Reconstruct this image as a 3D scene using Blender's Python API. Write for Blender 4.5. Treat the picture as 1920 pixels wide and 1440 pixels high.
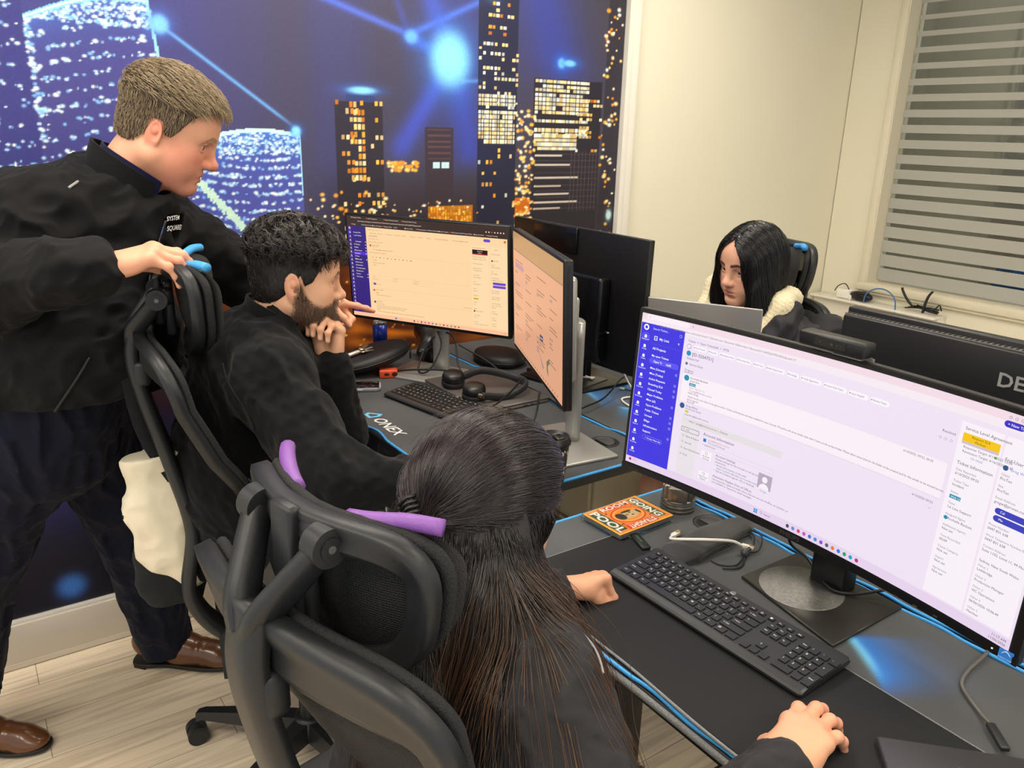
import bpy, bmesh, math, random
import numpy as np
from mathutils import Vector, Matrix

for _o in list(bpy.data.objects):
    bpy.data.objects.remove(_o, do_unlink=True)
SC = bpy.context.scene
COL = SC.collection
random.seed(7)
RNG = np.random.default_rng(7)
PI = math.pi

# ------------------------------------------------------------------ camera
cam_d = bpy.data.cameras.new('camera')
cam_d.sensor_width = 36.0
cam_d.sensor_fit = 'HORIZONTAL'
cam_d.lens = 1496.345 / 1920.0 * 36.0
cam_d.clip_start = 0.05
cam = bpy.data.objects.new('camera', cam_d)
COL.objects.link(cam)
_R = np.array([[0.56616619, 0.82391168, 0.02500781],
               [0.26430806, -0.15272039, -0.95226978],
               [-0.78076699, 0.54575272, -0.30423162]])
cam.matrix_world = Matrix(((_R[0, 0], -_R[1, 0], -_R[2, 0], 0.0),
                           (_R[0, 1], -_R[1, 1], -_R[2, 1], 0.0),
                           (_R[0, 2], -_R[1, 2], -_R[2, 2], 1.68),
                           (0, 0, 0, 1)))
SC.camera = cam

# ------------------------------------------------------------------ world, exposure
W = bpy.data.worlds.new('world')
SC.world = W
W.use_nodes = True
W.node_tree.nodes['Background'].inputs[0].default_value = (1.0, 0.98, 0.95, 1)
W.node_tree.nodes['Background'].inputs[1].default_value = 1.0
SC.view_settings.view_transform = 'Standard'
SC.view_settings.look = 'None'
SC.view_settings.gamma = 1.0
SC.view_settings.use_curve_mapping = False
SC.view_settings.exposure = 0.0
LAMP_STRENGTH = 18.5          # strength of the ceiling panels' diffusers

# ------------------------------------------------------------------ materials
def srgb(h):
    if isinstance(h, str):
        h = h.lstrip('#')
        c = [int(h[i:i + 2], 16) / 255 for i in (0, 2, 4)]
    else:
        c = [v / 255 for v in h]
    return tuple((v / 12.92 if v <= 0.04045 else ((v + 0.055) / 1.055) ** 2.4) for v in c)

_MATS = {}
def mat(name, col='#808080', rough=0.5, metal=0.0, noise=None, bump=None, emit=None, spec=0.5, alpha=None,
        trans=None, coat=0.0, sheen=0.0, aniso=None, var=0.06, sss=None, attr=None, ior=1.45):
    """node material: base colour gently varied by a noise texture, optional noise bump"""
    if name in _MATS:
        return _MATS[name]
    m = bpy.data.materials.new(name)
    m.use_nodes = True
    nt = m.node_tree
    N, L = nt.nodes, nt.links
    b = N['Principled BSDF']
    c = srgb(col)
    b.inputs['Roughness'].default_value = rough
    b.inputs['Metallic'].default_value = metal
    b.inputs['Specular IOR Level'].default_value = spec
    b.inputs['IOR'].default_value = ior
    if coat:
        b.inputs['Coat Weight'].default_value = coat
        b.inputs['Coat Roughness'].default_value = 0.1
    if sheen:
        b.inputs['Sheen Weight'].default_value = sheen
        b.inputs['Sheen Roughness'].default_value = 0.5
    tc = N.new('ShaderNodeTexCoord')
    if attr:
        at = N.new('ShaderNodeAttribute')
        at.attribute_name = attr
        L.new(at.outputs['Color'], b.inputs['Base Color'])
    else:
        nz = N.new('ShaderNodeTexNoise')
        nz.inputs['Scale'].default_value = noise or 12.0
        nz.inputs['Detail'].default_value = 4
        L.new(tc.outputs['Object'], nz.inputs['Vector'])
        mx = N.new('ShaderNodeMix')
        mx.data_type = 'RGBA'
        mx.inputs[6].default_value = (*[v * (1 - var) for v in c], 1)
        mx.inputs[7].default_value = (*[min(1, v * (1 + var)) for v in c], 1)
        L.new(nz.outputs['Fac'], mx.inputs[0])
        L.new(mx.outputs[2], b.inputs['Base Color'])
    if bump:
        sc, st = bump
        n2 = N.new('ShaderNodeTexNoise')
        n2.inputs['Scale'].default_value = sc
        n2.inputs['Detail'].default_value = 3
        L.new(tc.outputs['Object'], n2.inputs['Vector'])
        bp = N.new('ShaderNodeBump')
        bp.inputs['Strength'].default_value = st
        bp.inputs['Distance'].default_value = 0.002
        L.new(n2.outputs['Fac'], bp.inputs['Height'])
        L.new(bp.outputs[0], b.inputs['Normal'])
    if emit:
        b.inputs['Emission Color'].default_value = (*srgb(emit[0]), 1)
        b.inputs['Emission Strength'].default_value = emit[1]
    if alpha is not None:
        b.inputs['Alpha'].default_value = alpha
    if trans:
        b.inputs['Transmission Weight'].default_value = trans
    if sss:
        b.inputs['Subsurface Weight'].default_value = sss
        b.inputs['Subsurface Radius'].default_value = (0.010, 0.004, 0.002)
        b.inputs['Subsurface Scale'].default_value = 1.0
    if aniso:
        b.inputs['Anisotropic'].default_value = aniso
    _MATS[name] = m
    return m

def glow(name, col, strength=1.0):
    """pure emitter of one colour, for lit screen pixels"""
    if name in _MATS:
        return _MATS[name]
    m = bpy.data.materials.new(name)
    m.use_nodes = True
    nt = m.node_tree
    b = nt.nodes['Principled BSDF']
    b.inputs['Base Color'].default_value = (0.01, 0.01, 0.01, 1)
    b.inputs['Roughness'].default_value = 0.35
    b.inputs['Specular IOR Level'].default_value = 0.2
    b.inputs['Emission Color'].default_value = (*srgb(col), 1)
    b.inputs['Emission Strength'].default_value = strength
    _MATS[name] = m
    return m

# ------------------------------------------------------------------ object helpers
def empty(name, loc=(0, 0, 0), rz=0.0):
    o = bpy.data.objects.new(name, None)
    o.empty_display_size = 0.1
    o.location = loc
    o.rotation_euler = (0, 0, rz)
    COL.objects.link(o)
    return o

def tag(o, label, cat, group=None, kind=None):
    if label: o['label'] = label
    if cat: o['category'] = cat
    if group: o['group'] = group
    if kind: o['kind'] = kind
    return o

def struct(o, label=None):
    o['kind'] = 'structure'
    if label: o['label'] = label
    return o

def link_mesh(name, verts, faces, mats=(), parent=None, smooth=False, fmat=None, loc=None, cols=None):
    me = bpy.data.meshes.new(name)
    me.from_pydata([tuple(v) for v in verts] if not isinstance(verts, list) else verts, [], faces)
    for m in mats:
        me.materials.append(m)
    if fmat is not None and len(mats) > 1:
        me.polygons.foreach_set('material_index', np.asarray(fmat, dtype=np.int32))
    if smooth is True:
        me.polygons.foreach_set('use_smooth', np.ones(len(me.polygons), dtype=bool))
    elif smooth not in (False, None):
        me.polygons.foreach_set('use_smooth', np.asarray(smooth, dtype=bool))
    if cols is not None:
        a = me.color_attributes.new('Col', 'FLOAT_COLOR', 'POINT')
        cc = np.ones((len(verts), 4), dtype=np.float32)
        cc[:, :3] = cols
        a.data.foreach_set('color', cc.ravel())
    me.update()
    o = bpy.data.objects.new(name, me)
    COL.objects.link(o)
    if parent is not None:
        o.parent = parent
    if loc is not None:
        o.location = loc
    return o

def rotm(rx=0, ry=0, rz=0):
    return np.array(Matrix.Rotation(rz, 3, 'Z') @ Matrix.Rotation(ry, 3, 'Y') @ Matrix.Rotation(rx, 3, 'X'))

def frame_from(zdir, hint=(0, 0, 1)):
    z = np.asarray(zdir, float); z /= np.linalg.norm(z)
    h = np.asarray(hint, float)
    if abs(np.dot(h, z)) > 0.98:
        h = np.array([1.0, 0, 0])
    x = np.cross(h, z); x /= np.linalg.norm(x)
    y = np.cross(z, x)
    return np.stack([x, y, z], 1)

def catmull(pts, n=8, closed=False):
    P = np.asarray(pts, float)
    out = []
    m = len(P)
    rng = range(m if closed else m - 1)
    for i in rng:
        if closed:
            p0, p1, p2, p3 = P[(i - 1) % m], P[i], P[(i + 1) % m], P[(i + 2) % m]
        else:
            p1, p2 = P[i], P[i + 1]
            p0 = P[i - 1] if i > 0 else 2 * p1 - p2
            p3 = P[i + 2] if i + 2 < m else 2 * p2 - p1
        for t in np.linspace(0, 1, n, endpoint=False):
            out.append(0.5 * (2 * p1 + (p2 - p0) * t + (2 * p0 - 5 * p1 + 4 * p2 - p3) * t * t + (3 * p1 - p0 - 3 * p2 + p3) * t ** 3))
    if not closed:
        out.append(P[-1])
    return np.array(out)

class MB:
    """collects shapes and links them as one mesh object"""
    def __init__(s):
        s.v = []; s.f = []; s.m = []; s.s = []
    def add(s, verts, faces, mi=0, smooth=False, M=None, t=None):
        b = len(s.v)
        V = np.asarray(verts, float)
        if M is not None: V = V @ np.asarray(M).T
        if t is not None: V = V + np.asarray(t)
        s.v.extend(map(tuple, V))
        for f in faces:
            s.f.append(tuple(i + b for i in f)); s.m.append(mi); s.s.append(smooth)
        return s
    def box(s, c, size, mi=0, bevel=0.0, rot=None, seg=2):
        hx, hy, hz = [v / 2 for v in size]
        if bevel <= 0:
            V = [(x * hx, y * hy, z * hz) for x in (-1, 1) for y in (-1, 1) for z in (-1, 1)]
            F = [(0, 1, 3, 2), (4, 6, 7, 5), (0, 4, 5, 1), (2, 3, 7, 6), (0, 2, 6, 4), (1, 5, 7, 3)]
            return s.add(V, F, mi, False, rot, c)
        bm = bmesh.new()
        bmesh.ops.create_cube(bm, size=1.0)
        for v in bm.verts:
            v.co = Vector((v.co.x * size[0], v.co.y * size[1], v.co.z * size[2]))
        bmesh.ops.bevel(bm, geom=list(bm.edges), offset=min(bevel, min(size) * 0.49), segments=seg, profile=0.5, affect='EDGES')
        s.bm(bm, mi, True, rot, c)
        return s
    def bm(s, bm, mi=0, smooth=False, M=None, t=None):
        bm.verts.index_update()
        V = [tuple(v.co) for v in bm.verts]
        F = [tuple(v.index for v in f.verts) for f in bm.faces]
        bm.free()
        return s.add(V, F, mi, smooth, M, t)
    def slab(s, poly, z0, z1, mi=0, bevel=0.0, M=None, t=None, seg=2):
        """extruded 2D polygon (x,y) from z0 to z1, optional bevel of the rims"""
        bm = bmesh.new()
        vs = [bm.verts.new((x, y, z0)) for x, y in poly]
        f = bm.faces.new(vs)
        r = bmesh.ops.extrude_face_region(bm, geom=[f])
        nv = [e for e in r['geom'] if isinstance(e, bmesh.types.BMVert)]
        bmesh.ops.translate(bm, verts=nv, vec=(0, 0, z1 - z0))
        bmesh.ops.recalc_face_normals(bm, faces=list(bm.faces))
        if bevel > 0:
            es = [e for e in bm.edges if abs(e.verts[0].co.z - e.verts[1].co.z) < 1e-7]
            bmesh.ops.bevel(bm, geom=es, offset=bevel, segments=seg, profile=0.5, affect='EDGES')
        return s.bm(bm, mi, bevel > 0, M, t)
    def cyl(s, a, b, r, r2=None, n=20, mi=0, smooth=True, cap=True):
        a = np.asarray(a, float); b = np.asarray(b, float)
        F = frame_from(b - a)
        r2 = r if r2 is None else r2
        ang = np.linspace(0, 2 * PI, n, endpoint=False)
        ring = np.stack([np.cos(ang), np.sin(ang), np.zeros(n)], 1)
        V = np.vstack([ring * r @ F.T + a, ring * r2 @ F.T + b])
        fs = [(i, (i + 1) % n, n + (i + 1) % n, n + i) for i in range(n)]
        s.add(V, fs, mi, smooth)
        if cap:
            s.add(V[:n], [tuple(range(n))[::-1]], mi, False)
            s.add(V[n:], [tuple(range(n))], mi, False)
        return s
    def tube(s, pts, r, n=10, mi=0, closed=False, cap=True, flat=1.0, hint=(0, 0, 1)):
        P = np.asarray(pts, float)
        m = len(P)
        rr = np.full(m, r) if np.isscalar(r) else np.asarray(r, float)
        if closed:
            T = np.roll(P, -1, 0) - np.roll(P, 1, 0)
        else:
            T = np.gradient(P, axis=0)
        T /= np.linalg.norm(T, axis=1)[:, None] + 1e-12
        F = frame_from(T[0], hint)
        x = F[:, 0]
        ang = np.linspace(0, 2 * PI, n, endpoint=False)
        V = []
        for i in range(m):
            x = x - np.dot(x, T[i]) * T[i]
            x /= np.linalg.norm(x) + 1e-12
            y = np.cross(T[i], x)
            for a in ang:
                V.append(P[i] + rr[i] * (math.cos(a) * x + math.sin(a) * y * flat))
        fs = []
        for i in range(m if closed else m - 1):
            j = (i + 1) % m
            for k in range(n):
                l = (k + 1) % n
                fs.append((i * n + k, i * n + l, j * n + l, j * n + k))
        if not closed and cap:
            fs.append(tuple(range(n))[::-1])
            fs.append(tuple((m - 1) * n + k for k in range(n)))
        return s.add(V, fs, mi, True)
    def sweep(s, pts, prof, mi=0, closed=False, ups=None, scale=None, smooth=True, cap=True):
        """sweep a closed 2D profile (u,v) along pts; v follows `ups`"""
        P = np.asarray(pts, float); m = len(P); n = len(prof)
        T = (np.roll(P, -1, 0) - np.roll(P, 1, 0)) if closed else np.gradient(P, axis=0)
        T /= np.linalg.norm(T, axis=1)[:, None] + 1e-12
        V = []
        for i in range(m):
            up = np.asarray(ups[i] if np.ndim(ups) == 2 else ups, float)
            u = np.cross(T[i], up); u /= np.linalg.norm(u) + 1e-12
            w = np.cross(u, T[i])
            su, sv = (1, 1) if scale is None else scale[i]
            for (a, b) in prof:
                V.append(P[i] + u * a * su + w * b * sv)
        fs = []
        for i in range(m if closed else m - 1):
            j = (i + 1) % m
            for k in range(n):
                l = (k + 1) % n
                fs.append((i * n + k, i * n + l, j * n + l, j * n + k))
        if not closed and cap:
            fs.append(tuple(range(n))[::-1]); fs.append(tuple((m - 1) * n + k for k in range(n)))
        return s.add(V, fs, mi, smooth)
    def lathe(s, prof, n=28, mi=0, M=None, t=None, smooth=True):
        V = []
        for (r, z) in prof:
            for k in range(n):
                a = 2 * PI * k / n
                V.append((r * math.cos(a), r * math.sin(a), z))
        fs = []
        for i in range(len(prof) - 1):
            for k in range(n):
                l = (k + 1) % n
                fs.append((i * n + k, i * n + l, (i + 1) * n + l, (i + 1) * n + k))
        if prof[0][0] > 1e-6: fs.append(tuple(range(n))[::-1])
        if prof[-1][0] > 1e-6: fs.append(tuple((len(prof) - 1) * n + k for k in range(n)))
        return s.add(V, fs, mi, smooth, M, t)
    def ball(s, c, r, n=16, mi=0, M=None):
        bm = bmesh.new()
        bmesh.ops.create_uvsphere(bm, u_segments=n, v_segments=max(6, n * 2 // 3), radius=1.0)
        R3 = np.diag([r] * 3 if np.isscalar(r) else r)
        if M is not None: R3 = np.asarray(M) @ R3
        return s.bm(bm, mi, True, R3, c)
    def quad(s, a, b, c, d, mi=0):
        return s.add([a, b, c, d], [(0, 1, 2, 3)], mi)
    def grid(s, fn, nu, nv, mi=0, smooth=True):
        V = [fn(i / nu, j / nv) for j in range(nv + 1) for i in range(nu + 1)]
        fs = [(j * (nu + 1) + i, j * (nu + 1) + i + 1, (j + 1) * (nu + 1) + i + 1, (j + 1) * (nu + 1) + i) for j in range(nv) for i in range(nu)]
        return s.add(V, fs, mi, smooth)
    def disc(s, fn, ring, nr=8, mi=0):
        n = len(ring); V = [fn(0.0, 0.0)]; F = []
        for j in range(1, nr + 1): V += [fn(a * j / nr, b * j / nr) for a, b in ring]
        for i in range(n): F.append((0, 1 + i, 1 + (i + 1) % n))
        for j in range(nr - 1):
            for i in range(n): F.append((1 + j * n + i, 1 + (j + 1) * n + i, 1 + (j + 1) * n + (i + 1) % n, 1 + j * n + (i + 1) % n))
        return s.add(V, F, mi, True)
    def text(s, txt, size, M, t, mi=0, align='LEFT', xs=1.0, shear=0.0, bold=0.0):
        V, F = text_mesh(txt, align, shear, bold)
        V = V * np.array([size * xs, size, size])
        return s.add(V, F, mi, False, M, t)
    def build(s, name, mats, parent=None, loc=None):
        if not isinstance(mats, (list, tuple)): mats = [mats]
        return link_mesh(name, s.v, s.f, mats, parent, s.s, s.m, loc)

_TXT = {}
def text_mesh(txt, align='LEFT', shear=0.0, bold=0.0):
    key = (txt, align, shear, bold)
    if key not in _TXT:
        cu = bpy.data.curves.new('lettering', 'FONT')
        cu.body = txt
        cu.size = 1.0
        cu.align_x = align
        cu.resolution_u = 2
        cu.shear = shear
        cu.offset = bold
        o = bpy.data.objects.new('lettering', cu)
        COL.objects.link(o)
        dg = bpy.context.evaluated_depsgraph_get()
        me = o.evaluated_get(dg).to_mesh()
        V = np.array([tuple(v.co) for v in me.vertices]) if len(me.vertices) else np.zeros((0, 3))
        F = [tuple(p.vertices) for p in me.polygons]
        o.evaluated_get(dg).to_mesh_clear()
        bpy.data.objects.remove(o, do_unlink=True)
        bpy.data.curves.remove(cu)
        _TXT[key] = (V, F)
    return _TXT[key]

def copy_tree(o, parent=None):
    c = o.copy()
    COL.objects.link(c)
    if parent is not None: c.parent = parent
    for ch in list(o.children):
        copy_tree(ch, c)
    return c
# ------------------------------------------------------------------ organic surfaces (distance fields meshed with surface nets)
class SDF:
    """ordered list of rounded shapes blended into one skin"""
    def __init__(s):
        s.p = []
    def ell(s, c, r, k=0.02, op='u', M=None):
        s.p.append(('e', np.asarray(c, float), np.asarray(r, float), None if M is None else np.asarray(M, float), k, op)); return s
    def cone(s, a, b, ra, rb, k=0.02, op='u', sq=None):
        s.p.append(('c', np.asarray(a, float), np.asarray(b, float), (ra, rb), k, op, sq)); return s
    def box(s, c, h, r=0.01, k=0.02, op='u', M=None):
        s.p.append(('b', np.asarray(c, float), np.asarray(h, float), (r, None if M is None else np.asarray(M, float)), k, op)); return s
    def chain(s, pts, rs, k=0.02, sq=None):
        for i in range(len(pts) - 1):
            s.cone(pts[i], pts[i + 1], rs[i], rs[i + 1], k if i == 0 else min(k, 0.02) , 'u', sq)
        return s
    def xf(s, M, t, scale=1.0):
        """move every shape by rotation M, translation t"""
        M = np.asarray(M, float); t = np.asarray(t, float); out = []
        for q in s.p:
            if q[0] == 'e':
                R0 = np.eye(3) if q[3] is None else q[3]
                out.append(('e', M @ q[1] * scale + t, q[2] * scale, M @ R0, q[4] * scale, q[5]))
            elif q[0] == 'c':
                sq = q[6]
                if sq is not None: sq = (M @ np.asarray(sq[0], float), sq[1])
                out.append(('c', M @ q[1] * scale + t, M @ q[2] * scale + t, (q[3][0] * scale, q[3][1] * scale), q[4] * scale, q[5], sq))
            else:
                R0 = np.eye(3) if q[3][1] is None else q[3][1]
                out.append(('b', M @ q[1] * scale + t, q[2] * scale, (q[3][0] * scale, M @ R0), q[4] * scale, q[5]))
        n = SDF(); n.p = out
        return n
    def join(s, o):
        s.p += o.p; return s
    @staticmethod
    def one(q, P):
        if q[0] == 'e':
            L = P - q[1]
            if q[3] is not None: L = L @ q[3]
            r = q[2]
            k0 = np.sqrt(((L / r) ** 2).sum(-1)); k1 = np.sqrt(((L / (r * r)) ** 2).sum(-1)) + 1e-9
            return k0 * (k0 - 1.0) / k1
        if q[0] == 'c':
            a, b = q[1], q[2]
            ba = b - a; L = P - a
            h = np.clip((L @ ba) / (ba @ ba + 1e-12), 0, 1)
            D = L - h[..., None] * ba
            if q[6] is not None:      # squash along an axis
                ax, sc = q[6]
                D = D + (D @ ax)[..., None] * ax * (1.0 / sc - 1.0)
                return (np.sqrt((D * D).sum(-1)) - (q[3][0] + (q[3][1] - q[3][0]) * h)) * min(1.0, sc)
            return np.sqrt((D * D).sum(-1)) - (q[3][0] + (q[3][1] - q[3][0]) * h)
        L = P - q[1]
        r, M = q[3]
        if M is not None: L = L @ M
        d = np.abs(L) - (q[2] - r)
        return np.sqrt((np.maximum(d, 0) ** 2).sum(-1)) + np.minimum(d.max(-1), 0) - r
    @staticmethod
    def comb(d, e, k, op):
        if op == 'u':
            h = np.maximum(k - np.abs(d - e), 0) / k if k > 0 else 0
            return np.minimum(d, e) - h * h * k * 0.25
        if op == 's':
            h = np.maximum(k - np.abs(d + e), 0) / k if k > 0 else 0
            return np.maximum(d, -e) + h * h * k * 0.25
        h = np.maximum(k - np.abs(d - e), 0) / k if k > 0 else 0
        return np.maximum(d, e) + h * h * k * 0.25
    def ev(s, P):
        d = np.full(P.shape[:-1], 1.0)
        for q in s.p:
            d = SDF.comb(d, SDF.one(q, P), q[4], q[5])
        return d
    def grad(s, P, e=0.0008):
        g = np.empty_like(P)
        for i in range(3):
            o = np.zeros(3); o[i] = e
            g[:, i] = s.ev(P + o) - s.ev(P - o)
        return g / (np.linalg.norm(g, axis=1)[:, None] + 1e-12)
    def bounds(s):
        lo = np.full(3, 1e9); hi = -lo
        for q in s.p:
            if q[5] != 'u': continue
            if q[0] == 'c':
                r = max(q[3])
                for c in (q[1], q[2]):
                    lo = np.minimum(lo, c - r); hi = np.maximum(hi, c + r)
            else:
                r = np.max(q[2]) * (1.8 if q[0] == 'b' else 1.0)
                lo = np.minimum(lo, q[1] - r); hi = np.maximum(hi, q[1] + r)
        return lo, hi
    def mesh(s, vox, disp=None, clip=None):
        """surface nets on a sparse block grid -> (verts, quads). disp(P) adds relief; clip(P)->positive removes"""
        B = 8
        lo, hi = s.bounds()
        lo = lo - vox * 4; hi = hi + vox * 4
        nb = np.ceil((hi - lo) / (vox * B)).astype(int)
        gi = np.stack(np.meshgrid(*[np.arange(n) for n in nb], indexing='ij'), -1).reshape(-1, 3)
        cen = lo + (gi + 0.5) * vox * B
        Rb = vox * B * 0.87
        D = np.stack([SDF.one(q, cen) for q in s.p], 1)
        d = np.full(len(cen), 1.0)
        for i, q in enumerate(s.p):
            d = SDF.comb(d, D[:, i], q[4], q[5])
        act = np.abs(d) < Rb * 1.7 + (0.01 if disp else 0)
        gi = gi[act]; D = D[act]
        off = np.stack(np.meshgrid(*[np.arange(B + 1)] * 3, indexing='ij'), -1).reshape(-1, 3)
        n1 = (B + 1) ** 3
        Pb = lo + (gi[:, None, :] * B + off[None]) * vox
        V = np.full((len(gi), n1), 1.0)
        for i, q in enumerate(s.p):
            m = D[:, i] < Rb * 2.2 + q[4] * 2.0 + 0.003
            if not m.any(): continue
            V[m] = SDF.comb(V[m], SDF.one(q, Pb[m]), q[4], q[5])
        if disp is not None:
            V = V + disp(Pb.reshape(-1, 3)).reshape(V.shape)
        if clip is not None:
            V = np.maximum(V, clip(Pb.reshape(-1, 3)).reshape(V.shape))
        V = V.reshape(len(gi), B + 1, B + 1, B + 1)
        # cell vertices
        dims = nb * B + 2
        def key(ix):
            return (ix[..., 0] * dims[1] + ix[..., 1]) * dims[2] + ix[..., 2]
        c = [V[:, a:a + B, b:b + B, e:e + B] for a in (0, 1) for b in (0, 1) for e in (0, 1)]
        sg = [x < 0 for x in c]
        n_in = sum(x.astype(np.int8) for x in sg)
        cross = (n_in > 0) & (n_in < 8)
        idx = np.argwhere(cross)
        base = gi[idx[:, 0]] * B + idx[:, 1:]
        cv = np.stack([x[cross] for x in c], 1)
        co = np.array([(a, b, e) for a in (0, 1) for b in (0, 1) for e in (0, 1)], float)
        acc = np.zeros((len(idx), 3)); cnt = np.zeros(len(idx))
        for i in range(8):
            for j in range(i + 1, 8):
                if np.abs(co[i] - co[j]).sum() != 1: continue
                a, b = cv[:, i], cv[:, j]
                m = (a < 0) != (b < 0)
                t = np.where(m, a / np.where(m, a - b, 1), 0)
                acc += np.where(m[:, None], co[i] + t[:, None] * (co[j] - co[i]), 0)
                cnt += m
        pos = lo + (base + acc / np.maximum(cnt, 1)[:, None]) * vox
        ck = key(base)
        order = np.argsort(ck); cks = ck[order]
        pos = pos[order]
        # faces
        Q = []
        for ax in range(3):
            sl0 = [slice(None)] + [slice(0, B)] * 3
            sl1 = list(sl0); sl1[ax + 1] = slice(1, B + 1)
            A = V[tuple(sl0)]; Bv = V[tuple(sl1)]
            m = (A < 0) != (Bv < 0)
            ii = np.argwhere(m)
            if not len(ii): continue
            g = gi[ii[:, 0]] * B + ii[:, 1:]
            o1 = np.zeros(3, int); o2 = np.zeros(3, int)
            o1[(ax + 1) % 3] = 1; o2[(ax + 2) % 3] = 1
            ks = [key(g - o1 - o2), key(g - o2), key(g), key(g - o1)]
            ok = np.ones(len(g), bool); qi = []
            for k_ in ks:
                p_ = np.searchsorted(cks, k_); p_ = np.minimum(p_, len(cks) - 1)
                ok &= cks[p_] == k_
                qi.append(p_)
            q4 = np.stack(qi, 1)
            flip = ~(A[m] < 0)
            q4[flip] = q4[flip][:, ::-1]
            Q.append(q4[ok])
        return pos, (np.vstack(Q) if Q else np.zeros((0, 4), int))

def np_mesh(name, V, Q, mats, parent=None, cols=None, loc=None, smooth=True, fmat=None):
    """fast quad mesh from arrays"""
    me = bpy.data.meshes.new(name)
    me.vertices.add(len(V)); me.vertices.foreach_set('co', np.asarray(V, np.float32).ravel())
    me.loops.add(len(Q) * 4); me.loops.foreach_set('vertex_index', np.asarray(Q, np.int32).ravel())
    me.polygons.add(len(Q))
    me.polygons.foreach_set('loop_start', np.arange(0, len(Q) * 4, 4, dtype=np.int32))
    me.polygons.foreach_set('loop_total', np.full(len(Q), 4, dtype=np.int32))
    if smooth: me.polygons.foreach_set('use_smooth', np.ones(len(Q), bool))
    for m in (mats if isinstance(mats, (list, tuple)) else [mats]): me.materials.append(m)
    if fmat is not None: me.polygons.foreach_set('material_index', np.asarray(fmat, np.int32))
    if cols is not None:
        a = me.color_attributes.new('Col', 'FLOAT_COLOR', 'POINT')
        cc = np.ones((len(V), 4), np.float32); cc[:, :3] = cols
        a.data.foreach_set('color', cc.ravel())
    me.update(calc_edges=True); me.validate()
    o = bpy.data.objects.new(name, me); COL.objects.link(o)
    if parent is not None: o.parent = parent
    if loc is not None: o.location = loc
    return o

class Waves:
    """smooth pseudo-random field in numpy"""
    def __init__(s, freq, n=7, seed=1, ani=(1, 1, 1)):
        r = np.random.default_rng(seed)
        d = r.normal(size=(n, 3)); d /= np.linalg.norm(d, axis=1)[:, None]
        s.k = d * np.asarray(ani) * freq * r.uniform(0.6, 1.5, (n, 1)); s.ph = r.uniform(0, 6.28, n); s.n = n
    def __call__(s, P):
        return np.sin(P @ s.k.T + s.ph).sum(-1) / math.sqrt(s.n)

def folds(freq, amp, seed=1, ani=(1, 1, 1), sharp=True):
    """cloth relief: warped, slightly ridged waves"""
    freq = freq * 5.0
    w1 = Waves(freq * 0.5, 5, seed); w2 = Waves(freq, 6, seed + 1, ani)
    def f(P):
        Q = P + 0.35 / freq * np.stack([w1(P), w1(P + 3.1), w1(P - 2.7)], -1)
        v = w2(Q)
        if sharp: v = 1.0 - np.abs(v) * 1.1
        return -amp * v
    return f

def noise_in(P, freq, seed):
    return Waves(freq, 8, seed)(P)

def strands(name, S, roots, flow, steps, seg, mats, parent, loc, off=0.002, r0=0.0004, r1=0.0001, seed=3, jit=0.25, lift=None, lenvar=0.3, colr=None, kind='stuff', fuzz=0.0, lenw=None):
    """hair drawn as curves which run over the surface of the field S. flow(P,i,t)->direction"""
    rg = np.random.default_rng(seed)
    P = roots.copy(); n = len(P)
    offs = rg.uniform(0.2, 1.0, n) * off
    if lenw is not None: offs = offs * np.clip(lenw(P), 0.25, 1)
    jd = rg.normal(size=(n, 3)) * jit
    ln = 1.0 - rg.uniform(0, lenvar, n)
    if lenw is not None: ln = ln * lenw(P)
    fz = (rg.uniform(0, 1, n) ** 6) * fuzz
    fd = rg.normal(size=(n, 3))
    out = np.empty((n, steps + 1, 3))
    g = S.grad(P); d = S.ev(P)
    P = P - g * (d - offs * 0.2)[:, None]
    out[:, 0] = P
    for i in range(steps):
        t = (i + 1) / steps
        g = S.grad(P)
        f = flow(P, i, t) + jd * (0.4 + 0.6 * math.sin(i * 0.9 + 1.0))
        f = f - (f * g).sum(1)[:, None] * g
        f /= np.linalg.norm(f, axis=1)[:, None] + 1e-9
        P = P + f * (seg * ln)[:, None]
        d = S.ev(P); g = S.grad(P)
        o = offs if lift is None else offs + lift(t, P)
        mv = np.clip(d - o, -0.01, 0.004)
        P = P - g * mv[:, None]
        out[:, i + 1] = P + fd * (fz * t)[:, None]
    if loc is not None: out = out - np.asarray(loc)
    cu = bpy.data.hair_curves.new(name)
    cu.add_curves([steps + 1] * n)
    cu.position_data.foreach_set('vector', out.astype(np.float32).ravel())
    ra = cu.attributes.get('radius') or cu.attributes.new('radius', 'FLOAT', 'POINT')
    rr = np.tile(np.linspace(r0, r1, steps + 1), n).astype(np.float32)
    ra.data.foreach_set('value', rr)
    for m in mats: cu.materials.append(m)
    o = bpy.data.objects.new(name, cu); COL.objects.link(o)
    if parent is not None: o.parent = parent
    if kind: o['kind'] = kind
    return o

def sample_surface(V, Q, n, weight=None, seed=5):
    rg = np.random.default_rng(seed)
    a = V[Q[:, 0]]; b = V[Q[:, 1]]; c = V[Q[:, 2]]; d = V[Q[:, 3]]
    ar = np.linalg.norm(np.cross(c - a, d - b), axis=1)
    cen = (a + b + c + d) / 4
    if weight is not None: ar = ar * weight(cen)
    ar = np.maximum(ar, 0); ar /= ar.sum()
    i = rg.choice(len(Q), n, p=ar)
    u = rg.uniform(0, 1, (n, 1)); v = rg.uniform(0, 1, (n, 1))
    return (a[i] * (1 - u) + b[i] * u) * (1 - v) + (d[i] * (1 - u) + c[i] * u) * v
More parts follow.
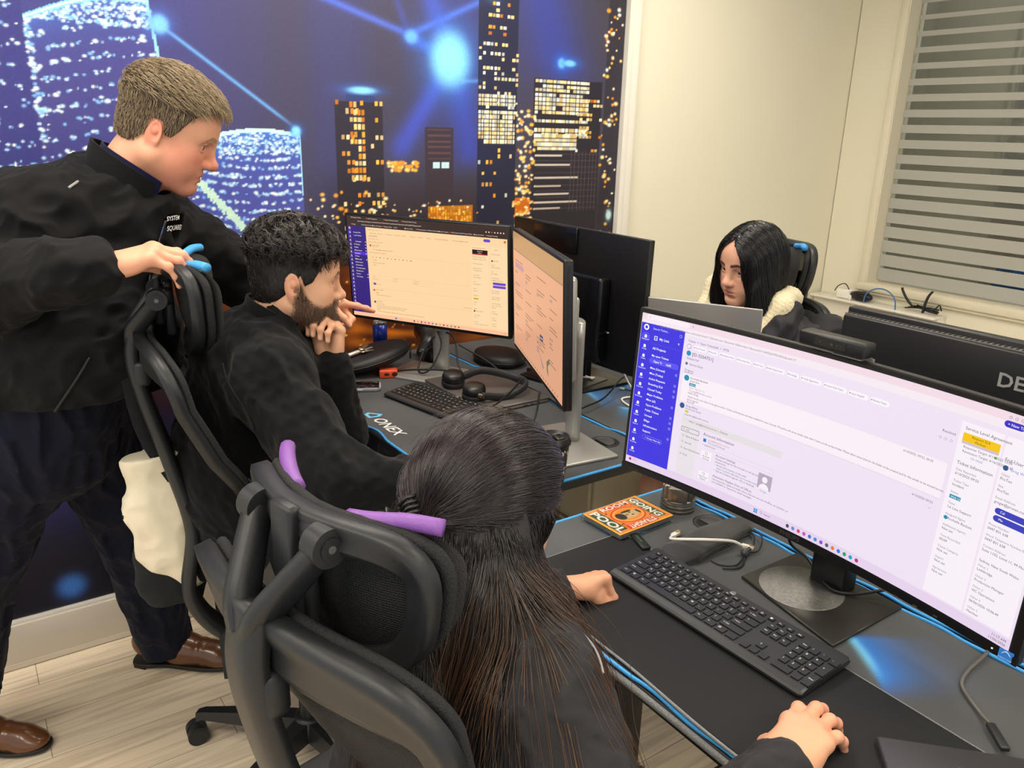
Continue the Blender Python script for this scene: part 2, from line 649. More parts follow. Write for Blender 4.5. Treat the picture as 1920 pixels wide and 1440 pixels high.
# ------------------------------------------------------------------ heads and hands
def head_sdf(male=True, nose=1.0, jaw=1.0, plump=0.0, mouth_open=0.0):
    """head in its own frame: +y faces forward, +z up, eyes at z = 0"""
    S = SDF()
    S.ell((0, -0.014, 0.034), (0.077, 0.098, 0.086), 0.02)
    S.ell((0, 0.022, 0.000), (0.067, 0.068, 0.086), 0.03)
    S.ell((0, 0.020, -0.058), (0.056 + 0.008 * plump, 0.058, 0.050), 0.03)
    for s in (-1, 1):
        S.cone((s * (0.052 + 0.006 * plump) * jaw, -0.006, -0.062), (s * 0.017, 0.070, -0.102), 0.021 + 0.008 * plump, 0.016, 0.03)
        S.ell((s * 0.042, 0.052, -0.030), (0.024, 0.026, 0.022), 0.03)
        S.ell((s * 0.040, 0.045, -0.062), (0.020 + 0.004 * plump, 0.034, 0.026), 0.03)
    S.ell((0, 0.074, -0.105), (0.021 * jaw, 0.017, 0.016), 0.022)
    S.ell((0, 0.070, -0.066), (0.030, 0.024, 0.026), 0.02)
    S.ell((0, 0.055, 0.040), (0.056, 0.036, 0.042), 0.03)
    b = 0.0115 if male else 0.009
    for s in (-1, 1):
        S.cone((s * 0.012, 0.0835, 0.013), (s * 0.046, 0.068, 0.016), b, b * 0.8, 0.018)
        S.ell((s * 0.0345, 0.094, -0.004), (0.0195, 0.0200, 0.0125), 0.014, 's')
        S.ell((s * 0.0315, 0.0695, -0.003), (0.0155, 0.0150, 0.0135), 0.006)
        S.ell((s * 0.0315, 0.0840, -0.0035), (0.0132, 0.008, 0.0060), 0.003, 's')
        S.ell((s * 0.0315, 0.0745, 0.0058), (0.0148, 0.0112, 0.0040), 0.004)
        S.ell((s * 0.0315, 0.0735, -0.0118), (0.0142, 0.0105, 0.0030), 0.004)
    n = nose
    S.cone((0, 0.086, 0.008), (0, 0.084 + 0.024 * n, -0.034), 0.0075, 0.0105, 0.016)
    S.ell((0, 0.084 + 0.025 * n, -0.036), (0.0125, 0.0125, 0.0105), 0.010)
    for s in (-1, 1):
        S.ell((s * 0.0125, 0.083 + 0.014 * n, -0.0405), (0.0078, 0.011, 0.0078), 0.008)
        S.ell((s * 0.0065, 0.083 + 0.018 * n, -0.0475), (0.0035, 0.006, 0.003), 0.003, 's')
    o = mouth_open
    S.ell((0, 0.0870, -0.0660), (0.0235, 0.0105, 0.0052), 0.007)
    S.ell((0, 0.0855, -0.0775 - o * 0.004), (0.0205, 0.0105, 0.0062), 0.007)
    S.ell((0, 0.1000, -0.0712 - o * 0.002), (0.0250, 0.0100, 0.0012 + 0.0030 * o), 0.003, 's')
    S.ell((0, 0.0905, -0.0885), (0.018, 0.006, 0.005), 0.008, 's')
    for s in (-1, 1):       # ears
        E = rotm(0.18, 0, -s * 0.42)
        c = np.array([s * 0.0775, -0.016, -0.014])
        S.ell(c, (0.0075, 0.0185, 0.0315), 0.006, 'u', E)
        S.ell(c + np.array([s * 0.0075, 0.003, 0.004]), (0.0050, 0.0105, 0.0195), 0.004, 's', E)
        S.ell(c + np.array([s * 0.0035, 0.001, 0.006]), (0.0030, 0.0065, 0.0085), 0.004, 'u', E)
        S.ell(c + np.array([-s * 0.003, 0.004, -0.030]), (0.0055, 0.008, 0.009), 0.006, 'u', E)
    return S

def smooth01(x, a, b):
    t = np.clip((x - a) / (b - a), 0, 1)
    return t * t * (3 - 2 * t)

def paint_head(L, skin, lips, brow, red, blush=0.5):
    """L: points in head frame -> colours"""
    n = len(L)
    C = np.tile(np.asarray(skin), (n, 1)).astype(float)
    def mix(w, col):
        nonlocal C
        C = C * (1 - w[:, None]) + np.asarray(col) * w[:, None]
    x, y, z = L[:, 0], L[:, 1], L[:, 2]; ax = np.abs(x)
    def blob(c, r):
        q = np.stack([(ax - c[0]) / r[0], (y - c[1]) / r[1], (z - c[2]) / r[2]], 1)
        return 1 - smooth01((q * q).sum(1), 0.2, 1.0)
    mix(blob((0.045, 0.06, -0.036), (0.026, 0.04, 0.024)) * blush * 0.6, red)
    mix(blob((0.0, 0.112, -0.036), (0.018, 0.02, 0.016)) * blush * 0.7, red)
    mix(blob((0.080, -0.016, -0.014), (0.012, 0.026, 0.040)) * blush * 0.8, red)
    mix(blob((0.032, 0.080, -0.004), (0.019, 0.016, 0.011)) * 0.25, red)
    lip = np.maximum(blob((0, 0.093, -0.0665), (0.026, 0.016, 0.0058)), blob((0, 0.092, -0.0775), (0.023, 0.016, 0.0068)))
    mix(np.clip(lip * 1.6, 0, 1) * 0.85, lips)
    # brows
    bz = 0.0185 + 0.004 * smooth01(ax, 0.01, 0.034) - 0.009 * smooth01(ax, 0.036, 0.054)
    th = 0.0056 * (1 - 0.6 * smooth01(ax, 0.03, 0.054))
    w = (1 - smooth01(np.abs(z - bz), th * 0.5, th * 1.15)) * smooth01(ax, 0.009, 0.014) * (1 - smooth01(ax, 0.049, 0.054)) * (y > 0.03)
    mix(w * 0.92, brow)
    lash = (1 - smooth01(np.abs(z - 0.0026), 0.0008, 0.0020)) * (np.abs(ax - 0.0315) < 0.013) * (y > 0.076) * (y < 0.088)
    mix(lash * 0.7, brow)
    return C

def eyeballs(iris, look=(0, 1, 0)):
    """two eyeballs (verts, quads, colours) in the head frame"""
    VV, QQ, CC = [], [], []
    look = np.asarray(look, float); look /= np.linalg.norm(look)
    nu, nv = 28, 20
    for s in (-1, 1):
        V = []
        for j in range(nv + 1):
            th = PI * j / nv
            for i in range(nu):
                a = 2 * PI * i / nu
                V.append((math.sin(th) * math.cos(a), math.sin(th) * math.sin(a), math.cos(th)))
        V = np.array(V); F = frame_from(look)
        V = V @ F.T
        Q = [(j * nu + i, (j + 1) * nu + i, (j + 1) * nu + (i + 1) % nu, j * nu + (i + 1) % nu) for j in range(nv) for i in range(nu)]
        dt = np.arccos(np.clip(V @ look, -1, 1))
        C = np.tile(np.array([0.62, 0.58, 0.55]), (len(V), 1))
        C[dt < 0.50] = iris
        C[dt < 0.24] = (0.005, 0.005, 0.005)
        VV.append(V * 0.0122 + np.array([s * 0.0315, 0.0705, -0.0035])); QQ.append(np.array(Q) + sum(len(v) for v in VV[:-1])); CC.append(C)
    return np.vstack(VV), np.vstack(QQ), np.vstack(CC)

def rot_to(fwd, up):
    """columns x(left),y(forward),z(up) of a head or hand frame"""
    y = np.asarray(fwd, float); y /= np.linalg.norm(y)
    u = np.asarray(up, float); u = u - (u @ y) * y; u /= np.linalg.norm(u)
    return np.stack([np.cross(y, u), y, u], 1)

def hand_sdf(curl, spread=0.06, thumb=(0.5, 0.3, 0.3), side=1, flat=1.0):
    """hand frame: wrist at origin, +y to the fingers, +z back of the hand, palm faces -z.
    side=+1: thumb towards +x (left hand seen from its back). curl: 4 x (knuckle, middle, end) radians, index first"""
    S = SDF()
    kn = [(0.026, 0.083, 0.002), (0.008, 0.088, 0.004), (-0.011, 0.084, 0.002), (-0.027, 0.074, -0.002)]
    ln = [(0.043, 0.026, 0.021), (0.047, 0.030, 0.022), (0.043, 0.028, 0.022), (0.034, 0.021, 0.019)]
    rr = [(0.0095, 0.0085, 0.0075, 0.0066), (0.0097, 0.0087, 0.0077, 0.0068), (0.0092, 0.0082, 0.0073, 0.0064), (0.0082, 0.0072, 0.0064, 0.0057)]
    S.cone((0, -0.05, 0), (0, 0.004, 0), 0.027, 0.0235, 0.02, 'u', ((0, 0, 1), 0.80))
    for i, k in enumerate(kn):
        S.cone((k[0] * 0.62 * side, 0.012, 0), (k[0] * side, k[1], k[2]), 0.0150, 0.0112, 0.014)
    S.ell((0.002 * side, 0.045, -0.006), (0.030, 0.036, 0.0125), 0.012)
    S.ell((0.024 * side, 0.030, -0.010), (0.014, 0.028, 0.014), 0.014)
    S.ell((-0.024 * side, 0.034, -0.009), (0.011, 0.030, 0.012), 0.014)
    nails = []
    for i in range(4):
        p = np.array([kn[i][0] * side, kn[i][1], kn[i][2]])
        a = 0.0; sp = (1.5 - i) * spread * side
        S.ell(p + np.array([0, 0, 0.004]), (0.0095, 0.011, 0.0075), 0.008)
        for j in range(3):
            a += curl[i][j]
            d = np.array([math.sin(sp) * math.cos(a), math.cos(sp) * math.cos(a), -math.sin(a)])
            q = p + d * ln[i][j]
            S.cone(p, q, rr[i][j], rr[i][j + 1], 0.005 if j else 0.009)
            nrm = np.array([math.sin(sp) * math.sin(a), math.cos(sp) * math.sin(a), math.cos(a)])
            if j < 2: S.ell(q + nrm * 0.001, (rr[i][j + 1] * 1.04, rr[i][j + 1] * 1.04, rr[i][j + 1] * 1.04), 0.004)
            p = q
        nails.append((p - d * 0.003 + nrm * rr[i][3] * 0.75, rr[i][3] * 0.95))
    t0, t1, t2 = thumb            # abduction, opposition, bend
    p = np.array([0.022 * side, 0.022, -0.008])
    d = np.array([math.sin(t0) * side, math.cos(t0), -math.sin(t1)]); d /= np.linalg.norm(d)
    q = p + d * 0.042
    S.cone(p, q, 0.0150, 0.0115, 0.012)
    ax = np.array([-side * math.cos(t0) * 0.9, math.sin(t0) * 0.5, -0.45])
    d2 = d + ax * t2; d2 /= np.linalg.norm(d2); q2 = q + d2 * 0.031
    S.cone(q, q2, 0.0108, 0.0092, 0.006)
    d3 = d2 + ax * t2 * 0.7; d3 /= np.linalg.norm(d3); q3 = q2 + d3 * 0.024
    S.cone(q2, q3, 0.0096, 0.0078, 0.005)
    zz = np.array([0, 0, 1.0]) - d3 * d3[2]; zz /= np.linalg.norm(zz) + 1e-9
    nails.append((q3 + zz * 0.0055, 0.008))
    S.nails = nails
    return S

def hand_mesh(S, M, t, scale, skin, red, nail, vox=0.0017):
    T = S.xf(M, t, scale)
    V, Q = T.mesh(vox)
    C = np.tile(np.asarray(skin), (len(V), 1)).astype(float)
    L = (V - t) @ M / scale
    w = smooth01(L[:, 1], 0.07, 0.16) * 0.45 + 0.10
    C = C * (1 - w[:, None]) + np.asarray(red) * w[:, None]
    kn = np.exp(-((L[:, 1] - 0.082) / 0.014) ** 2) * (L[:, 2] > 0.0) * 0.25
    C = C * (1 - kn[:, None]) + np.asarray(red) * kn[:, None]
    for c, r in S.nails:
        w = 1 - smooth01(np.linalg.norm(L - c, axis=1), r * 0.75, r * 1.0)
        C = C * (1 - w[:, None]) + np.asarray(nail) * w[:, None]
    return V, Q, C

def merge(parts):
    VV, QQ, CC, n = [], [], [], 0
    for V, Q, C in parts:
        VV.append(V); QQ.append(np.asarray(Q) + n); CC.append(C); n += len(V)
    return np.vstack(VV), np.vstack(QQ), np.vstack(CC)
# ================================================================== ROOM
XW = -2.665      # face of the printed wall
YW = 3.971       # face of the window wall
XR, YF, ZC = 2.2, -1.9, 2.74

def floor_mat():
    m = bpy.data.materials.new('pale_oak_vinyl'); m.use_nodes = True
    N, L = m.node_tree.nodes, m.node_tree.links
    b = N['Principled BSDF']; b.inputs['Roughness'].default_value = 0.42
    tc = N.new('ShaderNodeTexCoord')
    mp = N.new('ShaderNodeMapping'); mp.inputs['Rotation'].default_value = (0, 0, PI / 2)
    L.new(tc.outputs['Object'], mp.inputs[0])
    br = N.new('ShaderNodeTexBrick')
    br.offset = 0.37
    br.inputs['Scale'].default_value = 1.0
    br.inputs['Brick Width'].default_value = 1.22
    br.inputs['Row Height'].default_value = 0.18
    br.inputs['Mortar Size'].default_value = 0.0012
    br.inputs['Color1'].default_value = (*srgb('#ece0ca'), 1)
    br.inputs['Color2'].default_value = (*srgb('#e0d0b6'), 1)
    br.inputs['Mortar'].default_value = (*srgb('#94836c'), 1)
    L.new(mp.outputs[0], br.inputs['Vector'])
    m2 = N.new('ShaderNodeMapping'); m2.inputs['Scale'].default_value = (26, 1.3, 1)
    L.new(tc.outputs['Object'], m2.inputs[0])
    nz = N.new('ShaderNodeTexNoise'); nz.inputs['Scale'].default_value = 1.6; nz.inputs['Detail'].default_value = 6; nz.inputs['Distortion'].default_value = 0.9
    L.new(m2.outputs[0], nz.inputs['Vector'])
    cr = N.new('ShaderNodeValToRGB')
    cr.color_ramp.elements[0].position = 0.36; cr.color_ramp.elements[0].color = (0.62, 0.57, 0.52, 1)
    cr.color_ramp.elements[1].position = 0.60; cr.color_ramp.elements[1].color = (1.06, 1.04, 1.0, 1)
    L.new(nz.outputs['Fac'], cr.inputs[0])
    mx = N.new('ShaderNodeMix'); mx.data_type = 'RGBA'; mx.blend_type = 'MULTIPLY'; mx.inputs[0].default_value = 0.62
    L.new(br.outputs['Color'], mx.inputs[6]); L.new(cr.outputs[0], mx.inputs[7])
    L.new(mx.outputs[2], b.inputs['Base Color'])
    return m

CREAM = mat('cream_paint', '#dedac6', 0.65, noise=3, var=0.02, bump=(60, 0.06))
WHITE = mat('white_gloss_trim', '#dedbd2', 0.4, noise=5, var=0.02)
CEIL = mat('ceiling_tile_white', '#e6e3da', 0.8)

f = MB().box((( -3.2 + XR) / 2, (YF + 5.8) / 2, -0.03), (XR + 3.2, 5.8 - YF, 0.06)).build('floor', floor_mat()); struct(f, 'pale oak-look vinyl plank floor')
c = MB().box(((XW - 0.1 + XR) / 2, (YF + YW + 0.1) / 2, ZC + 0.03), (XR - XW + 0.1, YW + 0.1 - YF, 0.06)).build('ceiling', CEIL); struct(c)
w = MB().box((XW - 0.065, (YF + YW + 0.1) / 2, ZC / 2), (0.12, YW + 0.1 - YF, ZC)).build('wall_left', CREAM); struct(w, 'cream painted wall beyond the printed mural')

# window wall with its opening
wx0, wx1, wz0, wz1 = -2.401, -0.2, 0.950, 2.50
m = MB()
t = 0.14
m.box(((XW + wx0) / 2, YW + t / 2, ZC / 2), (wx0 - XW, t, ZC))
m.box(((wx1 + XR) / 2, YW + t / 2, ZC / 2), (XR - wx1, t, ZC))
m.box(((wx0 + wx1) / 2, YW + t / 2, wz0 / 2), (wx1 - wx0, t, wz0))
m.box(((wx0 + wx1) / 2, YW + t / 2, (wz1 + ZC) / 2), (wx1 - wx0, t, ZC - wz1))
w = m.build('wall_back', CREAM); struct(w, 'cream painted wall around the internal window')

# window: casing, reveal, sill, pane, frosted film
win = empty('window_1', ((wx0 + wx1) / 2, YW, wz0)); struct(win, 'internal window with frosted stripe film')
ox, oy, oz = win.location
m = MB()
hw = (wx1 - wx0) / 2; hh = wz1 - wz0
for sx in (-1, 1):
    m.box((sx * (hw + 0.018), -0.009, hh / 2), (0.040, 0.022, hh + 0.08), bevel=0.004)
    m.box((sx * (hw - 0.004), 0.045, hh / 2), (0.008, 0.115, hh))
    m.box((sx * (hw - 0.012), 0.083, hh / 2), (0.012, 0.012, hh))
m.box((0, -0.009, hh + 0.018), (2 * hw + 0.08, 0.022, 0.04), bevel=0.004)
m.box((0, 0.045, hh - 0.004), (2 * hw, 0.115, 0.008))
m.build('frame', mat('window_frame_paint', '#d8d2bd', 0.45, var=0.02), win)
m = MB()
m.box((0, 0.042, -0.004), (2 * hw, 0.125, 0.010), bevel=0.002)
m.box((0, -0.016, -0.022), (2 * hw + 0.08, 0.036, 0.040), bevel=0.006)
m.box((0, -0.010, -0.050), (2 * hw + 0.05, 0.024, 0.018), bevel=0.005)
m.build('sill', mat('window_frame_paint'), win)
MB().box((0, 0.078, hh / 2), (2 * hw - 0.02, 0.005, hh - 0.01)).build('pane', mat('window_glass', '#eef2ee', 0.02, trans=1.0, ior=1.5, var=0), win)
m = MB()
z = 2.476
while z > 0.96:
    ch = max(0.009, 0.053 - 0.043 * (2.26 - (z - 0.05)) / 1.26)
    z_hi = min(z, wz1 - 0.006); z_lo = z - (0.0726 - ch)
    m.box((0, 0.0742, (z_hi + z_lo) / 2 - wz0), (2 * hw - 0.02, 0.0010, max(0.004, z_hi - z_lo)))
    z -= 0.0726
fm = mat('frosted_film', '#b4b5ad', 0.55, var=0.03, noise=2, alpha=0.86, spec=0.2)
m.build('frosted_film', fm, win)

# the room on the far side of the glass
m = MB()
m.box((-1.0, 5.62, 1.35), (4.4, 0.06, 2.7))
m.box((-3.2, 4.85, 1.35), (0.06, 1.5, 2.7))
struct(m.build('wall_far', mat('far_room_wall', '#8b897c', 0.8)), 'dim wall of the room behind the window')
m = MB().box((-1.0, 4.86, 0.72), (3.6, 0.9, 0.03), bevel=0.004)
m.box((-2.3, 4.86, 0.35), (0.04, 0.7, 0.70)).box((0.4, 4.86, 0.35), (0.04, 0.7, 0.70))
o = m.build('side_table', mat('far_table_white', '#efeae0', 0.4)); tag(o, 'long pale table behind the striped window', 'table')
S_ = SDF(); S_.box((-1.72, 4.75, 0.905), (0.36, 0.13, 0.150), 0.07, 0.02)
V_, Q_ = S_.mesh(0.012, folds(16, 0.014, 4))
o = np_mesh('denim_cushion', V_, Q_, mat('blue_denim', '#2f5f95', 0.8, noise=30, var=0.35, bump=(90, 0.4))); tag(o, 'blue crumpled fabric seen low through the clear stripes of the window', 'fabric')

# ------------------------------------------------------------------ printed city mural
def paint_mural():
    y0, y1, z0, z1, st = -0.9, 2.378, 0.165, ZC, 0.0036
    ny = int((y1 - y0) / st) + 1; nz = int((z1 - z0) / st) + 1
    ys = np.linspace(y0, y1, ny); zs = np.linspace(z0, z1, nz)
    Y, Z = np.meshgrid(ys, zs)
    rg = np.random.default_rng(11)
    I = np.zeros((nz, ny, 3))
    def put(col, a):
        nonlocal I
        a = np.clip(a, 0, 1)[..., None]
        I = I * (1 - a) + np.asarray(col, float) / 255 * a
    def add(col, a):
        nonlocal I
        I = I + np.asarray(col, float) / 255 * np.clip(a, 0, None)[..., None]
    def sm(x, a, b): return smooth01(x, a, b)
    def seg(p, q):
        d = np.array([q[0] - p[0], q[1] - p[1]]); L = np.hypot(*d); d /= L
        t = ((Y - p[0]) * d[0] + (Z - p[1]) * d[1]); n = np.abs((Y - p[0]) * d[1] - (Z - p[1]) * d[0])
        return t / L, n
    # sky
    put((66, 62, 76), np.ones_like(Y))
    put((64, 66, 140), (1 - sm(Y, 0.4, 1.25)) * 0.85)
    put((58, 66, 150), sm(Y, 0.95, 1.1) * (1 - sm(Y, 1.15, 1.35)) * 0.35)
    put((56, 66, 150), np.exp(-((Y - 2.05 + 0.35 * (Z - 1.9)) / 0.16) ** 2) * sm(Z, 1.7, 1.95) * 0.9)
    put((52, 60, 140), np.exp(-((Y - 1.60) / 0.22) ** 2) * sm(Z, 1.35, 1.75) * 0.55)
    put((44, 38, 42), (1 - sm(Z, 1.35, 1.60)) * sm(Y, 0.95, 1.15) * 0.75)
    # river and quay below the skyline
    low = 1 - sm(Z, 1.20, 1.27)
    put((30, 24, 38), low)
    put((124, 62, 22), low * sm(Y, 0.45, 0.75) * sm(Z, 0.72, 0.95) * 0.85)
    put((86, 40, 20), low * sm(Y, 0.25, 0.55) * sm(Z, 0.55, 0.85) * 0.6)
    add((170, 105, 20), low * np.exp(-((Z - 0.93) / 0.10) ** 2) * sm(Y, 1.05, 1.2) * np.clip(Waves(38, 9, 5)(np.stack([Y, Z * 2.2, Y * 0], -1)) * 0.6 + 0.25, 0, 1))
    add((150, 95, 25), low * np.exp(-((Z - 1.10) / 0.07) ** 2) * sm(Y, 1.0, 1.2) * np.clip(Waves(55, 9, 8)(np.stack([Y, Z * 2.0, Y * 0], -1)) * 0.6, 0, 1))
    put((26, 24, 60), (1 - sm(Z, 0.62, 0.95)) * (1 - 0.3 * sm(Y, 0.6, 1.0)))
    put((13, 13, 30), (1 - sm(Z, 0.30, 0.62)) * 0.85)
    add((20, 26, 70), np.exp(-((Z - 0.55) / 0.12) ** 2) * np.exp(-((Y - 0.25) / 0.3) ** 2) * 0.6)
    a = np.exp(-(((Y - 0.137) / 0.048) ** 2 + ((Z - 0.228) / 0.048) ** 2) ** 1.6)
    put((58, 120, 205), a * 0.95)
    # curved network buildings
    def dots(mask, n, yr, zr, cols, rmin=0.0018, rmax=0.0044, rows=None, curve=None):
        nonlocal I
        for k in range(n):
            y = rg.uniform(*yr); z = rg.uniform(*zr)
            if rows:
                z = zr[0] + round((z - zr[0]) / rows) * rows + rg.normal() * rows * 0.10
                if curve: z += curve(y)
            i = int((z - z0) / st); j = int((y - y0) / st)
            if not (2 < i < nz - 3 and 2 < j < ny - 3) or not mask(y, z): continue
            r = rg.uniform(rmin, rmax); w = 3
            ys_, zs_ = Y[i - w:i + w + 1, j - w:j + w + 1], Z[i - w:i + w + 1, j - w:j + w + 1]
            a = np.clip(1.6 - np.hypot((ys_ - y) / (r * rg.uniform(1, 1.7)), (zs_ - z) / r), 0, 1)[..., None]
            c = np.asarray(cols[rg.integers(len(cols))], float) / 255
            I[i - w:i + w + 1, j - w:j + w + 1] = I[i - w:i + w + 1, j - w:j + w + 1] * (1 - a) + c * a
    WC = [(200, 228, 245), (170, 215, 245), (225, 240, 240), (120, 180, 235)]
    def arc1(y): return 1.935 + 0.070 * np.sin(np.clip((y - 0.24) / 0.312, 0, 1) * PI * 0.62)
    edgeL = lambda z: 0.24 - 0.0 * z
    def right1(z): return 0.552 + 0.02 * np.clip((1.998 - z) / 0.17, -1, 3)
    m1 = (Y > 0.235) & (Y < right1(Z)) & (Z < arc1(Y)) & (Z > 1.22)
    put((70, 68, 134), m1 * 0.85)
    put((74, 120, 215), m1 * np.exp(-np.abs(Z - arc1(Y)) / 0.05) * 0.75)
    m0 = (Y < 0.235) & (Z > 1.22)
    put((58, 58, 126), m0 * 0.8)
    put((44, 46, 105), ((Z > 1.2) & (Y < 0.75)) * (1 - sm(Z, 1.3, 1.75)) * 0.7)
    dots(lambda y, z: True, 720, (-0.3, 0.225), (1.25, 2.15), WC, rows=0.052, curve=lambda y: -0.05 * y)
    dots(lambda y, z: y < right1(z) and z < arc1(y), 720, (0.245, 0.64), (1.25, 1.99), WC, rows=0.040, curve=lambda y: 0.05 * math.sin((y - 0.24) * 5))
    dots(lambda y, z: z < arc1(y), 420, (0.245, 0.56), (1.93, 2.005), WC, 0.0018, 0.004)
    put((120, 200, 250), (np.abs(Z - arc1(Y)) < 0.0075) & (Y > 0.235) & (Y < 0.556))
    put((190, 240, 225), (np.abs(Z - arc1(Y)) < 0.0035) & (Y > 0.235) & (Y < 0.556))
    put((150, 215, 250), (np.abs(Y - right1(Z)) < 0.0045) & (Z < 2.0) & (Z > 1.75))
    dots(lambda y, z: True, 160, (0.236, 0.25), (1.25, 1.93), WC, 0.0025, 0.0045)
    # second curved building
    def arc2(y): return 1.640 + 0.016 * np.sin(np.clip((y - 0.72) / 0.27, 0, 1) * PI)
    m2 = (Y > 0.60) & (Y < 0.985) & (Z < arc2(Y)) & (Z > 1.262)
    put((72, 78, 160), m2 * 0.95)
    put((60, 130, 225), m2 * np.exp(-np.abs(Z - arc2(Y)) / 0.05) * 0.8)
    dots(lambda y, z: z < arc2(y), 760, (0.60, 0.98), (1.27, 1.655), WC, 0.002, 0.0045, rows=0.027, curve=lambda y: -0.03 * math.sin((y - 0.6) * 6))
    dots(lambda y, z: z < arc2(y), 300, (0.72, 0.98), (1.58, 1.655), WC, 0.0018, 0.0035)
    put((190, 240, 235), (np.abs(Z - arc2(Y)) < 0.006) & (Y > 0.60) & (Y < 0.987))
    put((150, 215, 250), (np.abs(Y - 0.984) < 0.003) & (Z < 1.65) & (Z > 1.45))
    t_, n_ = seg((0.640, 1.510), (0.80, 1.325))
    put((70, 120, 210), np.exp(-(n_ / 0.016) ** 2) * (t_ > 0) * (t_ < 1) * 0.7)
    for k in range(420):
        u = rg.uniform(0, 1); y = 0.640 + 0.16 * u + rg.normal() * 0.005; z = 1.510 - 0.185 * u + rg.normal() * 0.005
        i = int((z - z0) / st); j = int((y - y0) / st)
        I[i:i + 2, j:j + 2] = np.array([190, 225, 210]) / 255
    put((130, 165, 230), (np.abs(Z - (1.262 + 0.02 * (Y - 0.7))) < 0.004) & (Y > 0.62) & (Y < 0.9))
    put((190, 120, 30), (np.abs(Z - 1.235) < 0.016) & (Y > 0.70) & (Y < 0.80))
    # beams and glowing nodes
    def beam(p, q, w, col, a, w2=None):
        t_, n_ = seg(p, q)
        ww = w + (w2 - w if w2 else 0) * np.clip(t_, 0, 1)
        put(col, np.exp(-(n_ / ww) ** 2) * sm(t_, -0.01, 0.02) * (1 - sm(t_, 0.75, 1.0)) * a)
    beam((0.585, 1.94), (1.00, 1.645), 0.0055, (100, 165, 235), 0.95)
    beam((1.02, 2.085), (1.45, 1.965), 0.012, (78, 105, 215), 0.8)
    beam((1.39, 1.98), (1.85, 2.19), 0.012, (78, 110, 220), 0.8)
    beam((1.30, 2.2), (1.39, 1.98), 0.014, (66, 80, 175), 0.5)
    beam((1.557, 1.90), (1.30, 1.53), 0.030, (66, 84, 205), 0.75, 0.05)
    beam((1.58, 1.90), (1.66, 1.50), 0.045, (58, 72, 175), 0.75, 0.07)
    beam((1.44, 2.2), (1.557, 1.92), 0.04, (66, 84, 195), 0.7)
    beam((1.39, 1.975), (1.54, 1.915), 0.022, (66, 100, 215), 0.75)
    beam((1.60, 1.84), (1.72, 1.85), 0.007, (110, 170, 235), 0.6)
    def node(y, z, ry, rz, core, halo, hs=1.9):
        q = ((Y - y) / ry) ** 2 + ((Z - z) / rz) ** 2
        put(halo, np.exp(-q / hs) * 0.85); put(core, np.exp(-q ** 2.2 * 0.9))
    node(1.400, 1.975, 0.026, 0.022, (100, 165, 235), (66, 100, 215))
    node(1.557, 1.911, 0.080, 0.092, (132, 216, 255), (64, 130, 235))
    node(1.736, 2.135, 0.034, 0.026, (132, 220, 255), (64, 130, 235))
    node(0.580, 1.945, 0.026, 0.026, (120, 190, 245), (74, 120, 225))
    node(0.972, 1.656, 0.016, 0.016, (130, 210, 250), (60, 120, 230))
    node(2.06, 1.930, 0.018, 0.018, (140, 220, 250), (50, 110, 225), 3.5)
    node(2.10, 1.932, 0.030, 0.012, (120, 200, 250), (50, 110, 225), 3.0)
    node(1.21, 1.792, 0.052, 0.012, (130, 205, 230), (60, 110, 215), 2.2)
    # towers
    def box(y_0, y_1, z_0, z_1, col, a=1.0): put(col, ((Y > y_0) & (Y < y_1) & (Z > z_0) & (Z < z_1)) * a)
    box(1.11, 1.285, 1.20, 1.755, (38, 33, 40), 0.75)
    box(1.150, 1.255, 1.755, 1.775, (44, 60, 110), 0.8)
    box(1.45, 1.57, 1.20, 1.68, (54, 44, 52), 0.8)
    box(1.675, 1.852, 1.20, 2.30, (30, 32, 56), 0.8)
    box(1.93, 2.275, 1.20, 1.872, (36, 32, 40), 0.8)
    box(2.29, 2.378, 1.20, 2.4, (40, 36, 44), 0.6)
    OR = [(255, 190, 70), (245, 160, 50), (255, 214, 130), (235, 140, 40), (255, 230, 170)]
    WH = [(255, 236, 190), (250, 245, 225), (255, 222, 150), (225, 235, 235)]
    def windows(y_0, y_1, z_0, z_1, dy, dz, fill, cols, wy=0.62, wz=0.45, run=0.0, seed=0):
        nonlocal I
        r = np.random.default_rng(seed); z = z_0
        while z < z_1:
            on = False; y = y_0
            row = r.uniform(0, 1)
            while y < y_1:
                p = fill if not on else fill + run
                on = (r.uniform() < p) and row < 0.93
                if on:
                    c = np.asarray(cols[r.integers(len(cols))], float) / 255 * r.uniform(0.72, 1.05)
                    i0, i1 = int((z - z0) / st), int((z + dz * wz - z0) / st) + 1
                    j0, j1 = int((y - y0) / st), max(int((y + dy * wy - y0) / st), int((y - y0) / st) + 1)
                    I[max(0, i0):i1, j0:j1] = c
                y += dy
            z += dz
    windows(1.115, 1.28, 1.30, 1.755, 0.018, 0.028, 0.24, OR, 0.6, 0.4, 0.25, 1)
    windows(1.165, 1.21, 1.50, 1.755, 0.014, 0.024, 0.6, OR, 0.8, 0.55, 0.2, 2)
    windows(1.68, 1.848, 1.72, 1.99, 0.0165, 0.017, 0.26, WH, 0.7, 0.4, 0.35, 3)
    windows(1.68, 1.848, 1.615, 1.80, 0.0120, 0.0150, 0.80, WH, 0.85, 0.50, 0.18, 4)
    windows(1.68, 1.848, 1.26, 1.60, 0.018, 0.021, 0.17, OR + WH, 0.55, 0.45, 0.1, 5)
    windows(1.72, 1.84, 1.99, 2.12, 0.016, 0.02, 0.22, WH + OR, 0.8, 0.4, 0.5, 6)
    windows(1.94, 2.20, 1.660, 1.868, 0.017, 0.0165, 0.72, WH, 0.86, 0.50, 0.22, 7)
    windows(1.94, 2.14, 1.605, 1.665, 0.018, 0.0165, 0.93, WH, 0.88, 0.55, 0.06, 8)
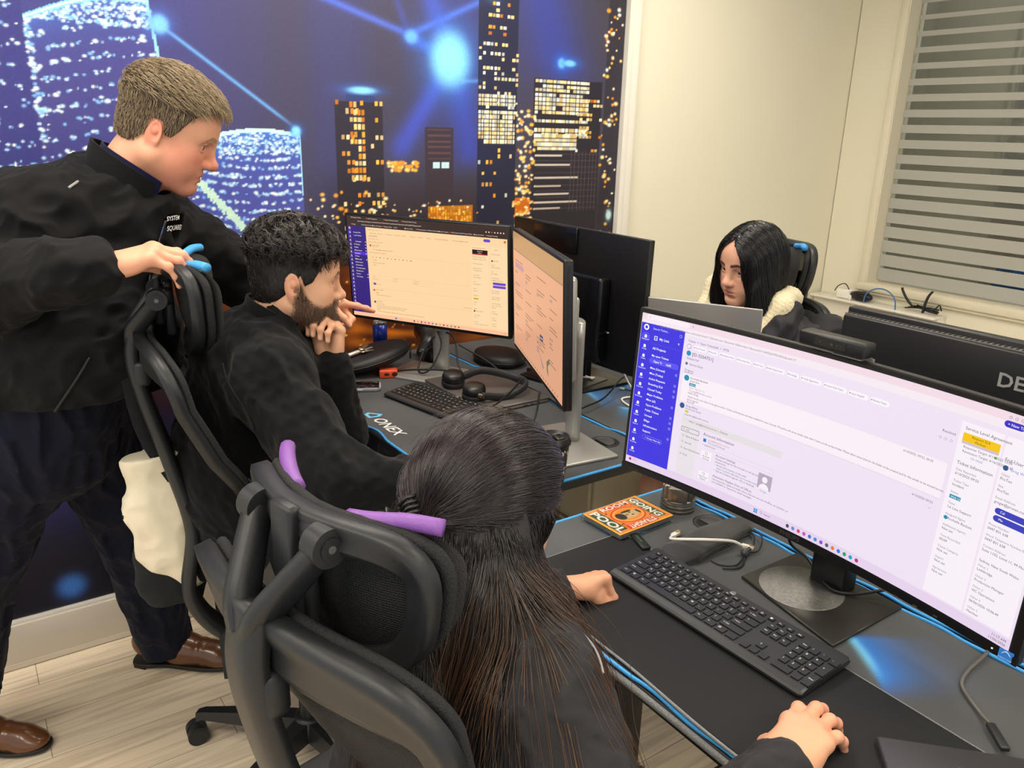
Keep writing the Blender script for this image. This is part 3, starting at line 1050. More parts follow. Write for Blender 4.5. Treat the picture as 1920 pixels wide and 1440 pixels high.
    windows(2.15, 2.27, 1.60, 1.80, 0.017, 0.0175, 0.34, WH + OR, 0.8, 0.45, 0.35, 9)
    for k, z in enumerate((1.582, 1.545, 1.497, 1.462, 1.430, 1.398, 1.372)):
        put((225, 214, 200), ((np.abs(Z - z) < 0.0035) & (Y > 1.945) & (Y < 2.08 + 0.045 * (k % 3))) * 0.85)
    for y in np.arange(2.13, 2.27, 0.019): put((96, 88, 88), ((np.abs(Y - y) < 0.0018) & (Z > 1.36) & (Z < 1.6)) * 0.6)
    for z in np.arange(1.37, 1.6, 0.024): put((96, 88, 88), ((np.abs(Z - z) < 0.0018) & (Y > 1.95) & (Y < 2.27)) * 0.45)
    for z in np.arange(1.57, 1.68, 0.02): put((104, 70, 70), ((np.abs(Z - z) < 0.003) & (Y > 1.46) & (Y < 1.56)) * 0.7)
    box(1.483, 1.512, 1.535, 1.556, (190, 220, 235)); box(1.518, 1.552, 1.535, 1.556, (190, 220, 235))
    box(1.46, 1.655, 1.335, 1.40, (176, 104, 18)); box(1.855, 1.925, 1.355, 1.42, (190, 100, 24))
    windows(1.462, 1.652, 1.34, 1.398, 0.012, 0.012, 0.75, [(240, 170, 40), (255, 196, 80), (220, 140, 30)], 0.7, 0.6, 0.1, 12)
    dots(lambda y, z: True, 170, (1.0, 1.68), (1.22, 1.42), OR + WH, 0.0018, 0.0042)
    dots(lambda y, z: True, 60, (1.3, 1.42), (1.53, 1.56), OR, 0.003, 0.006, rows=0.012)
    dots(lambda y, z: True, 150, (1.85, 1.94), (1.25, 1.75), OR + WH, 0.003, 0.0065)
    dots(lambda y, z: True, 70, (2.28, 2.378), (1.25, 2.15), OR + WH, 0.003, 0.007)
    dots(lambda y, z: True, 30, (1.0, 1.3), (1.28, 1.46), OR, 0.003, 0.006)
    node(2.350, 1.335, 0.016, 0.022, (190, 225, 225), (80, 110, 130)); 
    dots(lambda y, z: True, 90, (0.9, 1.7), (0.80, 1.18), [(255, 205, 90), (240, 170, 60)], 0.002, 0.004)
    I = np.clip(I * (1 + rg.normal(size=(nz, ny, 1)) * 0.02), 0, 1)
    lin = np.where(I <= 0.04045, I / 12.92, ((I + 0.055) / 1.055) ** 2.4)
    V = np.stack([np.full(Y.size, 0.0), Y.ravel(), Z.ravel()], 1)
    ii = (np.arange(nz - 1)[:, None] * ny + np.arange(ny - 1)[None]).ravel()
    Q = np.stack([ii, ii + 1, ii + ny + 1, ii + ny], 1)
    o = np_mesh('city_mural', V, Q, mat('mural_print', '#444a80', 0.42, attr='Col', spec=0.35), cols=lin.reshape(-1, 3), smooth=False, loc=(XW + 0.0005, 0, 0))
    tag(o, 'printed wall mural of a blue night city skyline with glowing network lights', 'mural')
paint_mural()

# aluminium plinth under the mural, white edge strip at its far end
m = MB()
m.box((XW + 0.013, 0.24, 0.0785), (0.026, 4.27, 0.151), bevel=0.002)
m.box((XW + 0.0145, 0.24, 0.012), (0.029, 4.27, 0.018))
m.box((XW + 0.010, 0.24, 0.158), (0.020, 4.27, 0.008), 1)
struct(m.build('baseboard_left', [mat('satin_aluminium_plinth', '#cfc6b8', 0.38, 0.15, var=0.03), mat('plinth_edge', '#e2dfd8', 0.3, 0.2)]), 'pale metal plinth below the mural')
m = MB().box((XW + 0.012, 2.392, ZC / 2), (0.026, 0.022, ZC)).box((XW + 0.008, 2.428, ZC / 2), (0.020, 0.05, ZC), bevel=0.003)
struct(m.build('trim_1', WHITE), 'white vertical strip at the edge of the mural')
m = MB().box((XW + 0.006, 3.2, 0.05), (0.012, 1.52, 0.10), bevel=0.003)
struct(m.build('baseboard_back', WHITE), 'white skirting board along the cream wall')

# ceiling panels: the room's light; the two frontmost added to brighten floor and plinth
for i, (x, y) in enumerate(((-1.75, 0.35), (-1.75, 2.35), (-0.15, -0.55), (-0.15, 1.55), (1.3, 0.6), (1.3, 2.6), (-2.0, -1.15), (-0.85, -1.45), (-2.1, 1.25))):
    t = empty('ceiling_light', (x, y, ZC))
    tag(t, 'square white ceiling light panel out of view, the front ones added for brightness', 'ceiling light', 'light panels in the office ceiling')
    m = MB()
    for s in (-1, 1):
        m.box((s * 0.30, 0, -0.010), (0.02, 0.62, 0.02)); m.box((0, s * 0.30, -0.010), (0.62, 0.02, 0.02))
    m.build('frame', WHITE, t)
    MB().box((0, 0, -0.008), (0.58, 0.58, 0.012)).build('diffuser', mat('lit_diffuser', '#fff6e6', 0.5, emit=('#fff4e4', LAMP_STRENGTH)), t)
t = empty('ceiling_light', (-1.4, 4.8, 2.2)); tag(t, 'dim ceiling light of the room behind the window', 'ceiling light')
MB().box((0, 0, 0), (0.5, 0.3, 0.02)).build('diffuser', mat('dim_diffuser', '#fff6e6', 0.5, emit=('#fff1dc', 3.0)), t)
# ================================================================== DESKS AND DESK MATS
ZA, ZB = 0.870, 0.840          # desk tops of the far pair and the near pair
MT = 0.003                     # mat thickness
BLK = mat('black_powder_coat', '#17181a', 0.45, bump=(300, 0.05))
DTOP = mat('desk_laminate_black', '#1b1c1e', 0.5, bump=(200, 0.05))

def desk(name, x0, x1, y0, y1, z, label, legs=True, group=None):
    t = empty('office_desk', ((x0 + x1) / 2, (y0 + y1) / 2, 0))
    tag(t, label, 'desk', group)
    w, d = x1 - x0, y1 - y0
    MB().box((0, 0, z - 0.0125), (w, d, 0.025), bevel=0.004).build('tabletop', DTOP, t)
    for s in (-1, 1):
        MB().box((s * (w / 2 - 0.18), 0, (z - 0.06) / 2 + 0.02), (0.07, 0.09, z - 0.10), bevel=0.006).box((s * (w / 2 - 0.18), 0, z - 0.045), (0.06, d - 0.08, 0.035), bevel=0.004)\
            .build('leg', BLK, t)
        MB().box((s * (w / 2 - 0.18), 0, 0.018), (0.075, d - 0.02, 0.036), bevel=0.010).build('foot', BLK, t)
    MB().box((0, d / 2 - 0.12, z - 0.05), (w - 0.36, 0.05, 0.04), bevel=0.004).build('crossbar', BLK, t)
    return t
DA = desk('a', -2.625, -1.372, 0.868, 1.452, ZA, 'black office desk by the mural, under the two monitors of the bearded man')
DB = desk('b', -1.262, 0.12, 0.786, 1.360, ZB, 'black office desk nearest the camera, under the large ultrawide monitor')
DC = desk('c', -2.625, -1.30, 1.456, 2.06, ZA, 'black office desk behind the bearded man\'s desk, with the light-keyed keyboard on it')
DD = desk('d', -1.258, 0.12, 1.364, 1.96, ZB, 'black office desk behind the ultrawide monitor, under the monitor seen from its back')

def mat_cloth(name, x0, x1, y0, y1, z, label, base='#4b4d4f', flames=(), edges='', wav=0.004, seed=1, edge='#3f9fe6', step=0.006):
    """cloth desk mat with printed blue light streaks and stitched edges"""
    t = empty(name, ((x0 + x1) / 2, (y0 + y1) / 2, z))
    tag(t, label, 'desk mat')
    nx = int((x1 - x0) / step); ny = int((y1 - y0) / step)
    X, Y = np.meshgrid(np.linspace(x0, x1, nx + 1), np.linspace(y0, y1, ny + 1))
    b = np.tile(np.array(srgb(base)), (X.size, 1)).reshape(*X.shape, 3)
    vv = 1 + 0.05 * Waves(18, 7, seed)(np.stack([X, Y, X * 0], -1)) + 0.03 * Waves(70, 7, seed + 1, (0.3, 1, 1))(np.stack([X, Y, X * 0], -1))
    b = b * vv[..., None]
    for (p, q, w, col, amt, side) in flames:
        d = np.array(q) - np.array(p); L = np.hypot(*d); d = d / L
        tt = ((X - p[0]) * d[0] + (Y - p[1]) * d[1]) / L
        n = (X - p[0]) * -d[1] + (Y - p[1]) * d[0]
        n = n - 0.10 * L * np.sin(np.clip(tt, 0, 1) * PI) * (0.5 if side > 0 else -0.5)
        e = np.where(n * side > 0, np.exp(-(np.abs(n) / w) ** 1.3), np.exp(-(n / (w * 0.06)) ** 2))
        a = e * smooth01(tt, -0.02, 0.10) * (1 - smooth01(tt, 0.55, 1.0)) * amt
        b = b * (1 - a[..., None]) + np.array(srgb(col)) * a[..., None]
        hot = np.exp(-(n / (w * 0.16)) ** 2) * smooth01(tt, -0.02, 0.1) * (1 - smooth01(tt, 0.35, 0.8)) * amt * 0.6
        b = b * (1 - hot[..., None]) + np.array(srgb('#7fd0ee')) * hot[..., None]
    zz = MT + 0.0006 * Waves(14, 5, seed + 4)(np.stack([X, Y, X * 0], -1)) * 0.5
    V = np.stack([X - t.location.x, Y - t.location.y, zz], -1).reshape(-1, 3)
    ii = (np.arange(ny)[:, None] * (nx + 1) + np.arange(nx)[None]).ravel()
    Q = np.stack([ii, ii + 1, ii + nx + 2, ii + nx + 1], 1)
    o = np_mesh('cloth', V, Q, mat('mat_cloth', '#303030', 0.72, attr='Col', bump=(900, 0.15), spec=0.3), t, b.reshape(-1, 3))
    hx, hy = (x1 - x0) / 2, (y1 - y0) / 2
    rg = np.random.default_rng(seed)
    m = MB(); k = 0
    for e in edges:
        if e in 'fb':
            s = -1 if e == 'f' else 1
            n = 90; u = np.linspace(-hx, hx, n)
            wv = wav * np.sin(u * 26 + seed) * np.sin(u * 9 + 2 * seed)
            pts = np.stack([u, s * hy + wv, np.full(n, MT * 0.8) + np.abs(wv) * 0.7], 1)
        else:
            s = -1 if e == 'l' else 1
            n = 50; u = np.linspace(-hy, hy, n)
            pts = np.stack([np.full(n, s * hx), u, np.full(n, MT * 0.8)], 1)
        m.tube(pts, 0.0036, 8)
    if m.v:
        m.build('stitched_edge', mat('edge_' + edge.strip('#'), edge, 0.55), t)
    return t
mA = mat_cloth('desk_mat', -2.615, -1.374, 0.872, 1.448, ZA, 'dark grey desk mat with a white-lettered logo and wavy blue front edge', edges='frb', wav=0.006, seed=2)
mB = mat_cloth('desk_mat', -1.258, 0.10, 0.790, 1.350, ZB, 'dark desk mat with a blue edge and a blue streak, under the ultrawide monitor',
               flames=[((-0.652, 1.195), (-0.505, 1.085), 0.055, '#2f78cf', 1.0, 1)], edges='flb', wav=0.005, seed=5)
mC = mat_cloth('desk_mat', -2.61, -1.302, 1.460, 2.05, ZA, 'dark desk mat with blue light streaks, under the light-keyed keyboard',
               flames=[((-2.04, 1.735), (-1.74, 1.85), 0.05, '#3f8fd0', 0.95, -1), ((-2.02, 1.64), (-1.70, 1.54), 0.06, '#3a7cc0', 0.9, 1), ((-1.72, 1.60), (-1.50, 1.78), 0.05, '#3f8fd0', 0.8, -1)], edges='', seed=8)
mD = mat_cloth('desk_mat', -1.254, 0.10, 1.368, 1.95, ZB, 'dark desk mat under the monitor seen from its back', edges='fl', wav=0.003, seed=11)
# logo on the bearded man's mat
m = MB()
t0 = np.array([-2.055 - mA.location.x, 0.908 - mA.location.y, MT + 0.0012])
def ring_tri(m, pts, w, z):
    c = np.mean(pts, 0)
    inner = [tuple(c + (np.array(p) - c) * w) for p in pts]
    n = len(pts)
    for i in range(n):
        j = (i + 1) % n
        m.add([(*pts[i], z), (*pts[j], z), (*inner[j], z), (*inner[i], z)], [(0, 1, 2, 3)], 0)
ring_tri(m, [(t0[0], t0[1] + 0.012), (t0[0] + 0.012, t0[1] - 0.004), (t0[0] + 0.046, t0[1] - 0.004), (t0[0] + 0.050, t0[1] + 0.028), (t0[0] + 0.036, t0[1] + 0.044)], 0.55, t0[2])
m.text('ONEX', 0.050, np.eye(3), (t0[0] + 0.058, t0[1] - 0.002, t0[2]), 1, xs=1.05, shear=0.25, bold=0.012)
m.build('printed_logo', [mat('logo_blue', '#6cb6e2', 0.6), mat('logo_white', '#e8eaec', 0.6)], mA)
# black keyboard mat lying over the near mat
kb = empty('keyboard_mat', (-0.72, 0.945, ZB + MT + 0.001)); tag(kb, 'black stitched keyboard mat lying over the near desk mat, under the full keyboard', 'desk mat')
def kmat(u, v):
    x = -0.42 + u * 0.86; ymax = 0.155 + 0.0 * u
    y = -0.150 + v * (ymax + 0.150)
    return (x, y, 0.0028 + 0.0006 * math.sin(9 * x + 3 * y) + 0.0015 * (v < 0.02) * (1 + math.sin(x * 11)))
MB().grid(kmat, 86, 30).build('cloth', mat('black_mat_cloth', '#1d1e20', 0.75, bump=(900, 0.15), spec=0.3), kb)
m = MB()
u = np.linspace(0, 1, 120)
m.tube([(-0.42 + a * 0.86, -0.1505 - 0.004 * math.sin(a * 13), 0.004 + 0.0025 * abs(math.sin(a * 9))) for a in u], 0.0026, 7)
m.tube([(-0.42 + a * 0.86, 0.155, 0.0032) for a in u], 0.0010, 6)
m.tube([(-0.42, -0.15 + a * 0.305, 0.0032) for a in u], 0.0008, 6)
m.build('stitched_hem', mat('grey_stitch', '#8d8f90', 0.7, bump=(1200, 0.8), var=0.4, noise=900), kb)
# rope-like desk edge strip below the near mat
m = MB(); m.tube([(-1.25 + 1.34 * a, 0.783 - 0.003 * math.sin(a * 9), ZB - 0.008) for a in np.linspace(0, 1, 140)], 0.0062, 10)
o = m.build('edge_cord', mat('grey_cord', '#7f8182', 0.7, bump=(500, 1.0), noise=420, var=0.5)); tag(o, 'grey twisted cord along the front edge of the near desk', 'cord')
# drawers seen in the gap between the two desk pairs
t = empty('filing_cabinet', (-1.975, 1.70, 0)); tag(t, 'cream low cabinet under the far desk, seen in the gap between the desks', 'cabinet')
CB = mat('cabinet_cream', '#c3b899', 0.5, var=0.02)
MB().box((0, 0, 0.33), (0.46, 0.30, 0.66), bevel=0.004).build('body', CB, t)
for k, z in enumerate((0.14, 0.36, 0.56)):
    d = MB().box((0, -0.158, z), (0.44, 0.014, 0.17), bevel=0.003).build('drawer', CB, t)
    MB().box((0, -0.168, z + 0.07), (0.40, 0.008, 0.010), bevel=0.002).build('handle', mat('cabinet_groove', '#8f866c', 0.5), d)
# ================================================================== MONITORS
BEZ = mat('monitor_black_plastic', '#0d0d0f', 0.38, bump=(400, 0.04))
GREYP = mat('monitor_dark_grey', '#2a2a2c', 0.5)
SILV = mat('stand_silver', '#a9a9a6', 0.36, 0.55, var=0.02)

class UI:
    """flat interface drawing: rectangles, discs and lettering in screen metres (u right, v up)"""
    def __init__(s, surf, curved=False):
        s.curved = curved; s.m = MB(); s.mats = []; s.ix = {}; s.surf = surf; s.lay = 0
    def mi(s, c, k=1.0):
        if (c, k) not in s.ix:
            s.ix[(c, k)] = len(s.mats); s.mats.append(glow('lit_' + c.strip('#') + ('' if k == 1.0 else '_%d' % (k * 100)), c, k))
        return s.ix[(c, k)]
    def poly(s, pts, c, lay):
        P = [s.surf(u, v, 0.00015 * lay) for u, v in pts]
        s.m.add(P, [tuple(range(len(P)))], s.mi(c))
    def rect(s, u0, v0, u1, v1, c, lay=1):
        n = max(1, int(abs(u1 - u0) / 0.012)) if s.curved else 1
        us = np.linspace(u0, u1, n + 1)
        for i in range(n):
            s.poly([(us[i], v0), (us[i + 1], v0), (us[i + 1], v1), (us[i], v1)], c, lay)
    def pill(s, u0, v0, u1, v1, c, lay=2):
        r = (v1 - v0) / 2; P = []
        for k in range(9): a = -PI / 2 + PI * k / 8; P.append((u1 - r + r * math.cos(a), (v0 + v1) / 2 + r * math.sin(a)))
        for k in range(9): a = PI / 2 + PI * k / 8; P.append((u0 + r + r * math.cos(a), (v0 + v1) / 2 + r * math.sin(a)))
        s.poly(P, c, lay)
    def disc(s, u, v, r, c, lay=2):
        s.poly([(u + r * math.cos(a), v + r * math.sin(a)) for a in np.linspace(0, 2 * PI, 18, endpoint=False)], c, lay)
    def ring(s, u, v, r, c, w=0.0008, lay=2, bg='#ffffff'):
        s.disc(u, v, r, c, lay); s.disc(u, v, r - w, bg, lay + 1)
    def text(s, u, v, t, size, c, lay=3, xs=1.0, bold=0.0, align='LEFT'):
        V, F = text_mesh(t, align, 0.0, bold)
        if not len(V): return
        P = [s.surf(u + x * size * xs, v + y * size, 0.00015 * lay) for x, y, _ in V]
        s.m.add(P, F, s.mi(c))
    def frame(s, u0, v0, u1, v1, c, w=0.0007, lay=2):
        s.rect(u0, v0, u1, v0 + w, c, lay); s.rect(u0, v1 - w, u1, v1, c, lay); s.rect(u0, v0, u0 + w, v1, c, lay); s.rect(u1 - w, v0, u1, v1, c, lay)
    def build(s, name, parent):
        return s.m.build(name, s.mats, parent)

def screen_root(name, c, yaw, tilt, label, cat='monitor'):
    """Empty on the monitor's stand foot; the panel lives in a frame tilted about its centre"""
    t = empty(name, (c[0], c[1], 0), math.radians(yaw)); tag(t, label, cat)
    T = rotm(-math.radians(tilt), 0, 0)       # local: x right, -y to the viewer, z up
    return t, T, np.array([0, 0, c[2]])

def flat_monitor(c, yaw, tilt, w, h, label, ui=None, bez=(0.006, 0.006, 0.010), depth=0.022, body=BEZ, backhouse=None, screen_part=True):
    t, T, o = screen_root('monitor', c, yaw, tilt, label)
    hs = MB().box((0, depth / 2, 0), (w, depth, h), bevel=0.003).build('housing', body, t)
    ML = Matrix.Translation(o) @ Matrix(T.tolist()).to_4x4()
    hs.matrix_local = ML
    if screen_part:
        l, tp, bt = bez
        def surf(u, v, d): return (u, -0.0006 - d, v)
        U = UI(surf)
        ui(U, -w / 2 + l, w / 2 - l, -h / 2 + bt, h / 2 - tp)
        d = U.build('display', t); d.matrix_local = ML
    return t, ML, T, o

GREY_T = '#5a5563'
def ui_near(U, x0, x1, y0, y1):
    U.rect(x0, y0, x1, y1, '#efe3f3', 0)
    U.rect(x0, y1 - 0.013, x1, y1, '#f3dbe6', 1)
    U.rect(x0, y1 - 0.026, x1, y1 - 0.013, '#f6eaf2', 1)
    U.rect(x0, y0, x1, y0 + 0.017, '#e6d3ec', 1)
    U.pill(x0 + 0.012, y1 - 0.012, x0 + 0.118, y1 - 0.001, '#f8eef4', 2)
    U.disc(x0 + 0.022, y1 - 0.0065, 0.003, '#d0284a', 3); U.text(x0 + 0.029, y1 - 0.008, '[ID 0204751] - Website Full Pr', 0.0058, GREY_T, 4)
    U.text(x0 + 0.124, y1 - 0.009, '+', 0.007, '#a04070', 4)
    U.text(x0 + 0.008, y1 - 0.022, '\u2190', 0.006, GREY_T, 3); U.text(x0 + 0.045, y1 - 0.022, 'https://systemsquared.halopsa.com/ticket?area=11&mainview=1&viewid=42&sortby=1&queueid=1d4b9g2399NvfNhdlsub4177', 0.0062, '#8a8592', 3)
    # sidebar
    sx0, sx1, sy0, sy1 = x0 + 0.001, x0 + 0.109, y0 + 0.015, y1 - 0.020
    B = '#3d31df'
    U.rect(sx0, sy0, sx1, sy1, B, 2)
    U.disc(sx0 + 0.013, sy1 - 0.009, 0.0065, '#ffffff', 3); U.disc(sx0 + 0.013, sy1 - 0.009, 0.0034, B, 4)
    U.text(sx0 + 0.030, sy1 - 0.011, 'Search Tickets...', 0.0060, '#eceaff', 3)
    U.ring(sx1 - 0.009, sy1 - 0.012, 0.003, '#dcd8ff', 0.0006, 3, B)
    U.frame(sx0 + 0.035, sy1 - 0.033, sx0 + 0.043, sy1 - 0.024, '#ffffff', 0.0012, 3); U.rect(sx0 + 0.0365, sy1 - 0.029, sx0 + 0.0415, sy1 - 0.0282, '#ffffff', 4)
    U.text(sx0 + 0.048, sy1 - 0.031, 'My Lists', 0.0074, '#ffffff', 3, bold=0.01); U.text(sx1 - 0.014, sy1 - 0.031, '\u00ab', 0.009, '#ffffff', 3)
    U.rect(sx0 + 0.030, sy1 - 0.042, sx1 - 0.006, sy1 - 0.0415, '#6a60ea', 3)
    names = ['All Projects', 'My open Tickets', 'Open Tickets(all)', 'Mine (Unread)', 'Mine (Today)', 'Active Requests', 'Breaching SLA', 'Closed Today', 'Major Problems', 'Mine (all)', 'Open Problems', 'Public Tickets', 'Unread', 'Bilago', 'Infrastructure', 'Support']
    v = sy1 - 0.053
    for k, nme in enumerate(names):
        if k == 2: U.pill(sx0 + 0.029, v - 0.0035, sx1 - 0.005, v + 0.0085, '#5a50f0', 3)
        U.text(sx0 + (0.034 if k != 2 else 0.040), v, nme, 0.0072 if k == 0 else 0.0064, '#ffffff', 5, bold=0.012)
        if k in (3, 5, 6, 7, 9, 11, 12, 13, 15): U.disc(sx1 - 0.008, v + 0.001, 0.0032, '#7d78ea', 4)
        v -= 0.0155 if k in (0, 2) else 0.0118
    U.pill(sx0 + 0.035, v - 0.005, sx1 - 0.022, v + 0.005, '#8a84f4', 3); U.pill(sx0 + 0.0358, v - 0.0043, sx1 - 0.0228, v + 0.0043, B, 4); U.text(sx0 + 0.042, v - 0.002, '+ Create New list', 0.0055, '#ffffff', 5)
    v = sy1 - 0.028
    U.pill(sx0 + 0.003, v - 0.011, sx0 + 0.024, v + 0.008, '#5348ee', 3)
    for k, nme in enumerate(['Dashboard', 'People', 'Tickets', 'Customers', 'Chats', 'Calendars', 'Knowledge', 'Assets', 'Supplier', 'Reports', 'Search', 'Timesheet', 'Settings']):
        U.disc(sx0 + 0.0135, v, 0.0030, '#ffffff', 4); U.rect(sx0 + 0.0105, v - 0.0038, sx0 + 0.0165, v - 0.0016, '#ffffff', 4)
        U.text(sx0 + 0.0135, v - 0.0082, nme, 0.0042, '#ffffff', 5, align='CENTER')
        v -= 0.0212
    # toolbar and ticket header
    px = sx1 + 0.010
    U.text(px, y1 - 0.038, 'Tickets  >  Open Tickets(all)  >  WTB', 0.0062, GREY_T, 3)
    U.ring(px + 0.004, y1 - 0.0475, 0.005, '#55505c', 0.0007, 3, '#f6eef8')
    u = px + 0.014
    for nme in ['Show Present', 'Stop Job', 'Emergency Note', 'Incoming Note', 'Send Text', 'Sales Opportunity', 'Re-Assign', 'Create Appointme..', 'Create Child Ticket', 'Log to Supplier', 'Resolve Ticket']:
        wd = 0.0075 + len(nme) * 0.00205
        U.pill(u, y1 - 0.0525, u + wd, y1 - 0.0425, '#faf3fb', 2); U.disc(u + 0.003, y1 - 0.0475, 0.0011, '#6a6470', 4)
        U.text(u + 0.0052, y1 - 0.0490, nme, 0.0046, GREY_T, 4, xs=0.92); u += wd + 0.0032
    U.disc(px + 0.005, y1 - 0.0615, 0.0055, '#168fb4', 3); U.text(px + 0.013, y1 - 0.065, '[ID 0204751]', 0.0095, '#4a4652', 3)
    U.text(px + 0.001, y1 - 0.074, 'Website Full', 0.0058, GREY_T, 3)
    U.disc(px + 0.003, y1 - 0.0835, 0.0030, '#4a6490', 3); U.text(px + 0.010, y1 - 0.0855, 'Service Desk', 0.0062, GREY_T, 3)
    U.text(px + 0.001, y1 - 0.099, 'Progress', 0.0060, GREY_T, 3); U.rect(px, y1 - 0.102, px + 0.022, y1 - 0.1012, '#55505c', 3)
    # first message card
    cx1 = x1 - 0.152
    U.rect(px - 0.002, y1 - 0.164, cx1, y1 - 0.106, '#f9eef6', 2)
    U.disc(px + 0.008, y1 - 0.113, 0.0062, '#1590b0', 3); U.text(px + 0.017, y1 - 0.113, 'Rochelle Beckett', 0.0062, '#4a4652', 3); U.text(px + 0.017, y1 - 0.119, 'Email Sent', 0.0055, GREY_T, 3)
    U.rect(px + 0.016, y1 - 0.1275, px + 0.032, y1 - 0.1215, '#1b8fb0', 3); U.text(px + 0.018, y1 - 0.126, 'With User', 0.0045, '#ffffff', 4)
    U.text(px + 0.017, y1 - 0.133, 'Note: Note for Us', 0.0050, '#d08a55', 3); U.text(px + 0.017, y1 - 0.139, 'To: greg@bitonlan.com.au', 0.0052, '#6a86a5', 3); U.text(px + 0.016, y1 - 0.1445, 'Hello Greg,', 0.0054, GREY_T, 3)
    U.text(px + 0.016, y1 - 0.1525, "Thank you for your time on the phone earlier. Online archiving has now been enabled for your account. The policy will move emails older than 2 years to the archive folder. Please allow some time for the folder to be created and for the emails to be moved across.", 0.0054, '#4a4652', 3, xs=0.92)
    U.text(px + 0.016, y1 - 0.1585, 'Kind regards,', 0.0052, GREY_T, 3); U.text(px + 0.016, y1 - 0.1632, 'Rochelle', 0.0052, GREY_T, 3)
    U.text(cx1 - 0.075, y1 - 0.113, '6/10/2025, 09:52, 09:35', 0.0055, GREY_T, 3)
    U.rect(px - 0.002, y1 - 0.166, cx1, y1 - 0.1655, '#ddd0de', 3)
    # second message with embedded account window
    U.disc(px + 0.006, y1 - 0.173, 0.0060, '#24588c', 3); U.text(px + 0.015, y1 - 0.173, 'Greg White', 0.0060, '#4a4652', 3); U.text(px + 0.015, y1 - 0.1785, 'From User Email', 0.0055, GREY_T, 3)
    U.rect(px + 0.015, y1 - 0.1855, px + 0.023, y1 - 0.1805, '#c6d814', 3)
    U.text(px + 0.014, y1 - 0.191, 'greg.white@bitonlan.com.au', 0.0052, GREY_T, 3)
    U.text(cx1 - 0.045, y1 - 0.177, '6/10/2025 09:52', 0.0055, GREY_T, 3); U.text(cx1 - 0.015, y1 - 0.186, '...', 0.008, '#4a4652', 3)
    gy = y1 - 0.199
    U.rect(px + 0.010, gy - 0.010, px + 0.247, gy + 0.004, '#e6dfe2', 2); U.text(px + 0.028, gy - 0.004, 'Inbox - greg@bitonlan.com.au  |  Outlook', 0.0055, GREY_T, 3)
    U.rect(px + 0.010, y0 + 0.018, px + 0.055, gy - 0.006, '#e8e1e6', 2)
    U.frame(px + 0.012, gy - 0.027, px + 0.056, gy - 0.017, '#4a4652', 0.0008, 4)
    for k, nme in enumerate(['Info', 'Open & Export', 'Save As', 'Save Attachments', 'Print']):
        U.ring(px + 0.018, gy - 0.022 - k * 0.0135, 0.0022, '#6a6470', 0.0005, 4, '#e8e1e6'); U.text(px + 0.024, gy - 0.024 - k * 0.0135, nme, 0.0055, GREY_T, 5)
    U.text(px + 0.066, gy - 0.021, 'Account Information', 0.0088, '#55505c', 3)
    U.rect(px + 0.068, gy - 0.034, px + 0.075, gy - 0.027, '#1477c8', 3); U.text(px + 0.080, gy - 0.029, 'greg@bitonlan.com.au', 0.0055, '#d08a55', 3); U.text(px + 0.080, gy - 0.035, 'Microsoft Exchange', 0.0052, '#6a86a5', 3)
    U.frame(px + 0.080, gy - 0.047, px + 0.235, gy - 0.0375, '#d8ccd9', 0.0006, 3); U.text(px + 0.068, gy - 0.042, '+ Add Account', 0.0050, GREY_T, 4)
    for k, (a, b) in enumerate((('Account', 'Settings'), ('Automatic', 'Replies'))):
        vv = gy - 0.051 - k * 0.044
        U.rect(px + 0.066, vv - 0.021, px + 0.094, vv, '#f8f0f8', 3); U.frame(px + 0.066, vv - 0.021, px + 0.094, vv, '#d8ccd9', 0.0006, 4)
        U.ring(px + 0.080, vv - 0.006, 0.003, '#6a6470', 0.0006, 5, '#f8f0f8'); U.text(px + 0.080, vv - 0.014, a, 0.0052, GREY_T, 5, align='CENTER'); U.text(px + 0.080, vv - 0.019, b, 0.0052, GREY_T, 5, align='CENTER')
    U.text(px + 0.102, gy - 0.055, 'Account Settings', 0.0070, GREY_T, 3)
    for k, nme in enumerate(['Change settings for this account or set up more', 'connections.', '\u2022  Access this account on the web.', '    https://outlook.office365.com/owa/bitonlan.com.au/', '\u2022  Get the Outlook app for iOS or Android.']):
        U.text(px + 0.102, gy - 0.0615 - k * 0.0062, nme, 0.0055, GREY_T if k != 3 else '#5a86c0', 3)
    U.text(px + 0.102, gy - 0.099, 'Automatic Replies (Out of Office)', 0.0068, GREY_T, 3)
    U.text(px + 0.102, gy - 0.1055, 'Use automatic replies to notify others that you are out of office, on vacation, or', 0.0055, GREY_T, 3); U.text(px + 0.102, gy - 0.1115, 'not available to respond to email messages.', 0.0055, GREY_T, 3)
    U.rect(px + 0.205, gy - 0.082, px + 0.236, gy - 0.052, '#b9a9bd', 3); U.disc(px + 0.2205, gy - 0.063, 0.0062, '#f6eef8', 4)
    U.poly([(px + 0.209 + 0.0115 * (1 - math.cos(a)), gy - 0.082 + 0.011 * math.sin(a)) for a in np.linspace(0, PI, 14)], '#f6eef8', 4); U.text(px + 0.2205, gy - 0.088, 'Change', 0.0050, '#7a90b8', 3, align='CENTER')
    # service panel
    ax = x1 - 0.145
    U.rect(ax, y0 + 0.020, ax + 0.066, y1 - 0.034, '#f8eff8', 2); U.rect(ax + 0.069, y0 + 0.020, x1 - 0.004, y1 - 0.034, '#f8eff8', 2)
    U.text(ax + 0.007, y1 - 0.045, 'Service Level Agreement', 0.0070, '#55505c', 3)
    U.rect(ax + 0.006, y1 - 0.063, ax + 0.063, y1 - 0.050, '#f6c50c', 3); U.rect(ax + 0.006, y1 - 0.067, ax + 0.063, y1 - 0.063, '#d2bfd0', 3)
    U.text(ax + 0.034, y1 - 0.0555, 'Request SLA', 0.0055, '#5a4a10', 4, align='CENTER'); U.text(ax + 0.034, y1 - 0.0615, 'Medium', 0.0052, '#5a4a10', 4, align='CENTER')
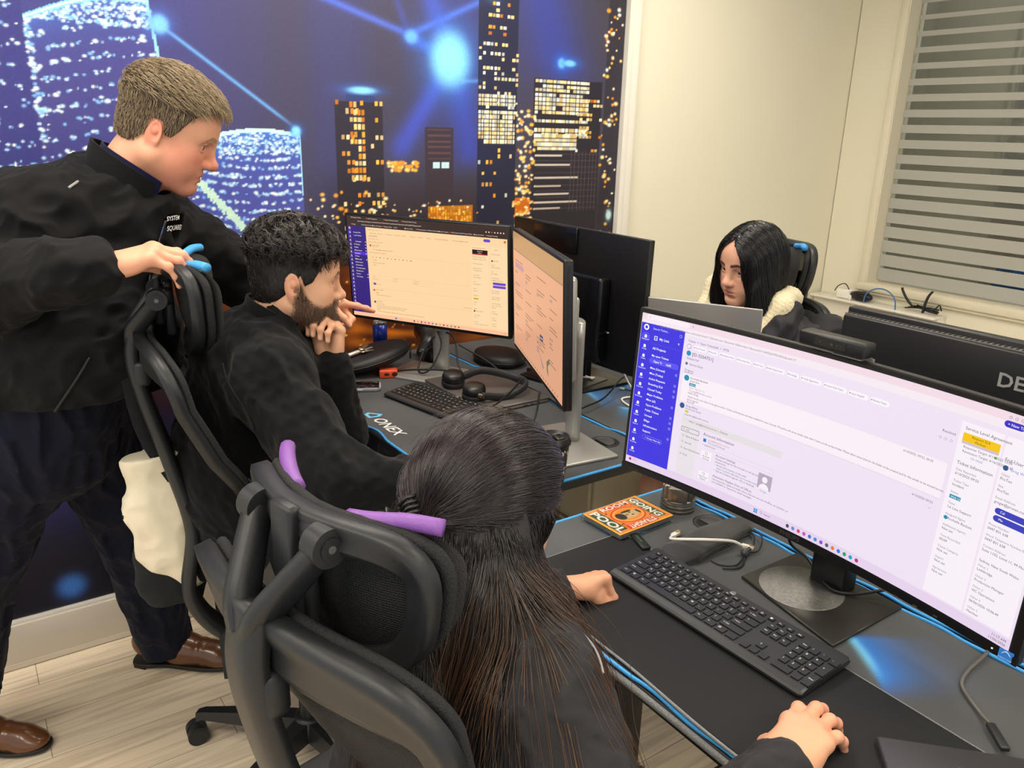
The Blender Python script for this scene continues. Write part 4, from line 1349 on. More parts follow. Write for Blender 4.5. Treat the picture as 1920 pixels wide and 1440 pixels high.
    U.text(ax + 0.010, y1 - 0.073, 'Response Target: 6/11/2025 13:00', 0.0054, GREY_T, 3); U.text(ax + 0.010, y1 - 0.080, 'Resolution Target: 6/16/2025 12:45', 0.0054, GREY_T, 3); U.disc(ax + 0.060, y1 - 0.0715, 0.002, '#38b848', 4)
    U.text(ax + 0.034, y1 - 0.087, 'On Hold', 0.0052, '#6a86c5', 3, align='CENTER')
    U.text(ax + 0.006, y1 - 0.100, 'Ticket Information', 0.0074, '#55505c', 3)
    v = y1 - 0.110
    for a, b in (('Date Reported', '6/10/2025 09:52'), ('Ticket Type', 'Incident'), ('Status', None), ('Team', '1st Line Support'), ('Assigned Agent', '   Rochelle Beckett'), ('Additional Agents', 'Not set'), ('Time Recorded', '00:09'), ('Ticket Category', 'Not set'), ('Impact', 'Not set'), ('Agreement', 'Not set')):
        U.text(ax + 0.007, v, a, 0.0052, '#8d8794', 3)
        if b: U.text(ax + 0.007, v - 0.0068, b, 0.0058, '#4a4652', 3)
        else: U.rect(ax + 0.007, v - 0.009, ax + 0.025, v - 0.003, '#1b8fb0', 3); U.text(ax + 0.009, v - 0.0078, 'With User', 0.0046, '#ffffff', 4)
        if a.startswith('Assigned'): U.disc(ax + 0.009, v - 0.005, 0.0032, '#1590b0', 4)
        v -= 0.0183
    bx = ax + 0.073
    U.text(bx, y1 - 0.070, 'End-User details', 0.0072, '#55505c', 3); U.disc(bx + 0.004, y1 - 0.080, 0.0040, '#24588c', 3); U.text(bx + 0.011, y1 - 0.082, 'Greg White', 0.0060, '#6a86c5', 3)
    v = y1 - 0.092
    for a, b in (('Client', 'ProTen'), ('Site', 'ProTen'), ('Email Address', 'gregw@proten.com.au')):
        U.text(bx, v, a, 0.0052, '#8d8794', 3); U.text(bx, v - 0.0068, b, 0.0058, '#4a4652', 3); v -= 0.0180
    for k, nme in enumerate(('Call on Microsoft Teams', 'Message Directly on Teams')):
        U.pill(bx + 0.004, v - 0.004 - k * 0.0115, x1 - 0.006, v + 0.0055 - k * 0.0115, '#3a3fb8', 3); U.text(bx + 0.012, v - 0.001 - k * 0.0115, nme, 0.0052, '#ffffff', 4)
    v -= 0.024
    for a, b in (('Phone Number', '0447 831 638'), ('Work Telephone Number/Extension', '0447 831 638'), ('Contact Address', 'Suite 1102, Level 11, 99 Mount Street'), ('', 'Sydney, New South Wales'), ('Other 1', 'Lethbridge'), ('Other 2', 'Production Manager'), ('Other 3', 'VIC Operations'), ('Other 4', '06/06/2026 10:06:49'), ('Other 5', 'Member')):
        U.text(bx, v, a, 0.0050, '#8d8794', 3); U.text(bx, v - 0.0068, b, 0.0056, '#4a4652', 3); v -= 0.0175 if a else 0.0150
    U.pill(x1 - 0.085, y1 - 0.022, x1 - 0.055, y1 - 0.012, '#3a2fc4', 4); U.text(x1 - 0.080, y1 - 0.0190, '+ New Ticket', 0.0058, '#ffffff', 5)
    for k in range(6): U.ring(x1 - 0.078 + 0.0085 * k, y1 - 0.0068, 0.0021, '#6a6470', 0.0005, 4, '#f3dbe6')
    U.disc(x1 - 0.036, y1 - 0.0165, 0.0026, '#c03a50', 5)
    U.text(x1 - 0.172, y1 - 0.060, 'Resolved', 0.0060, GREY_T, 3)
    for k in range(3): U.ring(x1 - 0.173 + 0.009 * k, y1 - 0.070, 0.0020, '#7a7484', 0.0005, 4, '#f9eef6')
    # task bar
    for du, dv in ((0, 0), (0.0045, 0), (0, 0.0045), (0.0045, 0.0045)): U.rect(-0.086 + du, y0 + 0.0045 + dv, -0.0822 + du, y0 + 0.0083 + dv, '#2f8fe0', 3)
    U.ring(-0.069, y0 + 0.0095, 0.0026, '#6a6470', 0.0006, 3, '#e6d3ec'); U.text(-0.063, y0 + 0.0075, 'Search', 0.0056, GREY_T, 3)
    for k, c in enumerate(('#50485a', '#5f8fd8', '#d04a78', '#c050c0', '#4a70d0', '#3a90d8', '#8a4ad0', '#506070', '#e08040', '#2f7fd0', '#20a060', '#1f9fd0', '#c03080')):
        U.pill(-0.012 + 0.0122 * k, y0 + 0.0045, -0.005 + 0.0122 * k, y0 + 0.0120, c, 3)
    U.text(x1 - 0.006, y0 + 0.0100, '11:17 AM', 0.0058, '#55505c', 3, align='RIGHT'); U.text(x1 - 0.006, y0 + 0.0035, '11/06/2026', 0.0058, '#55505c', 3, align='RIGHT')
    U.disc(x0 + 0.012, y0 + 0.0085, 0.0032, '#c0186a', 3); U.text(x0 + 0.018, y0 + 0.007, '15\u00b0C', 0.0055, '#c0186a', 3)

# ---- near ultrawide monitor: gently curved panel
W_, H_ = 0.840, 0.361
RC = 2.1
def sag(u): return (0.41 ** 2 - u * u) / (2 * RC)
t = empty('ultrawide_monitor', (-0.772, 1.275, ZB + MT)); tag(t, 'large black ultrawide monitor showing a blue and lilac ticket page', 'monitor')
cM = np.array([-0.798, 1.173, 1.142]) - np.array(t.location)
ML = Matrix.Translation(cM) @ Matrix(rotm(-math.radians(3.27), 0, 0).tolist()).to_4x4()
m = MB(); n = 36
us = np.linspace(-W_ / 2, W_ / 2, n + 1)
def shell(y0, y1, z0, z1, mi, ins=0.0):
    V = []
    for u in us:
        uu = u * (1 - ins)
        V += [(uu, sag(u) + y0, z0), (uu, sag(u) + y0, z1), (uu, sag(u) + y1, z1), (uu, sag(u) + y1, z0)]
    F = []
    for i in range(n):
        for k in range(4):
            a, b = i * 4 + k, i * 4 + (k + 1) % 4
            F.append((a, b, b + 4, a + 4))
    F.append((3, 2, 1, 0)); F.append(tuple(n * 4 + k for k in range(4)))
    m.add(V, F, mi, False)
shell(0.0, 0.020, -H_ / 2, H_ / 2, 0)
shell(0.020, 0.055, -H_ * 0.42, H_ * 0.40, 0, 0.10)
shell(0.003, 0.019, H_ / 2, H_ / 2 + 0.0025, 1)
shell(-0.0022, 0.003, -H_ / 2, -H_ / 2 + 0.0125, 0)
hb = m.build('housing', [BEZ, GREYP], t); hb.matrix_local = ML
U = UI(lambda u, v, d: (u, sag(u) - 0.0012 - d, v), True)
ui_near(U, -0.412, 0.405, -0.1645, 0.1735)
d = U.build('display', t); d.matrix_local = ML
m = MB(); Mt = np.array([[1, 0, 0], [0, 0, 1], [0, 1, 0]], float).T
MX = np.array([[1, 0, 0], [0, 0, -1], [0, 1, 0]], float)
m.text('PHILIPS', 0.0125, MX, (0.000, sag(0) - 0.0028, -0.1765), 0, align='CENTER', xs=1.1, bold=0.01)
m.text('Brilliance 349', 0.0080, MX, (-0.412, sag(0.40) - 0.0030, -0.1770), 0)
for k in range(6): m.box((0.225 + 0.033 * k, sag(0.29) - 0.0055 + 0.006 * (k > 2) , -0.1745), (0.007, 0.001, 0.002), 0)
m.box((0.383, sag(0.383) - 0.0030, -0.1730), (0.0022, 0.001, 0.0022), 1)
m.box((0.404, sag(0.404) - 0.0034, -0.1715), (0.020, 0.001, 0.0165), 2)
m.text('ENERGY STAR', 0.0030, MX, (0.3945, sag(0.404) - 0.0042, -0.1778), 3)
m.tube([(0.398 + 0.012 * a, sag(0.404) - 0.0042, -0.1705 + 0.005 * math.sin(a * PI)) for a in np.linspace(0, 1, 8)], 0.0006, 5, 3)
lm = m.build('lettering', [mat('bezel_print', '#3d3d40', 0.5), glow('power_led', '#ffffff', 1.0), mat('star_sticker', '#2f7fd8', 0.4), mat('sticker_white', '#d8e8f8', 0.4)], t); lm.matrix_local = ML
bx = np.array([-0.757, 1.238, 0]) - np.array([t.location.x, t.location.y, 0])
m = MB(); m.slab([(bx[0] - 0.118, bx[1] - 0.060), (bx[0] + 0.118, bx[1] - 0.105), (bx[0] + 0.116, bx[1] + 0.112), (bx[0] - 0.118, bx[1] + 0.112)], 0.0, 0.007, 0, 0.002)
m.build('stand_base', mat('base_dark_brushed', '#3c3b38', 0.34, 0.5, noise=30, var=0.10), t)
m = MB(); m.lathe([(0, 0.0080), (0.078, 0.0080), (0.080, 0.0066)], 48, 0, t=(bx[0] - 0.028, bx[1] + 0.005, 0))
m.build('turn_disc', mat('disc_brushed_metal', '#8a8a88', 0.30, 0.85, noise=160, var=0.45, aniso=0.7, bump=(500, 0.5)), t)
m = MB(); m.box((0.012, 0.030, 0.075), (0.074, 0.042, 0.14), bevel=0.004).box((0.012, 0.012, 0.20), (0.074, 0.030, 0.20), bevel=0.004)
m.build('stand_column', BEZ, t)
m = MB(); m.tube(catmull([(-0.07, -0.012, 0.115), (-0.094, 0.035, 0.045), (-0.06, 0.05, 0.022), (0.02, 0.004, 0.014), (0.06, 0.02, 0.014), (0.10, 0.06, 0.03)], 10), 0.0030, 8)
tag(m.build('monitor_cable', mat('cable_black', '#141416', 0.45), None, t.location), 'black cable looping from the ultrawide monitor over its stand base', 'cable')

# ---- webcam bar on the ultrawide
wb = empty('webcam', (-0.772, 1.215, 1.328)); tag(wb, 'black bar webcam sitting on top of the ultrawide monitor', 'webcam')
MB().box((0, 0.0, 0.0165), (0.128, 0.034, 0.026), bevel=0.004).build('body', mat('webcam_black', '#131416', 0.42), wb)
m = MB().box((0, -0.0174, 0.017), (0.060, 0.001, 0.013))
for k, r in ((-0.018, 0.0016), (0.004, 0.0024), (0.014, 0.0012), (0.021, 0.0012)): m.cyl((k, -0.0176, 0.017), (k, -0.0186, 0.017), r, n=12, mi=1)
m.build('lens_window', [mat('lens_gloss', '#050508', 0.08), mat('lens_blue', '#2b3450', 0.1)], wb)
m = MB().box((0.030, 0.004, 0.0012), (0.055, 0.034, 0.0022), bevel=0.001).box((0.052, 0.020, -0.02), (0.02, 0.004, 0.04), bevel=0.001)
m.build('clip', mat('clip_grey', '#7a7872', 0.4, 0.3), wb)

# ---- bearded man's two monitors
def ui_warm(U, x0, x1, y0, y1):
    D = '#3b2b27'; T = '#f4dcc6'; G = '#a98765'
    U.rect(x0, y0, x1, y1, '#ffd7a4', 0)
    U.rect(x0, y1 - 0.034, x1, y1, D, 1)
    U.rect(x0, y0, x1, y0 + 0.013, '#ffc39c', 1)
    u = x0 + 0.018
    for k, nme in enumerate(('MS Analytics Office', 'Halo Integrations', 'Palace Desktop Support', 'Running Health Therapy')):
        if k: U.disc(u - 0.004, y1 - 0.0055, 0.0022, '#d84a3a', 3)
        U.text(u, y1 - 0.007, nme, 0.0052, T, 3); u += 0.068
    U.text(x0 + 0.044, y1 - 0.018, 'systemsquared.halopsa.com/ticket?area=1&mainview=user&viewid=1&sortby=1&id=0204733&queueid=1', 0.0058, T, 3)
    u = x0 + 0.022
    for k, nme in enumerate(('Design', 'MS Admin Portal', 'Halo Workplace', 'Passportal (PL)', 'N3L', 'Intune Client', 'IT Recovery Plan', 'M365 AdminCenter', 'Sophos Support', 'VPN Syslog Home', 'Manage Mailbox', 'Security Cloud', 'Outlook Training')):
        U.disc(u - 0.003, y1 - 0.0275, 0.002, ('#d84a3a', '#5a9ad8', '#d8d8d8')[k % 3], 3); U.text(u, y1 - 0.029, nme, 0.0050, T, 3); u += 0.042
    for k in range(7): U.disc(x1 - 0.012 - 0.010 * k, y1 - 0.0165, 0.0022, ('#f4dcc6', '#f4dcc6', '#e8e0d0', '#e8d8b0', '#d84a3a', '#f4dcc6', '#f4dcc6')[k], 3)
    sx = x0 + 0.074; B = '#35207c'
    U.rect(x0, y0 + 0.013, sx, y1 - 0.034, B, 2)
    U.disc(x0 + 0.010, y1 - 0.041, 0.004, T, 4); U.disc(x0 + 0.010, y1 - 0.041, 0.002, B, 5)
    v = y1 - 0.054; U.pill(x0 + 0.003, v - 0.005, x0 + 0.017, v + 0.006, '#5530c8', 3)
    for k in range(20): U.disc(x0 + 0.010, v, 0.0021, '#ead8d8', 4); U.rect(x0 + 0.006, v - 0.0048, x0 + 0.014, v - 0.0036, '#ead8d8', 4); v -= 0.0131
    v = y1 - 0.056
    for k, nme in enumerate(('Running Web', '1 open Tickets', '', 'Unassigned', 'Waiting', 'Mine', 'Customers', 'All (Open)', 'Vince', 'Microsoft', 'Breach report', 'Infrastructure', 'On change impact', 'Infrastructure', 'Security', 'Test Tickets')):
        if k == 7: U.rect(x0 + 0.019, v - 0.003, sx, v + 0.007, '#5a2fd0', 3)
        U.text(x0 + 0.024 + (0.006 if k in (3, 4, 5, 6, 8, 9) else 0), v, nme, 0.0052, '#f6ead8', 5, bold=0.01)
        if k in (4, 5, 6, 8, 9): U.disc(x0 + 0.026, v + 0.0018, 0.0023, ('#f0d8c0', '#e8a868', '#70b8d0')[k % 3], 4)
        if k in (3, 4, 5, 6, 7, 9, 14, 15): U.disc(sx - 0.004, v + 0.002, 0.0018, '#e8dcf0', 4)
        v -= 0.0100
    px = sx + 0.008; cx = x1 - 0.130
    U.text(px, y1 - 0.043, 'Tickets  Open Tickets  SG1', 0.0048, G, 3)
    u = px + 0.008
    for k in range(12): U.text(u, y1 - 0.054, ('Show Project', 'Reply Now', 'Email Support', 'Private Note', 'Add Job', 'Send/Invoice', 'Quick Fix', 'Assign To', 'Sales Opportunity', 'Re-Assign', 'Create Appointment', 'Log to Supplier')[k], 0.0046, '#8a6a50', 3); u += 0.031
    U.text(px + 0.004, y1 - 0.064, '[ID 0204733]', 0.0060, '#7a5a44', 3); U.text(px, y1 - 0.073, 'Shared Mailbox Stats', 0.0048, G, 3); U.text(px, y1 - 0.083, 'Progress   Billing   Approvals', 0.0048, '#8a6a50', 3)
    U.disc(px + 0.007, y1 - 0.0935, 0.0040, '#d86850', 3); U.text(px + 0.013, y1 - 0.093, 'Stephen Gillman', 0.0048, '#7a5a44', 3); U.text(px + 0.013, y1 - 0.098, 'Private Note', 0.0045, G, 3)
    U.text(px + 0.014, y1 - 0.108, 'TO: greg@support.com.au', 0.0052, '#8a4a38', 3, xs=1.4); U.text(px + 0.004, y1 - 0.118, 'Show Incoming / Show Signature', 0.0048, '#8a6a50', 3)
    U.frame(px + 0.006, y1 - 0.195, cx - 0.010, y1 - 0.122, '#e6c096', 0.0006, 2)
    for k in range(16): U.rect(px + 0.012 + 0.010 * k + 0.004 * (k % 3), y1 - 0.1335, px + 0.0145 + 0.010 * k + 0.004 * (k % 3), y1 - 0.131, '#6a4a3c', 3)
    U.text(px + 0.012, y1 - 0.143, 'Hi Greg,', 0.0048, '#6a4a3c', 3); U.text(px + 0.012, y1 - 0.152, 'Ticket closed for review', 0.0048, '#6a4a3c', 3); U.text(px + 0.012, y1 - 0.160, 'Thanks', 0.0048, '#6a4a3c', 3)
    for u, nme in ((px + 0.008, 'Status'), (px + 0.088, 'Time Taken'), (px + 0.168, 'Charge rate')): U.text(u, y1 - 0.200, nme, 0.0045, G, 3); U.text(u, y1 - 0.208, 'With user', 0.0045, '#8a6a50', 3)
    U.frame(px + 0.004, y1 - 0.212, px + 0.078, y1 - 0.204, '#e6c096', 0.0005, 2); U.frame(px + 0.164, y1 - 0.212, px + 0.244, y1 - 0.204, '#e6c096', 0.0005, 2)
    U.pill(px + 0.008, y1 - 0.227, px + 0.020, y1 - 0.219, '#6a48c8', 3); U.text(px + 0.024, y1 - 0.225, 'Discard', 0.0048, '#8a6a50', 3)
    for v in (0.236, 0.276): U.rect(px + 0.002, y1 - v, cx, y1 - v + 0.0006, '#e0b88c', 2)
    U.disc(px + 0.010, y1 - 0.245, 0.0040, '#d86850', 3); U.text(px + 0.016, y1 - 0.244, 'Stephen Gillman', 0.0048, '#7a5a44', 3); U.rect(px + 0.016, y1 - 0.255, px + 0.028, y1 - 0.251, '#e8c040', 3); U.text(px + 0.016, y1 - 0.262, 'Enabled online archive for user', 0.0048, '#8a6a50', 3)
    U.disc(px + 0.010, y1 - 0.286, 0.0040, '#544a48', 3); U.text(px + 0.016, y1 - 0.285, 'Greg White', 0.0048, '#7a5a44', 3)
    for k in range(5): U.text(px + 0.016, y1 - 0.293 - 0.0065 * k, ('From User Email', 'Good morning, please refer to the below and action as required', 'Hi support, could you please enable archive for the mailbox', 'Regards', 'To: System Squared Support  mailbox full and cannot send any further email until it has been cleared')[k], 0.0046, '#7a5a44', 3)
    U.text(cx - 0.03, y1 - 0.268, '10/06/2025 09:50', 0.0045, G, 3)
    for a, b in ((cx + 0.004, cx + 0.066), (cx + 0.070, x1 - 0.003)): U.rect(a, y0 + 0.02, b, y1 - 0.060, '#ffdcae', 2)
    U.text(cx + 0.008, y1 - 0.070, 'Service Level Agreement', 0.0046, '#6a4a3c', 3)
    U.rect(cx + 0.008, y1 - 0.087, cx + 0.062, y1 - 0.074, '#20100f', 3); U.rect(cx + 0.008, y1 - 0.090, cx + 0.062, y1 - 0.087, '#c8303a', 3); U.text(cx + 0.035, y1 - 0.080, 'Breached', 0.0048, '#f4dcc6', 4, align='CENTER'); U.text(cx + 0.035, y1 - 0.0855, 'Medium', 0.0042, '#f4dcc6', 4, align='CENTER')
    v = y1 - 0.098
    for k, nme in enumerate(('Response Target: 10:50', 'Resolution Target: 12:55', '', 'Ticket Information', '', 'Date Reported', '11/06/2025 09:10', '', 'Ticket Type', 'Service Request', '', 'Status', 'With Support', '', 'Team', 'Project', '', 'Category', '', '', 'Impact', 'Low', '', 'Agent', '   Stephen Gillman', '', 'Time Taken', '00:14', '', 'Priority', 'Contract  Managed Services')):
        U.text(cx + 0.009, v, nme, 0.0046, '#7a5a44', 3); v -= 0.0073
    U.rect(cx + 0.009, y1 - 0.234, cx + 0.026, y1 - 0.229, '#d8a820', 3); U.disc(cx + 0.011, y1 - 0.2725, 0.003, '#544a48', 3)
    v = y1 - 0.072
    for k, nme in enumerate(('         504.57', '', 'End-User details', '', '', '   Greg White', '', 'Client', 'ProTen Limited', '', 'Site', 'Main Office', '', 'Email Address', 'greg@proten.com.au', '', '', '', '', 'Phone Number', '0447 831 638', '', 'Work Telephone', '0447 831 638', '', 'Contact Address', 'Suite 1102 Level 11', 'Sydney', '', 'Other 1', 'Lethbridge', '', 'Other 2', 'Manager', '', 'Other 3', 'Member')):
        U.text(cx + 0.074, v, nme, 0.0046, '#7a5a44', 3); v -= 0.0068
    for k in range(2): U.pill(cx + 0.078, y1 - 0.180 - 0.010 * k, x1 - 0.006, y1 - 0.172 - 0.010 * k, '#6a48c8', 3)
    U.disc(cx + 0.077, y1 - 0.105, 0.0030, '#544a48', 3)
    U.pill(cx + 0.048, y1 - 0.048, cx + 0.072, y1 - 0.039, '#6a48c8', 3); U.disc(x1 - 0.008, y1 - 0.043, 0.004, '#e06a48', 3)
    for k, c in enumerate(('#5a4040', '#e0a050', '#5a4060', '#d040a0', '#8a50c8', '#5a70d0', '#4a9a50', '#e0a060', '#6a5080', '#c06a60', '#5aa060', '#d84a3a', '#408048')): U.disc(-0.052 + 0.0142 * k, y0 + 0.0063, 0.0030, c, 3)
    U.rect(-0.128, y0 + 0.003, -0.120, y0 + 0.010, '#7a88a8', 3); U.text(-0.112, y0 + 0.0045, 'Search', 0.005, '#a88870', 3)
    U.text(x1 - 0.006, y0 + 0.0045, '11:17 AM', 0.0048, '#6a4a3c', 3, align='RIGHT')

def ui_salmon(U, x0, x1, y0, y1):
    G = '#8a6250'
    U.rect(x0, y0, x1, y1, '#dfa582', 0)
    U.rect(x0, y1 - 0.050, x1, y1, '#bd9263', 1); U.rect(x0, y1 - 0.053, x1, y1 - 0.050, '#9a7a60', 2)
    U.pill(x0 + 0.03, y1 - 0.10, x0 + 0.15, y1 - 0.085, '#b98a9a', 2)
    r = np.random.default_rng(4)
    for col in range(4):
        u = x0 + 0.03 + col * 0.145; v = y1 - 0.08 - 0.02 * (col % 2)
        while v > y0 + 0.05:
            L = r.uniform(0.03, 0.11); U.rect(u, v, u + L, v + 0.0022, G, 2)
            if r.uniform() < 0.25: U.rect(u, v - 0.016, u + 0.03, v - 0.006, '#c79a86', 2); U.rect(u + 0.002, v - 0.012, u + 0.022, v - 0.0105, G, 3)
            v -= r.choice([0.008, 0.008, 0.022, 0.034])
    U.rect(0.06, -0.066, 0.095, -0.050, '#43486a', 3); U.rect(0.066, -0.060, 0.088, -0.057, '#d8d0d8', 4)
    U.poly([(0.135, -0.105), (0.165, -0.088), (0.172, -0.10), (0.150, -0.112), (0.158, -0.140), (0.140, -0.128)], '#74745c', 3)
    U.poly([(0.03, -0.09), (0.045, -0.10), (0.105, -0.128), (0.10, -0.138)], '#a67f86', 3)
    for k in range(22): U.rect(x0 + 0.02 + 0.025 * k, y0 + 0.006, x0 + 0.026 + 0.025 * k, y0 + 0.012, G, 2)

def silver_stand(t, c, back, base_c, base_rot, top, lean=(0, 0), w=0.058):
    """broad silver column rising behind the panel, from a flat silver foot. coordinates are the monitor's own"""
    m = MB(); T = rotm(0, 0, base_rot)
    m.box((0, 0, 0.0045), (0.27, 0.195, 0.009), bevel=0.003, rot=None, mi=0)
    b = m.build('stand_base', SILV, t); b.location = (base_c[0], base_c[1], ZA + MT - t.location.z); b.rotation_euler = (0, 0, base_rot)
    m = MB()
    prof = [(w / 2 * math.cos(a), 0.019 * math.sin(a)) for a in np.linspace(0, 2 * PI, 20, endpoint=False)]
    z0 = ZA + MT + 0.006
    pts = [(back[0] + lean[0] * k, back[1] + lean[1] * k, z0 + (top - z0) * k) for k in np.linspace(0, 1, 9)]
    m.sweep(pts, prof, 0, ups=(0, 1, 0))
    m.box((back[0] + lean[0] * .6, back[1] + lean[1] * .6 - 0.035, c[2] + 0.02), (0.06, 0.06, 0.07), bevel=0.006)
    m.build('stand_column', SILV, t)

tL, ML2, T, o = flat_monitor((-2.276, 1.237, 1.222), 29.94, -4.24, 0.61, 0.3599, 'left monitor of the bearded man, warm orange page with a purple side bar', ui_warm, (0.008, 0.007, 0.011))
silver_stand(tL, (0, 0, 1.222), (0.005, 0.095), (0.0, 0.035), 0.0, 1.27, (0.0, -0.02), 0.062)
MB().box((0, 0.03, 0), (0.50, 0.03, 0.26), bevel=0.01).build('back_cover', SILV, tL).matrix_local = ML2
tR, ML2, T, o = flat_monitor((-1.675, 1.240, 1.223), -23.67, -2.2, 0.61, 0.36, 'right monitor of the bearded man, salmon page seen at a steep angle', ui_salmon, (0.008, 0.007, 0.012))
MB().box((0, 0.032, 0), (0.50, 0.034, 0.26), bevel=0.01).build('back_cover', SILV, tR).matrix_local = ML2
silver_stand(tR, (0, 0, 1.223), (0.070, 0.100), (0.105, 0.055), 0.30, 1.215, (0.030, -0.01), 0.070)
m = MB()
for k in range(60): m.box((0.3052, 0.010, -0.165 + 0.0056 * k), (0.0012, 0.006, 0.0026))
v = m.build('edge_vents', mat('vent_black', '#050506', 0.6), tR); v.matrix_local = ML2

# ---- big black monitor on the far desk, seen from the back
tC, ML2, T, o = flat_monitor((-2.04, 1.655, 1.173), -1.05, 1.3, 0.71, 0.419, 'large black monitor on the far desk, seen from its back with a white cable', None, depth=0.020, screen_part=False)
m = MB(); m.box((0, -0.022, -0.06), (0.40, 0.046, 0.27), bevel=0.010).box((-0.10, -0.004, 0.165), (0.24, 0.010, 0.085), bevel=0.003)
b = m.build('back_box', mat('gloss_black_plastic', '#0a0a0c', 0.22), tC); b.matrix_local = ML2
m = MB()
for k in range(3): m.box((0.2005, -0.024, -0.10 - 0.020 * k), (0.002, 0.016, 0.008), bevel=0.001)
b = m.build('ports', mat('port_dark', '#030304', 0.3), tC); b.matrix_local = ML2
m = MB(); m.box((0.02, 0.03, ZA + MT + 0.005), (0.30, 0.22, 0.010), bevel=0.003).box((0.02, 0.04, 0.96), (0.09, 0.03, 0.17), bevel=0.006)
m.build('stand', BEZ, tC)

# ---- wide monitor seen from the back, right of the woman
t = empty('monitor', (-0.65, 1.70, 0)); tag(t, 'black monitor with a grey logo and vented top edge, seen from its back', 'monitor')
m = MB(); m.box((0, 0.0, 1.125), (0.81, 0.026, 0.365), bevel=0.004)
m.box((0, -0.018, 1.115), (0.806, 0.030, 0.355), bevel=0.006)
m.build('housing', mat('satin_black_plastic', '#1b1b1e', 0.36, bump=(500, 0.05)), t)
m = MB(); m.box((0, -0.018, 1.2935), (0.80, 0.024, 0.003), 0)
for k in range(72): m.box((-0.392 + 0.0111 * k, -0.018, 1.2955), (0.0052, 0.021, 0.0015), 1)
m.build('vent_strip', [mat('vent_grey', '#6f6e6c', 0.4), mat('vent_black')], t)
m = MB(); m.text('DELL', 0.040, MX, (0, -0.0345, 1.217), 0, align='CENTER', xs=1.05, bold=0.02)
m.build('logo', mat('logo_grey', '#b4b4b4', 0.35, 0.4), t)
m = MB().box((0, 0.03, ZB + MT + 0.006), (0.30, 0.20, 0.012), bevel=0.003).box((0, 0.03, 0.98), (0.07, 0.03, 0.28), bevel=0.006)
m.build('stand', SILV, t)
# ================================================================== KEYBOARDS
KEYC = mat('keycap_black', '#1e1f21', 0.42, bump=(600, 0.05))
KBB = mat('keyboard_body', '#242527', 0.40, bump=(500, 0.06))
KLEG = mat('keycap_print', '#c9c9c6', 0.5)
R1 = [('Esc', 1), ('F1', 1), ('F2', 1), ('F3', 1), ('F4', 1), ('F5', 1), ('F6', 1), ('F7', 1), ('F8', 1), ('F9', 1), ('F10', 1), ('F11', 1), ('F12', 1), ('\u2302', 1), ('\u25cf', 1), ('Prt', 1), ('Scr', 1), ('Brk', 1)]
R2 = [('`', 1), ('1', 1), ('2', 1), ('3', 1), ('4', 1), ('5', 1), ('6', 1), ('7', 1), ('8', 1), ('9', 1), ('0', 1), ('-', 1), ('=', 1), ('\u2190 Bksp', 2), None, ('Ins', 1), ('Hm', 1), ('Pg', 1), None, ('Num', 1), ('/', 1), ('*', 1), ('-', 1)]
R3 = [('Tab', 1.5), *[(c, 1) for c in 'QWERTYUIOP['], (']', 1), ('\\', 1.5), None, ('Del', 1), ('End', 1), ('Pg', 1), None, ('7', 1), ('8', 1), ('9', 1), ('+', 1, 2)]
R4 = [('Caps', 1.75), *[(c, 1) for c in 'ASDFGHJKL;'], ("'", 1), ('\u2190Enter', 2.25), None, 3, None, ('4', 1), ('5', 1), ('6', 1)]
R5 = [('\u21e7Shift', 2.25), *[(c, 1) for c in 'ZXCVBNM,.'], ('/', 1), ('\u21e7 Shift', 2.75), None, 1, ('\u2191', 1), 1, None, ('1', 1), ('2', 1), ('3', 1), ('Enter', 1, 2)]
R6 = [('Ctrl', 1.25), ('\u229e', 1.25), ('Alt', 1.25), ('', 6.25), ('Alt', 1.25), ('Fn', 1.25), ('\u25a4', 1.25), ('Ctrl', 1.25), None, ('\u2190', 1), ('\u2193', 1), ('\u2192', 1), None, ('0', 2), ('.', 1)]

